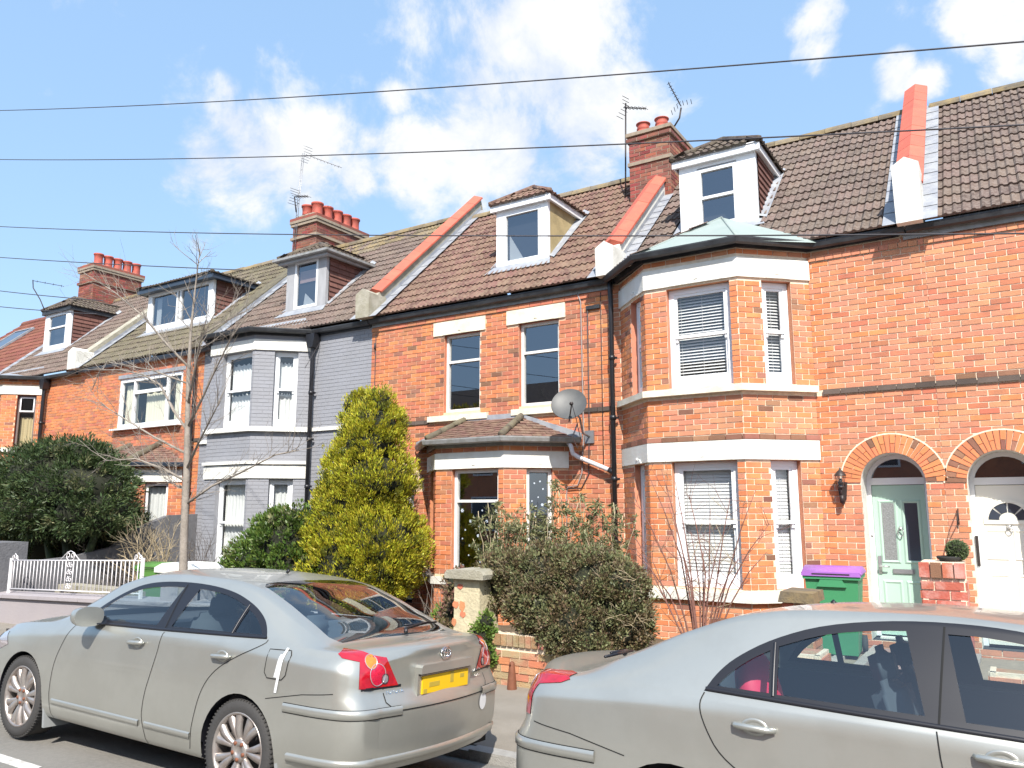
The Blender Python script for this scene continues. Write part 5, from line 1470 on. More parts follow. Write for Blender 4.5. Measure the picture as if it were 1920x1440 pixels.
def wheel_meshes():
    T = Matrix.Rotation(R(-90), 4, 'X')       # lathe axis z -> +y (outer face towards +y)
    t = MB()
    t.lathe([(.235, -.10), (.262, -.108), (.300, -.104), (.3165, -.085), (.3185, -.03), (.3185, .03), (.3165, .085), (.300, .104), (.262, .108), (.235, .10)], 'rubber', 64, T=T)
    for k in range(72):
        a = 2 * math.pi * k / 72
        t.box(-.004, .004, -.098, -.055, .306, .3205, 'rubber', T=Matrix.Rotation(a, 4, 'Y')); t.box(-.004, .004, .055, .098, .306, .3205, 'rubber', T=Matrix.Rotation(a, 4, 'Y'))
    tyre = t.mesh('tyre')
    r = MB()
    r.lathe([(.236, .088), (.240, .101), (.232, .104), (.222, .094), (.216, .06), (.212, -.09)], 'alloy', 56, T=T)
    r.lathe([(.212, .0), (.0, -.01)], 'alloy_dark', 40, T=T)
    r.lathe([(.075, .06), (.072, .084), (.035, .090), (.032, .082), (0, .082)], 'alloy', 36, T=T)
    for k in range(7):
        an = 2 * math.pi * k / 7
        for sgn in (-1, 1):
            v = []; f = []; n = 7
            for i in range(n):
                q = i / (n - 1); rad = .055 + q * .17; ang = an + sgn * (.07 + .125 * q ** 1.0)
                wd = (.013 + .016 * q); y = .078 + .020 * math.sin(q * 2.4); c, s = math.cos(ang), math.sin(ang)
                for (w_, yy) in ((-wd, y - .03), (-wd * .8, y), (wd * .8, y), (wd, y - .03)):
                    v.append((rad * s + w_ * c, yy, rad * c - w_ * s))
            for i in range(n - 1):
                for j in range(3): f.append((i * 4 + j, i * 4 + j + 1, (i + 1) * 4 + j + 1, (i + 1) * 4 + j))
            f += [(0, 1, 2, 3)]
            r.add(v, f, 'alloy', True)
        v = []; f = []
        for i in range(5):
            q = i / 4; rad = .05 + q * .115; w_ = .004 + q * .022
            c, s = math.cos(an), math.sin(an)
            v += [(rad * s - w_ * c, .070 + .012 * q, rad * c + w_ * s), (rad * s + w_ * c, .070 + .012 * q, rad * c - w_ * s)]
        for i in range(4): f.append((2 * i, 2 * i + 1, 2 * i + 3, 2 * i + 2))
        r.add(v, f, 'alloy', True)
    for k in range(5):
        a = 2 * math.pi * k / 5; r.lathe([(.013, .07), (.013, .094), (.006, .098), (0, .098)], 'rust', 10, T=T @ Matrix.Translation((.052 * math.cos(a), .052 * math.sin(a), 0)))
    rim = r.mesh('rim')
    return tyre, rim

def build_car(root, shift=False):
    _S.clear(); RZ[0] = .035 if shift else 0.0
    sh = (lambda p: (float(np.interp(p[0], [-.2, -.12, .92, 2.14, 4], [.05, .15, 1.13, 2.14, 4])), p[1] if p[1] < .9 else .965 + (p[1] - .985) * 1.22)) if shift else (lambda p: p)
    S_ = lambda L: [sh(p) for p in L]
    lq = .16 if shift else 0
    V, N, fac = build_shell()
    VN = np.hstack([V, N])
    faces = [([VN[i] for i in q], k) for q, k in fac]
    key_s = lambda v: (v[0], v[2]); key_t = lambda v: (v[0], v[1]); key_r = lambda v: (v[1], v[2]); key_q = lambda v: (v[1] + v[0], v[2])
    parts = {}
    circ = lambda cx, cz, r, n=36: [(cx + r * math.cos(2 * math.pi * k / n), cz + r * math.sin(2 * math.pi * k / n)) for k in range(n)]
    _, faces = cclip(faces, circ(0, .322, .352), key_s, {'side'}); _, faces = cclip(faces, circ(2.70, .322, .352), key_s, {'side'})
    for cx in (0, 2.7):
        _, faces = cclip(faces, [(cx - .352, -.1), (cx + .352, -.1), (cx + .352, .322), (cx - .352, .322)], key_s, {'side'})
    DLO = [(-.12, 1.022), (-.06, 1.085), (.03, 1.14), (.20, 1.205), (.45, 1.262), (.80, 1.29), (1.2, 1.287), (1.5, 1.258), (1.75, 1.192), (2.0, 1.082), (2.13, .995), (2.14, .955), (1.0, .985)]
    zs1 = lambda L: [(p[0] if p[0] < 1.5 else 1.5 + (p[0] - 1.5) * .80, p[1] if p[1] < 1.03 else 1.03 + (p[1] - 1.03) * 1.14) for p in L]
    DLO = zs1(DLO)
    DLO = chaik(S_(DLO)[:11]) + S_(DLO)[11:]
    dlo, faces = cclip(faces, DLO, key_s, {'side'})
    G1 = [(-.055, 1.043), (.0, 1.085), (.10, 1.135), (.195, 1.168), (.205, 1.038)]
    G2 = [(.245, 1.036), (.235, 1.182), (.45, 1.232), (.70, 1.253), (.815, 1.256), (.885, 1.022)]
    G3 = [(1.06, 1.016), (1.00, 1.255), (1.2, 1.252), (1.5, 1.223), (1.75, 1.158), (1.97, 1.058), (2.03, .998)]
    G1, G2, G3 = S_(zs1(G1)), S_(zs1(G2)), S_(zs1(G3))
    G1 = chaik(G1[:4], 2) + G1[4:]; G2 = G2[:1] + chaik(G2[1:5], 2) + G2[5:]; G3 = G3[:1] + chaik(G3[1:], 2)
    g1, dlo = cclip(dlo, G1, key_s, None); g2, dlo = cclip(dlo, G2, key_s, None); g3, dlo = cclip(dlo, G3, key_s, None)
    fd, faces = cclip(faces, S_([(.96, .20), (1.04, .45), (.945, .80), (.93, 1.02), (2.05, 1.0), (2.25, .60), (2.24, .30), (2.2, .215)]), key_s, {'side'})
    rd1, faces = cclip(faces, [sh((.96, .215)), sh((1.04, .45)), (.45, .45), (.47, .26), (.48, .215)], key_s, {'side'})
    rd2, faces = cclip(faces, [(.45, .45), sh((1.04, .45)), sh((.99, .65)), (.40, .65)], key_s, {'side'})
    rd3, faces = cclip(faces, [(.40, .65), sh((.99, .65)), sh((.945, .80)), sh((.93, 1.02)), *([(.155, 1.01), (.135, .95), (.165, .86), (.24, .74)] if shift else [(-.125, 1.02), (-.13, .99), (.14, .875), (.30, .78)])], key_s, {'side'})
    if not shift: flap, faces = cclip(faces, [(-.20, .83), (-.20, .97), (-.38, .975), (-.40, .95), (-.39, .83), (-.36, .80), (-.23, .80)], key_s, {'side'})
    lampA, faces = cclip(faces, [(-.16 + lq, .79), (-.155 + lq, .965), (-.155 + lq, 1.012), (-.36, 1.012), (-.52, .79)], key_q, {'side', 'rear'})
    lampB, faces = cclip(faces, [(-.155 + lq, .945), (.0 + lq, .965), (.035 + lq, .985), (-.02 + lq, 1.010), (-.155 + lq, 1.012)], key_q, {'side', 'rear'})
    rg, faces = cclip(faces, [(.33, -.01), (.33, .46), (.27, .52), (-.48, .60), (-.58, .57), (-.60, -.01)], key_t, {'top'})
    ws, faces = cclip(faces, [(1.76, -.01), (1.76, .54), (2.38, .66), (2.42, .55), (2.44, -.01)], key_t, {'top'})
    hood, faces = cclip(faces, [(2.46, -.01), (2.46, .72), (3.50, .60), (3.60, -.01)], key_t, {'top'})
    blid, faces = cclip(faces, [(-.01, .645), (.50, .645), (.56, .70), (.56, 1.1), (-.01, 1.1)], key_r, {'rear'})
    bump1, faces = cclip(faces, [(-2, .1), (-.2, .1), (-.2, .675), (-.55, .735), (-2, .775)], key_s, {'side', 'rear'})
    hl, faces = cclip(faces, [(3.02, .70), (3.10, .80), (3.40, .74), (3.62, .62), (3.6, .56), (3.3, .60)], key_s, {'side'})
    fb, faces = cclip(faces, [(3.04, .1), (3.04, .56), (4, .56), (4, .1)], key_s, {'side', 'front'})
    P = lambda nm, f, m, mir=2, off=0.0: put(nm, faces_mesh(nm, f, m, mir, off=off), root)
    body = P('body', faces, 'paint')
    P('window_surround', dlo, 'trim_black', 0); P('window_surround', dlo, 'trim_black', 1)
    for s in (0, 1):
        d = P('front_door', fd, 'paint', s); e = P('rear_door', rd1 + rd2 + rd3, 'paint', s)
        put('window', faces_mesh('window', g3, 'car_glass', s, off=-.004), d); put('window', faces_mesh('window', g2, 'car_glass', s, off=-.004), e); put('window', faces_mesh('window', g1, 'car_glass', s, off=-.004), e)
        sy = -1 if s else 1
        for par, ha in ((d, sh((1.20, 0))[0]), (e, .40 if shift else .235)):
            hz = .885
            y = sidey(ha, hz)
            c = MB(); T = Matrix.Translation((ha, sy * (y + .002), hz)) @ Matrix.Diagonal((1, sy, 1, 1))
            c.lathe([(.062, -.002), (.058, .006), (.03, -.004), (0, -.012)], 'paint', 20, T=T @ Matrix.Rotation(R(-90), 4, 'X') @ Matrix.Diagonal((1.0, .62, 1, 1)))
            c.tube([(-.095, .006, .004), (-.08, .026, .004), (-.03, .034, .002), (.06, .032, -.002), (.095, .010, -.004)], [.010, .014, .015, .014, .011], 'paint', 10, T=T)
            c.obj('handle', par)
    if not shift:
        q = P('fuel_flap', flap, 'paint', 1, .002)
    rgo = P('rear_window', rg, 'car_glass'); P('windscreen', ws, 'car_glass'); P('bonnet', hood, 'paint'); bl = P('boot_lid', blid, 'paint'); rb = P('rear_bumper', bump1, 'paint'); P('front_bumper', fb, 'paint')
    for s in (0, 1):
        lo = P('tail_light', lampA + lampB, 'lamp_red', s, .004); sy = -1 if s else 1
        for (yy, zz, rr, mm, dd) in ((.655, .945, .038, 'lamp_amber', 0), (.612, .865, .056, 'lamp_red_round', 0), (.556, .838, .025, 'lamp_clear', 0)):
            c = MB(); v = [wrap_pt(yy, zz, .0075)]; f = []; n_ = 22; rings = (.35, .7, 1.0)
            for i, q_ in enumerate(rings):
                for k in range(n_):
                    t = 2 * math.pi * k / n_; v.append(wrap_pt(yy + rr * q_ * math.cos(t), zz + rr * q_ * math.sin(t) * 1.12, .0075 - .0015 * q_))
            for k in range(n_): f.append((0, 1 + k, 1 + (k + 1) % n_))
            for i in range(2):
                for k in range(n_): f.append((1 + i * n_ + k, 1 + (i + 1) * n_ + k, 1 + (i + 1) * n_ + (k + 1) % n_, 1 + i * n_ + (k + 1) % n_))
            c.add([(p[0], p[1] * sy, p[2]) for p in v], f, mm, True)
            ring = [wrap_pt(yy + rr * 1.04 * math.cos(2 * math.pi * k / n_), zz + rr * 1.04 * 1.12 * math.sin(2 * math.pi * k / n_), .007) for k in range(n_ + 1)]
            c.tube([(p[0], p[1] * sy, p[2]) for p in ring], .0028, 'lamp_clear' if mm != 'lamp_clear' else 'trim_black', 5, caps=False)
            c.obj('lamp_bulb', lo)
        P('headlight', hl, 'lamp_clear', s, .003)
    # shut lines, belt trim, mouldings
    def ribbon(pts, w, off, m, name, par, both=True, sides=(1, -1), th=0.0):
        for sy in sides:
            b = MB(); v = []; f = []
            for i, (p, nn) in enumerate(pts):
                p = Vector(p); nn = Vector(nn).normalized(); t = (Vector(pts[min(i + 1, len(pts) - 1)][0]) - Vector(pts[max(i - 1, 0)][0])).normalized(); s_ = nn.cross(t).normalized()
                A1, B1 = p + s_ * w / 2 + nn * off, p - s_ * w / 2 + nn * off
                if th: 
                    C1, D1 = p + s_ * w / 2 * .75 + nn * (off + th), p - s_ * w / 2 * .75 + nn * (off + th); row = [A1, C1, D1, B1]
                else: row = [A1, B1]
                v += [(q.x, q.y * sy, q.z) for q in row]
            k = 4 if th else 2
            for i in range(len(pts) - 1):
                for j in range(k - 1): f.append((i * k + j, i * k + j + 1, (i + 1) * k + j + 1, (i + 1) * k + j))
            b.add(v, f, m, bool(th)); b.obj(name, par)
    def sp(poly, n=10):
        out_ = []
        for (a, z), (a2, z2) in zip(poly[:-1], poly[1:]):
            for k in range(n):
                t = k / n; aa, zz = a + (a2 - a) * t, z + (z2 - z) * t; out_.append(sidept(aa, zz))
        out_.append(sidept(*poly[-1])); return out_
    for pl in ([(2.2, .215), (2.24, .30), (2.25, .60), (2.17, .80), (2.09, .935)], S_([(.96, .215), (1.04, .45), (.945, .80), (.93, .98)]), [(.47, .26), (.45, .45), (.40, .65), *([(.24, .74), (.165, .86), (.135, .95), (.155, 1.005)] if shift else [(.30, .78), (.14, .875), (-.13, .99), (-.135, 1.02)])]):
        ribbon(sp(chaik(pl), 4), .0058, .0018, 'gap', 'shut_line', root)
    if not shift: ribbon(sp([(-.20, .83), (-.20, .97), (-.38, .975), (-.40, .95), (-.39, .83), (-.36, .80), (-.23, .80), (-.20, .83)], 3), .006, .0035, 'gap', 'flap_line', q, sides=(-1,))
    ribbon(sp([(-.24, .675), (-.55, .735), (-.80, .762)]), .005, .0018, 'gap', 'shut_line', root)
    ribbon(sp(S_([(2.04, .962), (1.0, .992), (-.11, 1.030)])), .020, .004, 'trim_black', 'waist_trim', root, th=.004)
    ribbon(sp(S_([(.94, .99), (.985, 1.31)])), .008, .003, 'gap', 'shut_line', root)
    ribbon(sp(S_([(.225, 1.03), (.215, 1.215)])), .014, .003, 'trim_black', 'window_bar', root, th=.003)
    ribbon(sp([(2.20, .345), (1.05, .345)]), .045, -.001, 'paint', 'side_moulding', root, th=.010)
    ribbon(sp([(.98, .345), (.47, .345)]), .045, -.001, 'paint', 'side_moulding', root, th=.010)
    def around(z, s0=.5, s1=1.0, n=28):
        """points round the rear corner at height z; s 0 at a=-.3 on the side, 1 at the centre of the rear face"""
        pts = []
        aa = list(np.linspace(-.30, -.955, 26)); out_ = [sidept(a, z) for a in aa if True]
        yy = list(np.linspace(.66, 0, 20)); out_ += [cappt(y, z) for y in yy]
        L = [0]
        for p, q_ in zip(out_[:-1], out_[1:]): L.append(L[-1] + (Vector(p[0]) - Vector(q_[0])).length)
        tot = L[-1]; return [p for p, l in zip(out_, L) if s0 <= l / tot <= s1]
    ribbon(around(.645, .07, .70), .058, -.002, 'paint', 'bumper_strip', rb, th=.012)
    ribbon(around(.617, .07, .70), .005, .003, 'gap', 'bumper_strip_edge', rb); ribbon(around(.673, .07, .70), .005, .003, 'gap', 'bumper_strip_edge', rb)
    ribbon(around(.36, .10, 1.0), .055, -.004, 'paint', 'bumper_lip', rb, th=.020)
    ribbon([cappt(y, .645) for y in np.linspace(.50, 0, 16)], .008, .002, 'gap', 'shut_line', root)
    ribbon([cappt(.50 + .06 * t, .645 + .055 * t) for t in np.linspace(0, 1, 4)] + [cappt(.56, z) for z in np.linspace(.71, .80, 5)], .007, .002, 'gap', 'shut_line', root)
    ribbon(around(.785, .47, .70, 28), .018, .002, 'trim_black', 'lamp_trim', root)
    # boot furniture
    def on_cap(y, z, off=.0): p, n_ = cappt(y, z); return Vector((p[0] - off, p[1], p[2]))
    b = MB(); x = on_cap(0, .87).x
    b.prism([(-.30, .845), (.30, .845), (.30, .885), (.285, .90), (-.285, .90), (-.30, .885)], x - .042, x + .03, 'paint', axis='x'); b.obj('boot_handle', bl)
    b = MB(); x2 = on_cap(0, .76).x; b.box(x2 - .012, x2 + .03, -.30, .30, .695, .845, 'paint'); b.box(x2 - .016, x2 + .0, -.292, .292, .834, .848, 'gap'); b.obj('plate_recess', bl)
    b = MB(); b.box(x2 - .022, x2 - .012, -.26, .26, .715, .826, 'plate_yellow'); pl = b.obj('number_plate', bl)
    b = MB(); rs_ = random.Random(3)
    for pq in ((-.19, -.075, .752, .782), (.045, .085, .755, .826), (-.25, -.21, .716, .745), (.16, .21, .775, .80)): b = MB(); b.box(x2 - .0235, x2 - .022, -pq[1], -pq[0], pq[2], pq[3], 'plate_smudge'); b.obj('plate_smudge', bl)
    b = MB(); xb = on_cap(0, .965).x - .004; th = [2 * math.pi * k / 24 for k in range(25)]
    b.tube([(xb - .004, .055 * math.cos(t), .955 + .038 * math.sin(t)) for t in th], .0045, 'chrome', 6, caps=False)
    b.tube([(xb - .006, .018 * math.cos(t), .953 + .030 * math.sin(t)) for t in th], .0040, 'chrome', 6, caps=False)
    b.tube([(xb - .006, .044 * math.cos(t), .966 + .014 * math.sin(t)) for t in th], .0040, 'chrome', 6, caps=False); b.obj('badge', bl)
    def text(s, size, y, z, m, par, nm, sgn=1, xoff=.004):
        c = bpy.data.curves.new(nm, 'FONT'); c.body = s; c.size = size; c.extrude = .0015; c.align_x = 'CENTER'
        tmp = bpy.data.objects.new(nm, c); COL.objects.link(tmp); dg = bpy.context.evaluated_depsgraph_get(); me = bpy.data.meshes.new_from_object(tmp.evaluated_get(dg)); bpy.data.objects.remove(tmp)
        me.materials.clear(); me.materials.append(M[m])
        p, nn = cappt(abs(y), z); nn = Vector((nn[0], math.copysign(nn[1], y), nn[2]))
        up = Vector((0, 0, 1)); zax = nn.normalized(); xax = up.cross(zax).normalized(); yax = zax.cross(xax)
        Mx = Matrix(((xax.x, yax.x, zax.x, p[0] + nn.x * xoff), (xax.y, yax.y, zax.y, y + nn.y * xoff), (xax.z, yax.z, zax.z, z), (0, 0, 0, 1)))
        put(nm, me, par, Mx)
    # seen from behind, the left of the boot is the car's left (+y when travelling along +x)
    text('TOYOTA', .036, .475, .745, 'chrome', bl, 'lettering'); text('AVENSIS', .032, -.455, .775, 'chrome', bl, 'lettering'); text('D-4D', .030, -.455, .742, 'chrome', bl, 'lettering')
    b = MB(); p, nn = cappt(.52, .585); n_ = 28
    b.add([(cappt(abs(-.475 + .058 * math.cos(t)), .575 + .058 * math.sin(t))[0][0] - .005, -.475 + .058 * math.cos(t) , .575 + .058 * math.sin(t)) for t in [2 * math.pi * k / n_ for k in range(n_)]], [tuple(range(n_))], 'sticker_white'); 
    st = b.obj('round_sticker', rb)
    # rear wiper
    b = MB(); b.tube([(-.63, -.02, 1.055), (-.60, -.05, 1.075), (-.54, -.40, 1.095)], [.016, .012, .008], 'trim_black', 8); b.tube([(-.53, -.12, 1.088), (-.52, -.52, 1.085)], .008, 'trim_black', 6); b.obj('rear_wiper', rgo)
    # door mirrors
    for sy in (1, -1):
        b = MB(); bm_ = [( .0, .0)]
        prof = [(0, 0, .0), (.05, .030, .2), (.10, .055, .5), (.105, .072, .8), (.06, .078, 1.0)]
        n_ = 20; v = []; f = []
        for i, t in enumerate(np.linspace(0, 1, 9)):
            ry = .115 * math.sqrt(max(0, 1 - (1 - t) ** 2.4)) + .001; rz = .072 * math.sqrt(max(0, 1 - (1 - t) ** 2.4)) + .001
            for k in range(n_):
                an = 2 * math.pi * k / n_; cy, cz = math.cos(an), math.sin(an)
                pw = lambda q_, e=.72: math.copysign(abs(q_) ** e, q_)
                v.append((1.69 + .16 * (1 - t), sy * (.965 + ry * pw(cy)), 1.035 + rz * pw(cz)))
        for i in range(8):
            for k in range(n_): f.append((i * n_ + k, i * n_ + (k + 1) % n_, (i + 1) * n_ + (k + 1) % n_, (i + 1) * n_ + k))
        f.append(tuple(range(8 * n_, 9 * n_)))
        b.add(v, f[:-1], 'paint', True); b.add([v[i] for i in range(8 * n_, 9 * n_)], [tuple(range(n_))], 'paint')
        mo = b.obj('door_mirror', root)
        c = MB(); c.prism([(1.68, .975), (1.86, .962), (1.84, 1.0), (1.74, 1.03)], sy * .80, sy * .90, 'trim_black'); c.obj('mirror_foot', mo)
    # wheels, arches, flaps
    tyre, rim = wheel_meshes()
    for a in (0, 2.70):
        for sy in (1, -1):
            w_ = put('wheel', None, root, Matrix.Translation((a, sy * .765, .318)) @ Matrix.Rotation(0 if sy > 0 else math.pi, 4, 'Z') @ Matrix.Rotation(R(17), 4, 'Y'))
            put('tyre', tyre, w_, WM[w_.name]); put('rim', rim, w_, WM[w_.name])
            b = MB(); n_ = 24; v = []; f = []
            for k in range(n_ + 1):
                t = math.pi * (1.0) * k / n_ ; x, z = a + .352 * math.cos(t), .322 + .352 * math.sin(t)
                ys = sidey(min(3.6, max(-.97, x)), max(z, .34)) - .002
                v += [(x, sy * ys, z), (x, sy * .50, z)]
            for k in range(n_): f.append((2 * k, 2 * k + 1, 2 * k + 3, 2 * k + 2))
            b.add(v, f, 'trim_black', True); b.box(a - .352, a + .352, sy * .50 - .005, sy * .50 + .005, .1, .68, 'gap'); 
            b.box(a - .357, a - .352, min(sy * .5, sy * .85), max(sy * .5, sy * .85), .22, .33, 'trim_black'); b.box(a + .352, a + .357, min(sy * .5, sy * .85), max(sy * .5, sy * .85), .22, .33, 'trim_black')
            b.obj('wheel_arch', root)
            c = MB(); xf = a - .36; y0, y1 = sorted((sy * .66, sy * .862))
            c.add([(xf + .01, y0, .32), (xf + .01, y1, .32), (xf - .03, y1 + sy * .0, .13), (xf - .03, y0, .13), (xf - .015, y0, .32), (xf - .015, y1, .32), (xf - .055, y1, .13), (xf - .055, y0, .13)], [(0, 1, 2, 3), (4, 7, 6, 5), (0, 4, 5, 1), (3, 2, 6, 7), (0, 3, 7, 4), (1, 5, 6, 2)], 'mud'); c.obj('mud_flap', root)
    # underbody and cabin
    b = MB(); b.box(-.88, 3.5, -.74, .74, .24, .30, 'gap'); b.box(.40, 2.30, -.80, .80, .215, .26, 'gap'); b.box(-.9, 3.3, -.495, .495, .30, .56, 'gap'); b.box(.40, 2.3, -.78, .78, .30, .50, 'gap')
    b.box(-.86, -.12, -.72, .72, .56, .90, 'dash'); b.box(2.35, 3.45, -.68, .68, .56, .78, 'gap'); b.obj('underbody', root)
    b = MB()
    for sy in (1, -1): b.prism([(-.15, .50), (2.2, .50), (2.2, .93), (1.0, .955), (-.15, .97)], sy * .775, sy * .79, 'dash')
    b.add([(2.42, -.72, .955), (1.85, -.70, .93), (1.85, .70, .93), (2.42, .72, .955)], [(0, 1, 2, 3)], 'dash'); b.box(1.82, 1.9, -.70, .70, .55, .93, 'dash'); b.obj('dashboard', root)
    b = MB(); b.add([(-.60, -.64, .99), (-.12, -.70, .99), (-.12, .70, .99), (-.60, .64, .99)], [(0, 1, 2, 3)], 'dash'); b.obj('parcel_shelf', root)
    b = MB()
    b.add([tuple(v) for v in [(1.78, -.54, 1.325), (.33, -.50, 1.335), (.33, .50, 1.335), (1.78, .54, 1.325)]], [(0, 1, 2, 3)], 'dash'); b.obj('headlining', root)
    def seat(a, y, w_, nm):
        s = MB()
        def rb(c0, sx, sy_, sz, T, bev=.05):
            bm = bmesh.new(); bmesh.ops.create_cube(bm, size=1); bmesh.ops.scale(bm, vec=(sx, sy_, sz), verts=bm.verts)
            bmesh.ops.bevel(bm, geom=bm.edges[:], offset=min(bev, .42 * min(sx, sy_, sz)), segments=3, affect='EDGES'); bm.verts.index_update()
            s.add([tuple(v.co) for v in bm.verts], [tuple(v.index for v in f.verts) for f in bm.faces], 'seat', True, T=Matrix.Translation(c0) @ T); bm.free()
        I = Matrix.Identity(4); rb((a + .28, y, .60), .52, w_, .16, I, .06); rb((a - .05, y, .84), .13, w_, .54, Matrix.Rotation(R(-14), 4, 'Y'), .055)
        o = s.obj(nm, root)
        s = MB()
        for yy in ([y] if w_ < .8 else [-.38, .38]): rb((a - .13, yy, 1.150 if w_ < .8 else 1.06), .10, .25, .19, Matrix.Rotation(R(-10), 4, 'Y'), .045)
        s.obj('headrest', o)
    if shift: pass
    seat(1.02, .37, .50, 'front_seat'); seat(1.02, -.37, .50, 'front_seat'); seat(.02, 0, 1.30, 'rear_seat')
    b = MB(); c0 = Vector((1.66, -.37, .92)); b.tube([(c0.x + .06 * math.sin(t) * 1, c0.y + .185 * math.cos(t), c0.z + .17 * math.sin(t)) for t in [2 * math.pi * k / 28 for k in range(29)]], .014, 'trim_black', 8, caps=False); b.tube([(1.66, -.37, .92), (1.84, -.37, .86)], .03, 'trim_black', 8); b.box(1.655, 1.675, -.54, -.20, .905, .935, 'trim_black'); b.obj('steering_wheel', root)
    b = MB(); b.box(1.72, 1.75, -.12, .12, 1.235, 1.295, 'trim_black'); b.tube([(1.70, 0, 1.23), (1.69, 0, 1.12)], .012, 'trim_black', 6); b.obj('rear_view_mirror', root)
    b = MB(); b.tube([(.62, 0, 1.41), (.60, 0, 1.43)], .012, 'trim_black', 8); b.obj('roof_aerial', root)
    return root

_S = {}
def _sec(a):
    k = round(a, 3)
    if k not in _S: _S[k] = section(k)
    return _S[k]
def _warp(a, y, z):
    w = min(1, max(0, (-.70 - a) / .28)); w = w * w * (3 - 2 * w)
    g = .055 * min(1, max(0, (z - .66) / .10)) + .05 * max(0, (.42 - z) / .2) - .045 * math.exp(-((z - 1.02) / .03) ** 2) * (1 if a < -.75 else 0)
    bow = .075 * (1 - min(1, (y / .62)) ** 2)
    a2 = a + w * g - w * bow * (1 if a < -.70 else 0)
    wf = min(1, max(0, (a - 3.35) / .3)); a2 += wf * (.10 * (1 - min(1, y / .6) ** 2) - .10 * max(0, (z - .5)))
    return a2
def sidey(a, z):
    s, jb, jr = _sec(a); zz = [p[1] for p in s[:jr + 1]]; yy = [p[0] for p in s[:jr + 1]]
    return float(np.interp(z, zz, yy))
def sidept(a, z):
    e = .01; y = sidey(a, z); P0 = Vector((_warp(a, y, z), y, z))
    a1 = max(-.98, a - e); a2 = a + e; ya, yb = sidey(a1, z), sidey(a2, z)
    y1 = sidey(a, z + e)
    ta = Vector((_warp(a2, yb, z) - _warp(a1, ya, z), yb - ya, 0)); tz = Vector((_warp(a, y1, z + e) - P0.x, y1 - y, e))
    n = tz.cross(ta).normalized()
    if n.y < 0: n = -n
    return (tuple(P0), tuple(n))
def capa(y, z): return _warp(-.98, y, z)
def cappt(y, z):
    e = .01; y = max(0, y); P0 = Vector((capa(y, z), y, z))
    ty = Vector((capa(y + e, z) - capa(max(0, y - e), z), (y + e) - max(0, y - e), 0)); tz = Vector((capa(y, z + e) - capa(y, z - e), 0, 2 * e))
    n = ty.cross(tz).normalized()
    if n.x > 0: n = -n
    return (tuple(P0), tuple(n))

_O = {}
def wrap_pt(s_, z, off):
    k = round(z, 3)
    if k not in _O:
        pts = [cappt(y, k) for y in np.linspace(0, max(.3, sidey(-.98, k) - .006), 24)] + [sidept(a, k) for a in np.linspace(-.974, -.30, 44)]
        L = [0]
        for p, q_ in zip(pts[:-1], pts[1:]): L.append(L[-1] + (Vector(p[0]) - Vector(q_[0])).length)
        _O[k] = (L, pts)
    L, pts = _O[k]; i = min(len(L) - 2, max(0, int(np.searchsorted(L, s_)) - 1)); t = (s_ - L[i]) / max(1e-6, L[i + 1] - L[i])
    p = Vector(pts[i][0]).lerp(Vector(pts[i + 1][0]), t); n = Vector(pts[i][1]).lerp(Vector(pts[i + 1][1]), t).normalized()
    return tuple(p + n * off)
def place(o, loc, rz, roll=0.0, pitch=0.0):
    o.matrix_basis = Matrix.Translation(loc) @ Matrix.Rotation(rz, 4, 'Z') @ Matrix.Rotation(pitch, 4, 'Y') @ Matrix.Rotation(roll, 4, 'X')
def copy_tree(o, parent=None):
    c = o.copy(); COL.objects.link(c)
    if parent is not None: c.parent = parent; c.matrix_parent_inverse = o.matrix_parent_inverse.copy()
    for ch in [q for q in bpy.data.objects if q.parent == o]: copy_tree(ch, c)
    return c
CHILD = None
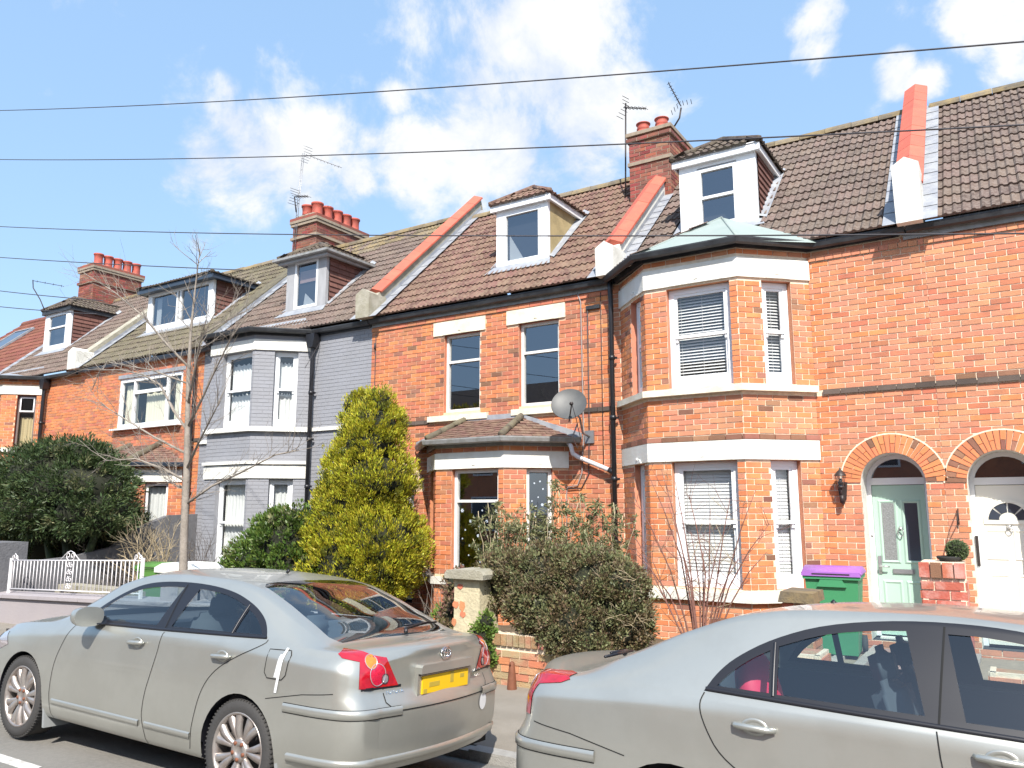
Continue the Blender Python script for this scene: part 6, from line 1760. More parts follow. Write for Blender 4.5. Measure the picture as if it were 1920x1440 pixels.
def cars():
    root = thing('parked_car', 'whole silver liftback on the left, red tail lights and yellow number plate in view', 'car', (0, 0, 0), group='parked silver cars')
    build_car(root)
    two = thing('parked_car', 'silver car cut off by the right edge, showing rear door and dark tinted side windows', 'car', (0, 0, 0), group='parked silver cars')
    build_car(two, True)
    # left car faces -x; road falls towards the kerb and to the left
    place(root, (-4.42, 4.43, -.075), math.pi + R(.7), R(3.2), R(-.5))
    place(two, (-1.48, 4.57, -.085), 0, R(-4.0), R(-.6))
    # tape over the fuel flap of the left car, window sticker
    b = MB()
    for (a, z0, z1, w_) in ((-.335, .72, .99, .011), (-.318, .81, .95, .015)):
        v = []; f = []
        for i in range(9):
            z = z0 + (z1 - z0) * i / 8; (p, nn) = sidept(a - .02 * (i / 8 - .5), z); v += [(p[0] - w_, -(p[1] + .006), z), (p[0] + w_, -(p[1] + .0065), z)]
        for i in range(8): f.append((2 * i, 2 * i + 1, 2 * i + 3, 2 * i + 2))
        b.add(v, f, 'tape', True)
    # the flap is on the far side after the half turn, so mirror it to the street side
    me = b.mesh('tape'); me.transform(Matrix.Diagonal((1, -1, 1, 1)))
    t = bpy.data.objects.new('tape', me); COL.objects.link(t); t.parent = root
    for o in [q for q in bpy.data.objects if q.parent == root and q.name.startswith('fuel_flap')]:
        o.matrix_basis = Matrix.Diagonal((1, -1, 1, 1))
    # pink child seat in the right car
    b = MB(); bm = bmesh.new(); bmesh.ops.create_uvsphere(bm, u_segments=20, v_segments=12, radius=1)
    b.add([(v.co.x * .10, v.co.y * .20, v.co.z * .24) for v in bm.verts], [tuple(v.index for v in f.verts) for f in bm.faces], 'pink', True); bm.free()
    s = MB(); bm = bmesh.new(); bmesh.ops.create_uvsphere(bm, u_segments=20, v_segments=12, radius=1)
    s.add([(v.co.x * .22, v.co.y * .20, v.co.z * .09) for v in bm.verts], [tuple(v.index for v in f.verts) for f in bm.faces], 'pink', True); bm.free()
    r = thing('child_seat', 'pink child seat behind the rear window of the right car', 'child seat', (-1.47 + .32, 4.57 - .36, .86))
    o = bpy.data.objects.new('backrest', b.mesh('backrest')); COL.objects.link(o); o.parent = r; o.location = (-.03, 0, .05); o.rotation_euler = (0, R(-14), 0)
    o = bpy.data.objects.new('seat', s.mesh('seat')); COL.objects.link(o); o.parent = r; o.location = (.18, 0, -.12)
    # the front of a third car, just in the left edge of the frame
    # the tail of a third, dark car just inside the left edge
    M['paint_dark'] = mat('paint_dark', (.015, .022, .045), .2, metal=.3, coat=1.0)
    three = copy_tree(root); three.name = 'parked_car'; three['label'] = 'dark blue car barely showing at the left edge ahead of the silver one'; three['group'] = 'parked cars'; place(three, (-12.55, 4.45, -.15), math.pi, R(3), R(.6))
    def dark(o):
        for ch in [q for q in bpy.data.objects if q.parent == o]:
            for s_ in ch.material_slots:
                if s_.material == M['paint']: s_.link = 'OBJECT'; s_.material = M['paint_dark']
            dark(ch)
            if ch.name.startswith('tape'): bpy.data.objects.remove(ch)
    dark(three)
    return root, two
CARS = cars()

# ================================================================= vegetation kit
def foliage(blobs, n, leaf, m, clump=.16, clumps=220, up=.35, out_=.6, spread=.8, seed=1, m2=None, m2_share=.2, aspect=.42, shell=(.72, 1.04), fold=False, floor=None):
    """thousands of leaf blades in clumps over the surface of overlapping ellipsoids; blobs: (cx,cy,cz,rx,ry,rz)"""
    r = np.random.default_rng(seed)
    B = np.array(blobs, float); area = (B[:, 3] * B[:, 4] * B[:, 5]) ** (2 / 3); pk = r.choice(len(B), clumps * 3, p=area / area.sum())
    d = r.normal(size=(clumps * 3, 3)); d /= np.linalg.norm(d, axis=1)[:, None]
    c = B[pk, :3] + d * B[pk, 3:] * r.uniform(shell[0], shell[1], (clumps * 3, 1))
    # keep clump centres that are not buried in another blob
    q = (c[:, None, :] - B[None, :, :3]) / B[None, :, 3:]; inside = (np.linalg.norm(q, axis=2) < .80).any(1)
    ok = ~inside
    if floor is not None: ok &= c[:, 2] > floor
    c = c[ok][:clumps]; d = d[ok][:clumps]; k = len(c)
    cl_r = clump * r.uniform(.55, 1.25, k)
    ci = r.integers(0, k, n)
    off = r.normal(size=(n, 3)); off /= np.linalg.norm(off, axis=1)[:, None]; off *= r.uniform(.2, 1, (n, 1)) ** .6
    p = c[ci] + off * cl_r[ci][:, None]
    dirv = off * spread + d[ci] * out_ + np.array([0, 0, up]) + r.normal(size=(n, 3)) * .35
    dirv /= np.linalg.norm(dirv, axis=1)[:, None]
    side = np.cross(dirv, r.normal(size=(n, 3))); side /= np.linalg.norm(side, axis=1)[:, None]
    L = leaf * r.uniform(.6, 1.3, (n, 1)); wd = L * aspect * .5
    v = np.empty((n, 4, 3)); v[:, 0] = p - dirv * L * .5; v[:, 1] = p + side * wd; v[:, 2] = p + dirv * L * .5; v[:, 3] = p - side * wd
    if floor is not None: v[:, :, 2] = np.maximum(v[:, :, 2], floor - .05)
    me = bpy.data.meshes.new('foliage'); me.vertices.add(n * 4); me.vertices.foreach_set('co', v.reshape(-1)); me.loops.add(n * 4); me.polygons.add(n)
    me.loops.foreach_set('vertex_index', np.arange(n * 4)); me.polygons.foreach_set('loop_start', np.arange(0, n * 4, 4)); me.polygons.foreach_set('loop_total', np.full(n, 4))
    me.materials.append(M[m])
    if m2:
        me.materials.append(M[m2]); me.polygons.foreach_set('material_index', (r.random(k)[ci] < m2_share).astype(int))
    me.update(); me.validate(); return me
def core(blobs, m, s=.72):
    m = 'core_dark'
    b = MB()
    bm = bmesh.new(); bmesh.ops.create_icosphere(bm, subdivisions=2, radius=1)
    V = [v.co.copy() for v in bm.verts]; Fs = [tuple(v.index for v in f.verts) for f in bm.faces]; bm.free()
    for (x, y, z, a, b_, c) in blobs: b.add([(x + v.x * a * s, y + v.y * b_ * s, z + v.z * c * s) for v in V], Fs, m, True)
    return b.mesh('dark_core')  # added dark solid inside the leaves, blocks the view through them
def bush(name, label, cat, blobs, n, leaf, m, stems=None, base=None, core_m='bark_dark', core_s=.72, group=None, **k):
    cx = np.mean([q[0] for q in blobs]); cy = np.mean([q[1] for q in blobs]); z0 = base if base is not None else min(q[2] - q[5] for q in blobs)
    t = thing(name, label, cat, (cx, cy, z0), group=group)
    f = put('foliage', foliage(blobs, n, leaf, m, **k), t, Matrix.Identity(4)); f['kind'] = 'stuff'
    if core_s: put('dark_core', core(blobs, core_m, core_s), t, Matrix.Identity(4))
    if stems:
        b = MB()
        for pts, r0, r1 in stems: b.tube(pts, list(np.linspace(r0, r1, len(pts))), core_m, 7)
        b.obj('stem', t)
    return t
def wobble(p, q, n, amp, rnd):
    p, q = Vector(p), Vector(q); out_ = []
    for i in range(n + 1):
        t = i / n; w = math.sin(math.pi * t) if n > 1 else 0
        out_.append(p.lerp(q, t) + Vector((rnd.uniform(-1, 1), rnd.uniform(-1, 1), rnd.uniform(-1, 1))) * amp * (0 if i in (0,) else 1))
    return out_
def twigs(mb, p, d, L, r, depth, m, rnd, curl=.25, up=.15, seg=4, nb=(2, 4), ang=.6):
    """recursive bare twigs"""
    pts = [Vector(p)]; dd = Vector(d).normalized(); n = 4
    for i in range(n):
        dd = (dd + Vector((rnd.uniform(-1, 1), rnd.uniform(-1, 1), rnd.uniform(-1, 1) + up)) * curl * .5).normalized(); pts.append(pts[-1] + dd * L / n)
    mb.tube(pts, [r * (1 - .6 * i / n) for i in range(n + 1)], m, seg, caps=False)
    if depth > 0:
        for _ in range(rnd.randint(*nb)):
            t = rnd.uniform(.25, 1); i = min(n - 1, int(t * n)); base = pts[i].lerp(pts[i + 1], t * n - i)
            nd = (dd + Vector((rnd.uniform(-1, 1), rnd.uniform(-1, 1), rnd.uniform(-.6, 1))) * ang * 1.6).normalized()
            twigs(mb, base, nd, L * rnd.uniform(.45, .75), r * .55, depth - 1, m, rnd, curl, up, max(3, seg - 1), nb, ang)

# ---------------------------------------------------------------- golden conifer
bl = [(-9.20, 9.7, .95, 1.15, .95, .75), (-9.35, 9.75, 1.45, 1.0, .85, .70), (-8.75, 9.75, 1.30, .82, .8, .70), (-9.25, 9.8, 2.0, .82, .75, .60), (-8.92, 9.8, 2.35, .74, .7, .55), (-9.42, 9.8, 2.55, .42, .6, .5),
      (-9.05, 9.8, 2.9, .60, .6, .50), (-8.95, 9.8, 3.25, .50, .5, .42), (-9.48, 9.8, 3.35, .20, .25, .30), (-9.34, 9.8, 3.62, .18, .22, .26), (-8.84, 9.8, 3.60, .24, .28, .27), (-9.62, 9.8, 3.62, .10, .12, .16), (-9.10, 9.8, 3.74, .12, .14, .16)]
con = bush('conifer', 'tall golden green conifer in front of the centre house', 'tree', bl, 100000, .058, 'leaf_gold', clump=.105, clumps=2000, up=1.0, out_=.75, spread=.55, seed=11, m2='leaf_gold_dark', m2_share=.20, aspect=.30, base=.1, core_s=.70, core_m='leaf_gold_dark',
           stems=[([(-9.0, 9.75, .1), (-9.0, 9.75, 1.4)], .12, .1)])
# ---------------------------------------------------------------- laurel by the grey house
bl = [(-10.75, 9.2, .95, .78, .6, .62), (-11.15, 9.2, .75, .60, .55, .55), (-10.25, 9.2, 1.2, .62, .6, .66), (-10.55, 9.25, 1.45, .48, .45, .42), (-10.0, 9.2, .8, .6, .6, .6), (-11.45, 9.15, .60, .35, .4, .45), (-10.15, 9.2, 1.65, .33, .3, .30)]
bush('laurel_bush', 'rounded dark green leafy bush left of the golden conifer', 'bush', bl, 20000, .075, 'leaf_laurel', clump=.12, clumps=760, up=.55, out_=.6, spread=.8, seed=5, aspect=.42, base=.05, m2='leaf_olive', m2_share=.12, core_s=.7, core_m='leaf_yew')
# ---------------------------------------------------------------- yew at the left edge
bl = [(-17.1, 8.9, 2.55, 1.75, 1.2, 0.72), (-16.1, 8.8, 2.25, 1.25, 1.1, 0.62), (-18.1, 8.9, 2.2, 1.5, 1.2, 0.8), (-15.5, 8.8, 1.8, 0.85, 0.9, 0.48), (-17.1, 8.7, 1.85, 1.6, 1.1, 0.6), (-18.9, 8.9, 1.9, 1.2, 1.2, 0.7), (-16.7, 8.9, 2.95, 0.9, 0.8, 0.38), (-15.05, 8.8, 1.62, 0.42, 0.5, 0.25), (-18.5, 9.6, 1.1, 1.6, 0.9, 0.8), (-17.1, 10.3, 1.0, 1.5, 0.5, 0.9)]
yew = bush('yew_tree', 'broad dark green evergreen tree at the left edge behind the white railings', 'tree', bl, 60000, .10, 'leaf_yew', clump=.18, clumps=1300, up=.25, out_=.7, spread=.7, seed=3, m2='leaf_olive', m2_share=.10, aspect=.26, base=-.05, core_s=.76, core_m='leaf_yew',
           stems=[([(-16.4, 8.9, -.05), (-16.3, 8.9, .7), (-16.6, 8.8, 1.9)], .16, .1), ([(-16.1, 8.85, -.05), (-15.6, 8.8, .8), (-15.2, 8.8, 1.7)], .11, .06), ([(-16.8, 9, -.05), (-17.3, 9, .9), (-17.8, 9, 1.9)], .12, .07)])
# ---------------------------------------------------------------- bronze shrub over the low brick wall
bl = [(-5.00, 7.75, 1.02, .44, .34, .34), (-4.45, 7.75, 1.02, .58, .42, .44), (-3.92, 7.75, .98, .52, .42, .46), (-3.66, 7.72, .72, .42, .40, .48), (-4.40, 7.55, .80, .50, .32, .28), (-3.98, 7.42, .60, .40, .30, .36), (-3.52, 7.7, 1.08, .22, .3, .22), (-4.80, 7.7, 1.18, .26, .3, .18), (-3.80, 7.35, .38, .28, .2, .24), (-4.2, 7.8, 1.22, .4, .3, .2)]
bush('hedge_shrub', 'dense bronze brown shrub spilling over the low brick wall', 'shrub', bl, 72000, .036, 'leaf_bronze', clump=.085, clumps=1500, up=.35, out_=.5, spread=.9, seed=21, aspect=.5, base=.1, m2='leaf_olive', m2_share=.40, core_s=.74, core_m='bark_dark')
b = MB(); rr = random.Random(4)
for k in range(70):
    x, z = rr.uniform(-4.8, -3.2), rr.uniform(.5, 1.2); twigs(b, (x, 7.42 + rr.uniform(0, .12), z), (rr.uniform(-1, 1), -.5, rr.uniform(-.4, .8)), .22, .0032, 1, 'twig_tan', rr, .9, 0, 3)
t = thing('dead_twigs', 'tangle of pale bare twigs across the bronze shrub', 'twigs', (-4.0, 7.5, .5)); b.obj('twig', t); 
# tall leafy stems behind it
b = MB(); rr = random.Random(9); LB = []
for k in range(80):
    x = rr.uniform(-5.6, -3.75); h = rr.uniform(.40, .98) * (1.15 if -4.8 < x < -4.2 else .9); p = Vector((x, 8.15 + rr.uniform(-.2, .2), 1.05)); pts = [p]
    lean = rr.uniform(-.35, .35)
    for i in range(6): pts.append(pts[-1] + Vector((lean * .10 + rr.uniform(-.02, .02), rr.uniform(-.02, .02), h / 6)))
    b.tube(pts, .005, 'twig_tan', 4)
    for q in pts[2:]: LB.append((q.x, q.y, q.z, .07, .07, .06))
t = thing('leafy_shrub', 'loose grey green shrub with upright stems behind the bronze shrub', 'shrub', (-4.3, 8.2, .1)); b.obj('stem', t)
f = put('foliage', foliage(LB, 8200, .070, 'leaf_olive', clump=.06, clumps=1150, up=-.1, out_=.8, spread=.9, seed=8, aspect=.22, shell=(.3, 1.0)), t, Matrix.Identity(4)); f['kind'] = 'stuff'
put('dark_core', core([(-4.35, 8.2, .75, .8, .4, .55)], 'leaf_yew', 1), t, Matrix.Identity(4))
# small reddish shrub left of the rendered pier, ivy beside it
bush('dark_shrub', 'small dark red brown shrub beside the rendered gate pier', 'shrub', [(-5.72, 7.75, .62, .20, .2, .28), (-5.62, 7.65, .38, .26, .2, .22), (-5.85, 7.9, .95, .14, .14, .2)], 4200, .045, 'leaf_bronze', clump=.07, clumps=160, seed=31, base=.1, aspect=.5, m2='twig_red', m2_share=.4, core_s=.7)
bush('green_tuft', 'bright green low leafy tuft under the conifer', 'plant', [(-6.05, 8.0, .55, .16, .15, .13)], 700, .06, 'leaf_ivy', clump=.06, clumps=40, seed=32, base=.1, core_s=0)
bush('ivy_clump', 'bright green ivy clump on the end of the low brick wall', 'plant', [(-4.98, 7.24, .50, .15, .12, .16), (-4.94, 7.20, .32, .13, .10, .16), (-4.92, 7.20, .66, .08, .08, .10)], 2600, .038, 'leaf_ivy', clump=.05, clumps=130, seed=33, base=.05, aspect=.6, core_s=.8, core_m='leaf_yew', m2='leaf_laurel', m2_share=.3)
# dead flower stalks near the conifer
b = MB(); rr = random.Random(14)
for k in range(16): twigs(b, (-6.3 + rr.uniform(-.25, .25), 8.2 + rr.uniform(-.1, .1), .1), (rr.uniform(-.3, .3), 0, 1), rr.uniform(.5, .8), .006, 1, 'bark_pale', rr, .2, .3, 4)
t = thing('dead_stalks', 'brown dead stalks standing right of the conifer', 'plant', (-6.3, 8.2, .1)); b.obj('stem', t)
# ---------------------------------------------------------------- bare rose in front of house A
b = MB(); rr = random.Random(6); base = Vector((-2.95, 8.35, .12))
ends = [(-3.55, 8.5, 2.25), (-3.35, 8.4, 2.3), (-3.75, 8.3, 1.7), (-3.9, 8.6, 1.45), (-3.2, 8.2, 1.9), (-3.0, 8.3, 2.0), (-2.8, 8.4, 1.85), (-2.55, 8.3, 1.95), (-2.3, 8.4, 2.05), (-2.15, 8.3, 1.7), (-2.45, 8.2, 1.35), (-3.1, 8.6, 1.6), (-3.45, 8.3, 1.3), (-2.7, 8.5, 1.6), (-3.7, 8.4, 2.0), (-2.25, 8.5, 1.4), (-3.15, 8.3, 2.15), (-2.9, 8.4, 1.4)]
for e in ends:
    e = Vector(e); mid = base.lerp(e, .5) + Vector((rr.uniform(-.12, .12), rr.uniform(-.1, .1), .12)); pts = [base + Vector((rr.uniform(-.08, .08), 0, 0)), base.lerp(mid, .5), mid, mid.lerp(e, .5) + Vector((0, 0, .05)), e]
    b.tube(pts, [.012, .010, .008, .006, .003], 'twig_red', 5)
    for k in range(7):
        t = rr.uniform(.3, 1.0) * 4; i = min(3, int(t)); q = pts[i].lerp(pts[i + 1], t - i); twigs(b, q, (rr.uniform(-1, 1), rr.uniform(-.5, .5), rr.uniform(0, 1)), rr.uniform(.15, .40), .0038, 1, 'twig_red' if rr.random() < .7 else 'twig_tan', rr, .3, .1, 3, (1, 3))
t = thing('rose_bush', 'bare thorny rose bush with red brown canes before the right bay window', 'shrub', base); b.obj('stem', t)
# ---------------------------------------------------------------- pale dead shrub, front garden of house B
b = MB(); rr = random.Random(16); base = Vector((-14.3, 9.3, .0))
for k in range(15): twigs(b, base + Vector((rr.uniform(-.15, .15), 0, 0)), (rr.uniform(-.8, .8), rr.uniform(-.4, .4), 1), rr.uniform(.7, 1.2), .022, 3, 'twig_tan', rr, .35, .2, 5, (2, 4), .7)
t = thing('bare_shrub', 'pale knotted bare shrub behind the green bin on the left', 'shrub', base); b.obj('stem', t)
b = MB(); rr = random.Random(17)
for k in range(30): twigs(b, (-15.4 + rr.uniform(-.6, .6), 9.0 + rr.uniform(-.3, .3), 0), (rr.uniform(-.4, .4), 0, 1), rr.uniform(.5, .95), .006, 2, 'bark_pale', rr, .3, .1, 3)
t = thing('dry_stalks', 'dry brown stalks under the dark evergreen tree', 'plant', (-15.4, 9.0, 0)); b.obj('stem', t)
b = MB(); rr = random.Random(18)
for k in range(9): twigs(b, (-12.95 + rr.uniform(-.12, .12), 9.6, 0), (rr.uniform(-.35, .35), 0, 1), rr.uniform(.9, 1.2), .009, 2, 'bark_dark', rr, .25, .2, 4)
t = thing('bare_shrub', 'thin dark bare shrub against the grey bay', 'shrub', (-12.95, 9.6, 0)); b.obj('stem', t)
# ---------------------------------------------------------------- street tree
TB = [[(-8.43, -.09), (-8.43, 1.0), (-8.47, 1.56), (-8.5, 2.33), (-8.55, 2.99), (-8.59, 3.53), (-8.6, 4.08), (-8.57, 4.63), (-8.54, 4.98), (-8.52, 5.17)],
[(-8.47, 1.91), (-8.17, 2.12), (-7.79, 2.28), (-7.34, 2.48), (-7.07, 2.54)], [(-8.46, 2.17), (-8.71, 2.33), (-9.06, 2.46), (-9.49, 2.44)],
[(-8.53, 2.85), (-8.18, 3.19), (-7.9, 3.46), (-7.54, 3.81), (-7.18, 4.03)], [(-8.52, 2.79), (-8.91, 3.08), (-9.29, 3.45), (-9.78, 3.64), (-10.37, 3.77), (-10.97, 3.83), (-11.21, 3.57)],
[(-8.57, 3.59), (-8.89, 3.9), (-9.27, 4.3), (-9.77, 4.67), (-9.94, 4.8)], [(-8.56, 3.93), (-8.32, 4.18), (-8.19, 4.36)], [(-8.52, 2.52), (-9.09, 2.75), (-9.56, 2.98), (-10.07, 3.23)],
[(-8.5, 2.33), (-8.07, 2.63), (-7.65, 2.87), (-7.29, 3.03)], [(-8.56, 3.12), (-8.32, 3.57), (-8.13, 3.82), (-7.76, 4.1)], [(-8.47, 2.07), (-8.91, 2.17), (-9.25, 2.25)], [(-8.57, 3.39), (-8.96, 3.56), (-9.55, 3.69)]]
rr = random.Random(23); tr = thing('street_tree', 'slender bare street tree with pale trunk behind the left car', 'tree', (-8.43, 5.95, -.09))
b = MB(); P = TB[0]; n = len(P)
b.tube([(x, 5.95, z) for x, z in P], [.066, .050, .046, .040, .032, .025, .017, .010, .006, .003], 'bark_pale', 10); b.obj('trunk', tr)
for bi, P in enumerate(TB[1:]):
    dy = rr.choice((-1, 1)) * rr.uniform(.2, .5); b = MB(); n = len(P); pts = [Vector((x, 5.95 + dy * (i / (n - 1)), z)) for i, (x, z) in enumerate(P)]
    r0 = .017 if n > 3 else .012; b.tube(pts, list(np.linspace(r0, .005, n)), 'bark_pale', 7)
    for i in range(1, n):
        for k in range(6):
            q = pts[i - 1].lerp(pts[i], rr.random()); d = (pts[i] - pts[i - 1]).normalized(); twigs(b, q, d + Vector((rr.uniform(-.8, .8), rr.uniform(-.8, .8), rr.uniform(-.3, .9))), rr.uniform(.22, .55), .0045, 2, 'bark_pale', rr, .3, .1, 4, (1, 3))
    b.obj('branch', tr)
b = MB()
for k in range(14):
    z = rr.uniform(3.9, 5.1); x = -8.58 + (z - 4.1) * .06; twigs(b, (x, 5.95, z), (rr.uniform(-1, 1), rr.uniform(-1, 1), rr.uniform(.3, 1)), rr.uniform(.2, .5), .006, 2, 'bark_pale', rr, .3, .2, 4, (1, 3))
b.obj('branch', tr)

# ================================================================= walls, piers, railings
def brick_thing_wall(name, label, pts, z0, z1, th, m, mort, n_single=300, cap=None, cat='wall', C=.075, Lb=.225):
    t = thing(name, label, cat, (pts[0][0], pts[0][1], z0)); b = MB(); recs = []
    P = [Vector((*p, 0)) for p in pts]
    for p, q in zip(P[:-1], P[1:]):
        F, L = seg((p.x, p.y), (q.x, q.y)); b.box(0, L, .008, th, z0, z1, mort, T=F)
        lay(recs, F, L, z0, z1, [], m if callable(m) else (lambda x, z, w: m), C=C, Lb=Lb, J=.012, rough=.005)
    b.obj('mortar', t); return t, recs
# low old brick wall: soldier coping on top
oldp = lambda x, z, w: random.choice(['brick_old', 'brick_old', 'brick_old', 'brick_red', 'brick_rose'])
t, recs = brick_thing_wall('low_brick_wall', 'low weathered brick wall with upright coping bricks below the bronze shrub', [(-5.0, 7.27), (-4.98, 7.26), (-3.05, 7.26)], -.05, .41, .20, oldp, 'mortar')
x = -4.98; Fc, _ = seg((-5.0, 7.255), (-3.0, 7.255))
while x < -3.98:
    recs.append((Fc, x + 5.0, x + 5.0 + .062, .415, .53, random.choice(['brick_old', 'brick_old', 'brick_brown']), .012 + random.uniform(0, .006))); x += .076
b = MB(); b.box(-4.98, -3.98, 7.27, 7.46, .41, .525, 'mortar'); b.box(-3.98, -3.4, 7.28, 7.45, .405, .45, 'brick_old'); b.obj('coping', t)
flush_bricks(t, recs, 220)
# rendered gate pier with stone cap
t = thing('gate_pier', 'tall cream rendered gate pier with a rough stone cap', 'pier', (-5.25, 7.5, 0))
b = MB(); b.prism([(-5.43, 0), (-5.06, 0), (-5.06, .30), (-5.08, 1.08), (-5.42, 1.08), (-5.43, .3)], 7.30, 7.66, 'pier_render'); b.obj('shaft', t)

b = MB(); b.prism([(-5.50, 1.08), (-4.98, 1.08), (-4.97, 1.13), (-5.0, 1.17), (-5.10, 1.185), (-5.48, 1.17), (-5.51, 1.12)], 7.22, 7.74, 'cement'); b.obj('cap', t)
for (x, z, w_, h_) in ((-5.40, .79, .055, .04), (-5.31, .78, .05, .06), (-5.30, .69, .05, .035), (-5.42, .60, .04, .045), (-5.40, .47, .05, .03), (-5.34, .99, .05, .03)):
    q = MB(); n = 9; q.prism([(x + w_ * math.cos(2 * math.pi * k / n) * .8, z + h_ * math.sin(2 * math.pi * k / n) * (.8 + .3 * (k % 2))) for k in range(n)], 7.294, 7.31, 'brick_red'); q.obj('brick', t)
# fine brick pier between the two doors, topiary ball on it
t, recs = brick_thing_wall('brick_pier', 'square red brick pier with upright top course standing between the two front doors', [(-.745, 8.0), (-.745, 7.72), (-.405, 7.72), (-.405, 8.0)], .1, 1.30, .05, 'pier_brick', 'mortar', C=.078)
b = MB(); b.box(-.735, -.415, 7.73, 8.05, .1, 1.40, 'mortar'); b.obj('core', t)
for k in range(4):
    Fq, _ = seg((-.755, 7.71), (-.395, 7.71)); recs.append((Fq, .004 + k * .089, .083 + k * .089, 1.27, 1.395, 'pier_brick' if k != 1 else 'brick_brown', .012))
recs = [r for r in recs if not (r[3] > 1.24 and r[6] < .011)]
flush_bricks(t, recs, 200)
bush('topiary_ball', 'small clipped round box topiary standing on the red brick pier', 'plant', [(-.46, 7.88, 1.495, .085, .085, .085)], 2600, .016, 'leaf_box', clump=.016, clumps=500, seed=41, base=1.40, aspect=.6, shell=(.92, 1.0), core_s=.95, core_m='leaf_yew')
t = thing('plant_pot', 'low dark bowl under the topiary ball', 'pot', (-.52, 7.88, 1.405)); b = MB(); b.lathe([(.075, 0), (.105, .03), (.10, .045), (.085, .04), (0, .035)], 'felt_black', 24, T=Matrix.Translation((-.52, 7.88, 1.40))); b.obj('bowl', t)
# low brick pier beside the gravel, stone slab on it
t, recs = brick_thing_wall('brick_pier', 'low brown brick pier with a flat stone top left of the purple lidded bin', [(-2.12, 8.95), (-2.12, 8.55), (-1.84, 8.55), (-1.84, 8.95)], .05, .90, .05, oldp, 'mortar')
b = MB(); b.box(-2.11, -1.85, 8.56, 9.0, .05, .90, 'mortar'); b.prism([(-2.16, .90), (-1.80, .90), (-1.81, 1.0), (-2.13, 1.01)], 8.50, 9.02, 'tile_lichen'); b.obj('cap', t); flush_bricks(t, recs, 80)
t, recs = brick_thing_wall('brick_pier', 'low red brick pier at the street edge seen through the right car', [(-1.85, 7.6), (-1.85, 7.20), (-1.50, 7.20), (-1.50, 7.6)], .0, .62, .05, oldp, 'mortar')
b = MB(); b.box(-1.84, -1.51, 7.21, 7.6, .0, .61, 'brick_old'); b.obj('core', t); flush_bricks(t, recs, 60)
t, recs = brick_thing_wall('brick_pier', 'red brick pier beside the cream door path', [(-.30, 7.9), (-.30, 7.62), (.02, 7.62), (.02, 7.9)], .05, .55, .05, 'brick_rose', 'mortar'); b = MB(); b.box(-.29, .01, 7.63, 7.9, .05, .54, 'brick_old'); b.obj('core', t); flush_bricks(t, recs, 40)
# mauve wall and white railings on the left
t = thing('garden_wall', 'smooth mauve rendered garden wall under the white railings', 'wall', (-13, 7.2, -.2))
b = MB()
def wz(x): return .032 * (x + 13.0)
for i in range(14):
    xa, xb = -17.5 + i * .6, -17.5 + (i + 1) * .6
    b.add([(xa, 7.14, wz(xa) - .15), (xb, 7.14, wz(xb) - .15), (xb, 7.14, wz(xb) + .385), (xa, 7.14, wz(xa) + .385)], [(0, 1, 2, 3)], 'wall_mauve')
    b.add([(xa, 7.42, wz(xa) - .15), (xb, 7.42, wz(xb) - .15), (xb, 7.42, wz(xb) + .385), (xa, 7.42, wz(xa) + .385)], [(3, 2, 1, 0)], 'wall_mauve')
b.obj('wall', t)
b = MB()
for i in range(14):
    xa, xb = -17.5 + i * .6, -17.5 + (i + 1) * .6 - .004
    b.add([(xa, 7.09, wz(xa) + .385), (xb, 7.09, wz(xb) + .385), (xb, 7.09, wz(xb) + .44), (xa, 7.09, wz(xa) + .44), (xa, 7.46, wz(xa) + .47), (xb, 7.46, wz(xb) + .47), (xa, 7.46, wz(xa) + .385), (xb, 7.46, wz(xb) + .385)], [(0, 1, 2, 3), (3, 2, 5, 4), (0, 6, 7, 1), (4, 5, 7, 6)], 'wall_mauve')
b.obj('coping', t)
# the grey house's continuation of the wall, with a white capped pier
b = MB(); b.box(-9.1, -6.35, 7.16, 7.40, -.05, .55, 'wall_mauve'); 
t = thing('garden_wall', 'short painted garden wall behind the left car below the laurel', 'wall', (-7.7, 7.3, 0)); b.obj('wall', t)
t = thing('gate_pier', 'grey gate pier with a white pyramid cap behind the left car', 'pier', (-10.35, 7.4, 0)); b = MB(); b.box(-10.72, -10.02, 7.20, 7.62, -.1, .93, 'wall_mauve'); b.obj('shaft', t)
b = MB(); b.prism([(-10.82, .93), (-9.92, .93), (-9.92, 1.0), (-10.1, 1.07), (-10.64, 1.07), (-10.82, 1.0)], 7.14, 7.68, 'stone_white'); b.obj('cap', t)
# dark rough pier at the far left
t = thing('stone_pier', 'dark grey rough stone pier at the left end of the railings', 'pier', (-15.9, 7.3, -.1)); b = MB(); b.box(-16.6, -15.62, 7.12, 7.7, -.15, 1.25, 'rough_grey'); b.obj('shaft', t)
# railings
t = thing('railings', 'white metal railings with scrollwork on the mauve garden wall', 'railings', (-13.3, 7.28, .45))
def fz(x): return .032 * (x + 13.0)
xa, xb, Yf = -15.25, -11.30, 7.26; zt_, zb_ = 1.02, .53
b = MB(); b.tube([(xa, Yf, zt_ + fz(xa)), (xb, Yf, zt_ + fz(xb))], .011, 'white_paint', 6); b.tube([(xa, Yf, zb_ + fz(xa)), (xb, Yf, zb_ + fz(xb))], .011, 'white_paint', 6); b.obj('rail', t)
bar = MB(); bar.tube([(0, 0, 0), (0, 0, zt_ - zb_)], .0078, 'white_paint', 6); bar_m = bar.mesh('bar')
nb = 35
for i in range(nb + 1):
    x = xa + (xb - xa) * i / nb
    if 16 <= i <= 18: continue
    put('bar', bar_m, t, Matrix.Translation((x, Yf, zb_ + fz(x))))
post = MB(); post.box(-.022, .022, -.02, .02, -.10, zt_ - zb_ + .04, 'white_paint'); pm = post.mesh('post')
for x in (xa, xb): put('post', pm, t, Matrix.Translation((x, Yf, zb_ + fz(x))))
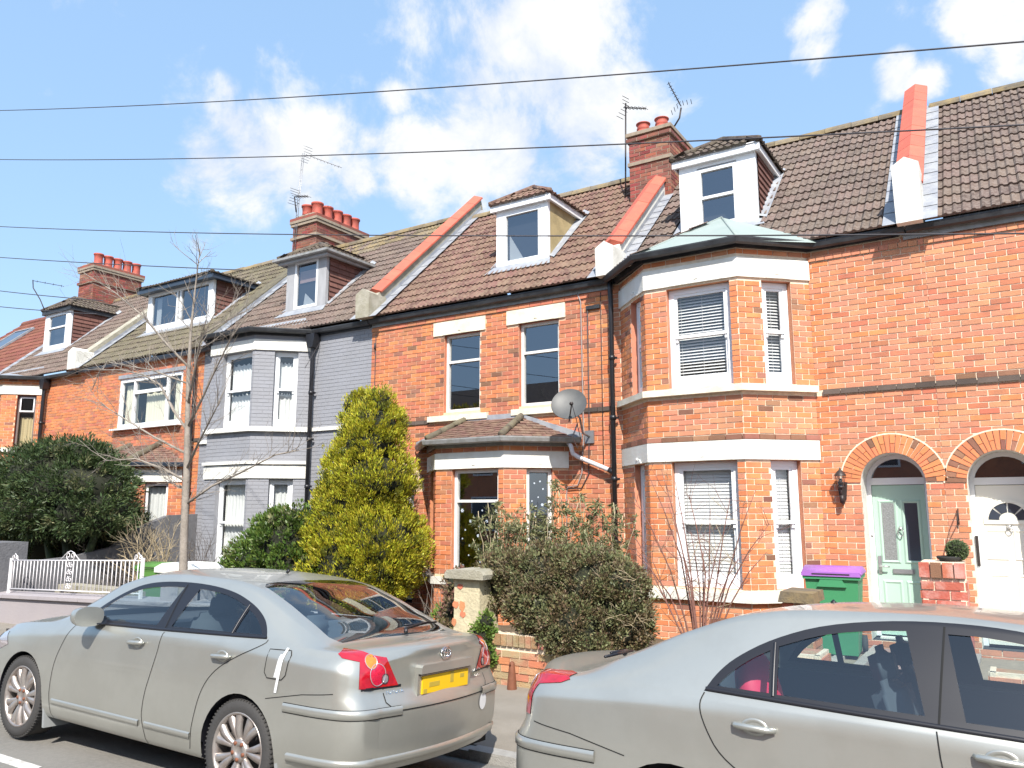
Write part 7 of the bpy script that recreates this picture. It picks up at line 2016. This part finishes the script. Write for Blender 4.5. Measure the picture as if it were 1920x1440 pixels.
def spiral(cx, cz, r, turns, a0, sgn, n=18): return [(cx + r * (1 - .72 * i / n) * math.cos(a0 + sgn * turns * 2 * math.pi * i / n), Yf, cz + r * (1 - .72 * i / n) * math.sin(a0 + sgn * turns * 2 * math.pi * i / n)) for i in range(n + 1)]
b = MB(); cx = xa + (xb - xa) * 17 / nb
for s in (-1, 1):
    b.tube([(cx + s * .115, Yf, zb_ + fz(cx)), (cx + s * .115, Yf, zt_ + fz(cx))], .009, 'white_paint', 6)
    for k in range(4):
        z = zb_ + fz(cx) + .07 + k * .115; b.tube(spiral(cx + s * .045, z, .048, 1.15, math.pi / 2, s), .0065, 'white_paint', 5)
    b.tube(spiral(cx + s * .06, zt_ + fz(cx) + .075, .065, 1.1, -math.pi / 2, s), .007, 'white_paint', 5)
    b.tube([(cx + s * .30, Yf, zt_ + fz(cx) + .01), (cx + s * .22, Yf, zt_ + fz(cx) + .05), (cx + s * .10, Yf, zt_ + fz(cx) + .13), (cx, Yf, zt_ + fz(cx) + .155)], .007, 'white_paint', 5)
for x in (xa + .12, xb - .12):
    for s in (-1, 1): b.tube(spiral(x + s * .05, zt_ + fz(x) + .05, .05, 1.1, -math.pi / 2, s), .007, 'white_paint', 5)
    b.tube([(x - .13, Yf, zt_ + fz(x)), (x, Yf, zt_ + fz(x) + .12), (x + .13, Yf, zt_ + fz(x))], .007, 'white_paint', 5)
b.obj('scrollwork', t)
# garden stone edging and dark recess under the yew: grey boundary wall between the gardens
t = thing('boundary_wall', 'grey rendered boundary wall with a curved top under the evergreen tree', 'wall', (-15.45, 9.5, 0)); b = MB()
b.prism([(7.6, -.1), (11.1, -.1), (11.1, 1.75), (10.4, 1.72), (9.8, 1.5), (9.2, 1.1), (8.4, .95), (7.6, .9)], -15.52, -15.36, 'rough_grey', axis='x'); b.obj('wall', t)
t = thing('stone_planter', 'pale stone rubble planter behind the white railings', 'planter', (-14.0, 8.1, 0)); b = MB(); rr = random.Random(2)
for i in range(13):
    for j in range(4):
        x = -15.1 + i * .2 + (j % 2) * .1; b.box(x + .01, x + .19, 8.0 + rr.uniform(-.02, .02), 8.3, -.02 + j * .13, .10 + j * .13, 'cement')
b.obj('stone', t)
# bollard / water post by the wall
t = thing('iron_post', 'small rusty iron post on the pavement against the low brick wall', 'post', (-4.55, 7.14, 0)); b = MB(); b.lathe([(.055, 0), (.050, .06), (.036, .20), (.030, .27), (.022, .29), (0, .30)], 'rust', 16, T=Matrix.Translation((-4.55, 7.14, -.01))); b.tube([(-4.55, 7.108, .25), (-4.55, 7.10, .265), (-4.55, 7.108, .28)], .008, 'rust', 6); b.obj('shaft', t)

# ================================================================= bins
def wheelie(x, y, z, rz, m, lidm, label, W_=.58, D=.62, H=.93, sc=1.0):
    t = thing('wheelie_bin', label, 'bin', (x, y, z)); T = Matrix.Translation((x, y, z)) @ Matrix.Rotation(rz, 4, 'Z') @ Matrix.Scale(sc, 4)
    b = MB(); hw, ht = W_ * .40, W_ * .5; d0, d1 = D * .38, D * .5
    v = [(-hw, -d0, .03), (hw, -d0, .03), (hw, d0, .03), (-hw, d0, .03), (-ht, -d1, H), (ht, -d1, H), (ht, d1, H), (-ht, d1, H)]
    b.add(v, [(0, 3, 2, 1), (0, 1, 5, 4), (1, 2, 6, 5), (2, 3, 7, 6), (3, 0, 4, 7)], m, T=T)
    b.box(-ht - .02, ht + .02, -d1 - .025, d1 + .03, H - .055, H - .005, m, T=T)
    b.prism([(-ht * .55, H - .14), (ht * .55, H - .14), (ht * .4, H - .055), (-ht * .4, H - .055)], -d1 - .02, -d1 + .03, m, T=T); b.obj('body', t)
    l = MB(); n = 8
    for i in range(n):
        ya, yb = -d1 - .04 + (D + .08) * i / n, -d1 - .04 + (D + .08) * (i + 1) / n; ha, hb = .055 * math.sin(math.pi * (i / n) ** .8) , .055 * math.sin(math.pi * ((i + 1) / n) ** .8)
        l.add([(-ht - .035, ya, H + .002), (-ht - .02, ya, H + .03 + ha), (ht + .02, ya, H + .03 + ha), (ht + .035, ya, H + .002), (-ht - .035, yb, H + .002), (-ht - .02, yb, H + .03 + hb), (ht + .02, yb, H + .03 + hb), (ht + .035, yb, H + .002)], [(0, 1, 5, 4), (1, 2, 6, 5), (2, 3, 7, 6)], lidm, True, T=T)
    l.add([(-ht - .035, -d1 - .04, H - .02), (ht + .035, -d1 - .04, H - .02), (ht + .02, -d1 - .04, H + .03), (-ht - .02, -d1 - .04, H + .03)], [(0, 1, 2, 3)], lidm, T=T)
    l.prism([(-ht * .62, H + .045), (ht * .62, H + .045), (ht * .6, H + .085), (-ht * .6, H + .085)], -d1 * .5, -d1 * .4, lidm, T=T)
    l.box(-ht * .7, ht * .7, -d1 - .046, -d1 - .038, H + .0, H + .012, 'felt_black', T=T)
    l.obj('lid', t)
    h = MB(); h.tube([T @ Vector((-ht * .8, d1 + .06, H - .01)), T @ Vector((ht * .8, d1 + .06, H - .01))], .016, m, 8); h.obj('handle', t)
    for s in (-1, 1):
        q = MB(); q.lathe([(.0, -.025), (.10, -.025), (.10, .025), (0, .025)], 'rubber', 20, T=T @ Matrix.Translation((s * ht * .92, d0 + .03, .10)) @ Matrix.Rotation(R(90), 4, 'Y')); q.obj('wheel', t)
    return t
wheelie(-1.93, 10.30, .14, R(4), 'bin_green', 'bin_lid_purple', 'green wheelie bin with a purple lid beside the pale green door', sc=1.02)
wheelie(-12.35, 8.35, .0, R(8), 'bin_mid_green', 'bin_mid_green', 'mid green wheelie bin behind the white railings', H=.88)
wheelie(-4.98, 9.75, .12, R(-6), 'bin_pale_green', 'bin_pale_green', 'faded pale green wheelie bin behind the bronze shrub', H=.94)

# ================================================================= lamp, hanging bracket, dish, aerials, wires
t = thing('wall_lantern', 'black coach lantern on the wall left of the pale green door', 'lantern', (-1.92, 11.08, 2.0))
b = MB(); T0 = Matrix.Translation((-1.90, 10.96, 2.14))
b.lathe([(.052, -.02), (.062, .115), (.066, .12)], 'metal_dark', 8, smooth=False, T=T0) if False else None
for k in range(6):
    a = 2 * math.pi * k / 6; b.tube([T0 @ Vector((.042 * math.cos(a), .042 * math.sin(a), 0)), T0 @ Vector((.060 * math.cos(a), .060 * math.sin(a), .14))], .004, 'metal_dark', 4)
b.lathe([(0, -.03), (.045, -.015), (.045, .002), (.0, .004)], 'metal_dark', 12, T=T0); b.lathe([(.075, .14), (.07, .155), (.04, .195), (.015, .215), (.012, .235), (0, .245)], 'metal_dark', 12, T=T0); b.obj('cage', t)
b = MB(); b.lathe([(.040, .004), (.058, .138)], 'glass', 12, T=T0); b.lathe([(0, .03), (.02, .05), (.024, .08), (.014, .10), (0, .105)], 'dish_grey', 12, T=T0); b.obj('glass', t)
b = MB(); b.prism([(-1.96, 2.20), (-1.84, 2.20), (-1.86, 1.98), (-1.90, 1.90), (-1.94, 1.98)], 11.05, 11.085, 'metal_dark'); b.tube([(-1.90, 11.06, 2.02), (-1.90, 11.0, 2.00), (-1.90, 10.96, 2.06), (-1.90, 10.96, 2.12)], .011, 'metal_dark', 8); b.tube([(-1.90, 10.99, 1.93), (-1.90, 10.99, 2.03)], .030, 'metal_dark', 10); b.obj('bracket', t)
t = thing('hanging_bracket', 'small black iron basket bracket on the wall between the two doors', 'bracket', (-.62, 11.08, 1.7)); b = MB()
b.tube([(-.60, 11.07, 1.84), (-.60, 10.93, 1.80), (-.605, 10.80, 1.66), (-.60, 10.93, 1.70), (-.60, 11.07, 1.70)], .007, 'metal_dark', 6); b.tube([(-.60, 11.07, 1.86), (-.60, 11.07, 1.66)], .007, 'metal_dark', 6); b.tube([(-.605, 10.79 + .02 * math.sin(q), 1.64 + .02 * math.cos(q)) for q in np.linspace(0, 6, 12)], .005, 'metal_dark', 5); b.obj('arm', t)
# satellite dish
t = thing('satellite_dish', 'grey satellite dish on the wall beside the second upper window', 'satellite dish', (-5.57, 11.05, 3.05))
dn = Vector((.30, -.82, .42)).normalized(); dc = Vector((-5.60, 10.40, 3.43)); Q = Matrix.Translation(dc) @ dn.to_track_quat('Z', 'Y').to_matrix().to_4x4()
b = MB(); pr = [(0, -.035), (.08, -.032), (.16, -.022), (.23, -.006), (.27, .010)]; b.lathe(pr, 'dish_grey', 40, T=Q); b.lathe([(.27, .010), (.274, .006), (.27, .0), (.23, -.016), (.16, -.032), (0, -.045)], 'dish_grey', 40, T=Q); b.obj('reflector', t)
b = MB(); Lp = dc + dn * .36 + Vector((.10, 0, -.20)); b.tube([dc + Vector((0, 0, -.27)), Lp], .010, 'metal_dark', 6); b.tube([Lp, Lp + (dc - Lp).normalized() * .10], .026, 'metal_dark', 10); b.obj('feed_arm', t)
b = MB(); b.tube([dc - dn * .05, (-5.60, 10.75, 3.25), (-5.60, 10.85, 3.02), (-5.60, 11.08, 2.98)], .017, 'metal_grey', 8); b.box(-5.68, -5.52, 11.06, 11.09, 2.88, 3.08, 'metal_grey'); b.tube([(-5.66, 10.78, 3.16), (-5.72, 10.72, 2.95), (-5.72, 10.90, 2.80)], .012, 'metal_grey', 6); b.obj('mount', t)
b = MB(); b.tube([Lp, Lp + Vector((-.03, .2, -.22)), (-5.62, 10.9, 2.72), (-5.72, 11.05, 2.68), (-5.74, 11.07, 2.45)], .006, 'cable', 5); b.obj('cable', t)
# aerials
def aerial(label, mast, boom, ne, L, m='metal_grey', refl=True, lattice=False):
    """mast: list of points; boom from p to q; ne crossed elements of half length L"""
    t = thing('tv_aerial', label, 'aerial', mast[0]); b = MB()
    if lattice:
        for s in (-.035, .035): b.tube([Vector(p) + Vector((s, 0, 0)) for p in mast], .010, m, 5)
        a, c = Vector(mast[0]), Vector(mast[-1])
        for i in range(10): p = a.lerp(c, (i + .5) / 10); b.tube([p - Vector((.035, 0, 0)), p + Vector((.035, 0, 0))], .007, m, 4)
    else: b.tube(mast, .016, m, 7)
    b.obj('mast', t)
    p, q = Vector(boom[0]), Vector(boom[1]); b = MB(); b.tube([p, q], .010, m, 6); b.obj('boom', t)
    d = (q - p).normalized(); s = d.cross(Vector((0, 0, 1))).normalized(); u = s.cross(d)
    for i in range(ne):
        c = p.lerp(q, .16 + .84 * i / max(1, ne - 1)); e = MB(); e.tube([c - s * L * (1 - .25 * i / ne), c + s * L * (1 - .25 * i / ne)], .006, m, 5); e.tube([c - u * .035, c + u * .035], .006, m, 5); e.obj('element', t)
    if refl:
        for k in (-1, 1):
            for j in range(3): e = MB(); c = p + d * .04 + u * k * (.06 + .07 * j) - d * .03 * j; e.tube([c - s * L * 1.1, c + s * L * 1.1], .006, m, 5); e.obj('element', t)
    return t
aerial('tall lattice mast aerial with long yagi beside the six red chimney pots', [(-15.62, 13.7, 8.2), (-15.52, 13.7, 9.9), (-15.40, 13.7, 11.35)], ((-15.30, 13.7, 11.28), (-13.85, 13.5, 10.50)), 9, .13, lattice=True)
aerial('small low aerial on the same mast beside the six red pots', [(-15.56, 13.68, 9.7), (-15.56, 13.6, 10.1)], ((-15.56, 13.6, 10.1), (-14.95, 13.5, 9.95)), 5, .14, m='metal_dark')
aerial('dark curved aerial leaning from the leftmost dormer', [(-24.75, 12.0, 7.95), (-25.05, 12.0, 8.3), (-25.55, 12.0, 8.75), (-25.62, 12.0, 9.02)], ((-25.62, 12.0, 9.0), (-23.85, 12.0, 8.55)), 4, .10, m='metal_dark', refl=False)
aerial('thin straight mast aerial left of the two pot red chimney', [(-5.96, 13.5, 7.6), (-5.93, 13.5, 8.8), (-5.90, 13.5, 9.88)], ((-5.95, 13.5, 9.80), (-5.42, 13.35, 9.56)), 6, .09, m='metal_dark')
aerial('dark angled aerial right of the two pot red chimney', [(-4.95, 13.45, 9.0), (-4.78, 13.45, 9.22), (-4.74, 13.45, 9.42)], ((-4.74, 13.45, 9.45), (-4.95, 13.4, 9.96)), 7, .08, m='metal_dark')
# overhead wires: from a pole far to the left, fanning out to the houses and across the street
def wire(p, q, label, sag=.25, r=.0065):
    t = None; p, q = Vector(p), Vector(q); n = 40; pts = []
    for i in range(n + 1):
        u = i / n; c = p.lerp(q, u); c.z -= sag * 4 * u * (1 - u); pts.append(c)
    b = MB(); b.tube(pts, r, 'cable', 5)
    o = thing('overhead_wire', label, 'wire', data=b.mesh('overhead_wire'), mw=Matrix.Identity(4), group='overhead telephone wires'); return o
def wl3(P0, P1, ext0, ext1):
    """extend the straight line through two points at both ends"""
    P0, P1 = Vector(P0), Vector(P1); d = P1 - P0; return P0 - d * ext0, P1 + d * ext1
K = lambda x, z, y=6.0: (x * y / 8.0, y, CAM_Z + (z - CAM_Z) * y / 8.0)
WL = [((-19.44, 11.18), (.43, 6.07), 'topmost overhead wire crossing the whole sky', .30), ((-19.16, 9.88), (.36, 5.28), 'second wire from the top, passing the red chimney', .30),
      ((-18.81, 8.18), (-1.31, 4.63), 'third wire from the top, passing below the pots of the middle chimney', .30), ((-18.64, 7.41), (-11.96, 6.04), 'fourth wire, low on the left above the pots', .05),
      ((-18.48, 6.61), (-15.16, 5.94), 'fifth wire, left of the street tree only', .03), ((-18.40, 6.24), (-15.3, 5.68), 'lowest short wire at the left edge', .03)]
for i, (a, c, lab, sg) in enumerate(WL):
    y = 6.0; P0, P1 = wl3(K(*a, y), K(*c, y), .06 if i < 3 else .15, .06 if i < 2 else (.25 if i == 2 else .25)); wire(P0, P1, lab, sg * .35)

# ================================================================= the other side of the street (seen only in glass and paint)
t = thing('opposite_terrace', 'brick terrace across the street, mirrored in the car paint and window panes', 'house', (0, -12, 0)); b = MB()
for i in range(9):
    x = -34 + i * 5.2; b.box(x, x + 5.2, -20, -11.4, -.3, 5.6, ('brick_red', 'mortar_grey', 'brick_rose')[i % 3])
    b.prism([(-20.2, 5.6), (-11.1, 5.6), (-15.6, 9.0)], x + .01, x + 5.19, 'tile_grey', axis='x')
b.obj('wall', t)
for i in range(9):
    x = -34 + i * 5.2
    for (xx, z, w_, h_) in ((.7, .9, 1.6, 1.5), (.8, 3.6, 1.0, 1.4), (3.2, 3.6, 1.0, 1.4)):
        q = MB(); q.box(x + xx - .08, x + xx + w_ + .08, -11.4, -11.34, z - .08, z + h_ + .08, 'upvc'); q.box(x + xx, x + xx + w_, -11.34, -11.33, z, z + h_, 'glass_dark2'); q.obj('window', t)
    q = MB(); q.box(x + 3.3, x + 4.2, -11.4, -11.34, 0, 2.1, 'door_cream'); q.obj('door', t)
struct('far_verge', (lambda m_: (m_.quad((-60, -11.4, .12), (25, -11.4, .12), (25, -4.6, .12), (-60, -4.6, .12), 'path_slab'), m_)[1])(MB()).mesh('far_verge'))
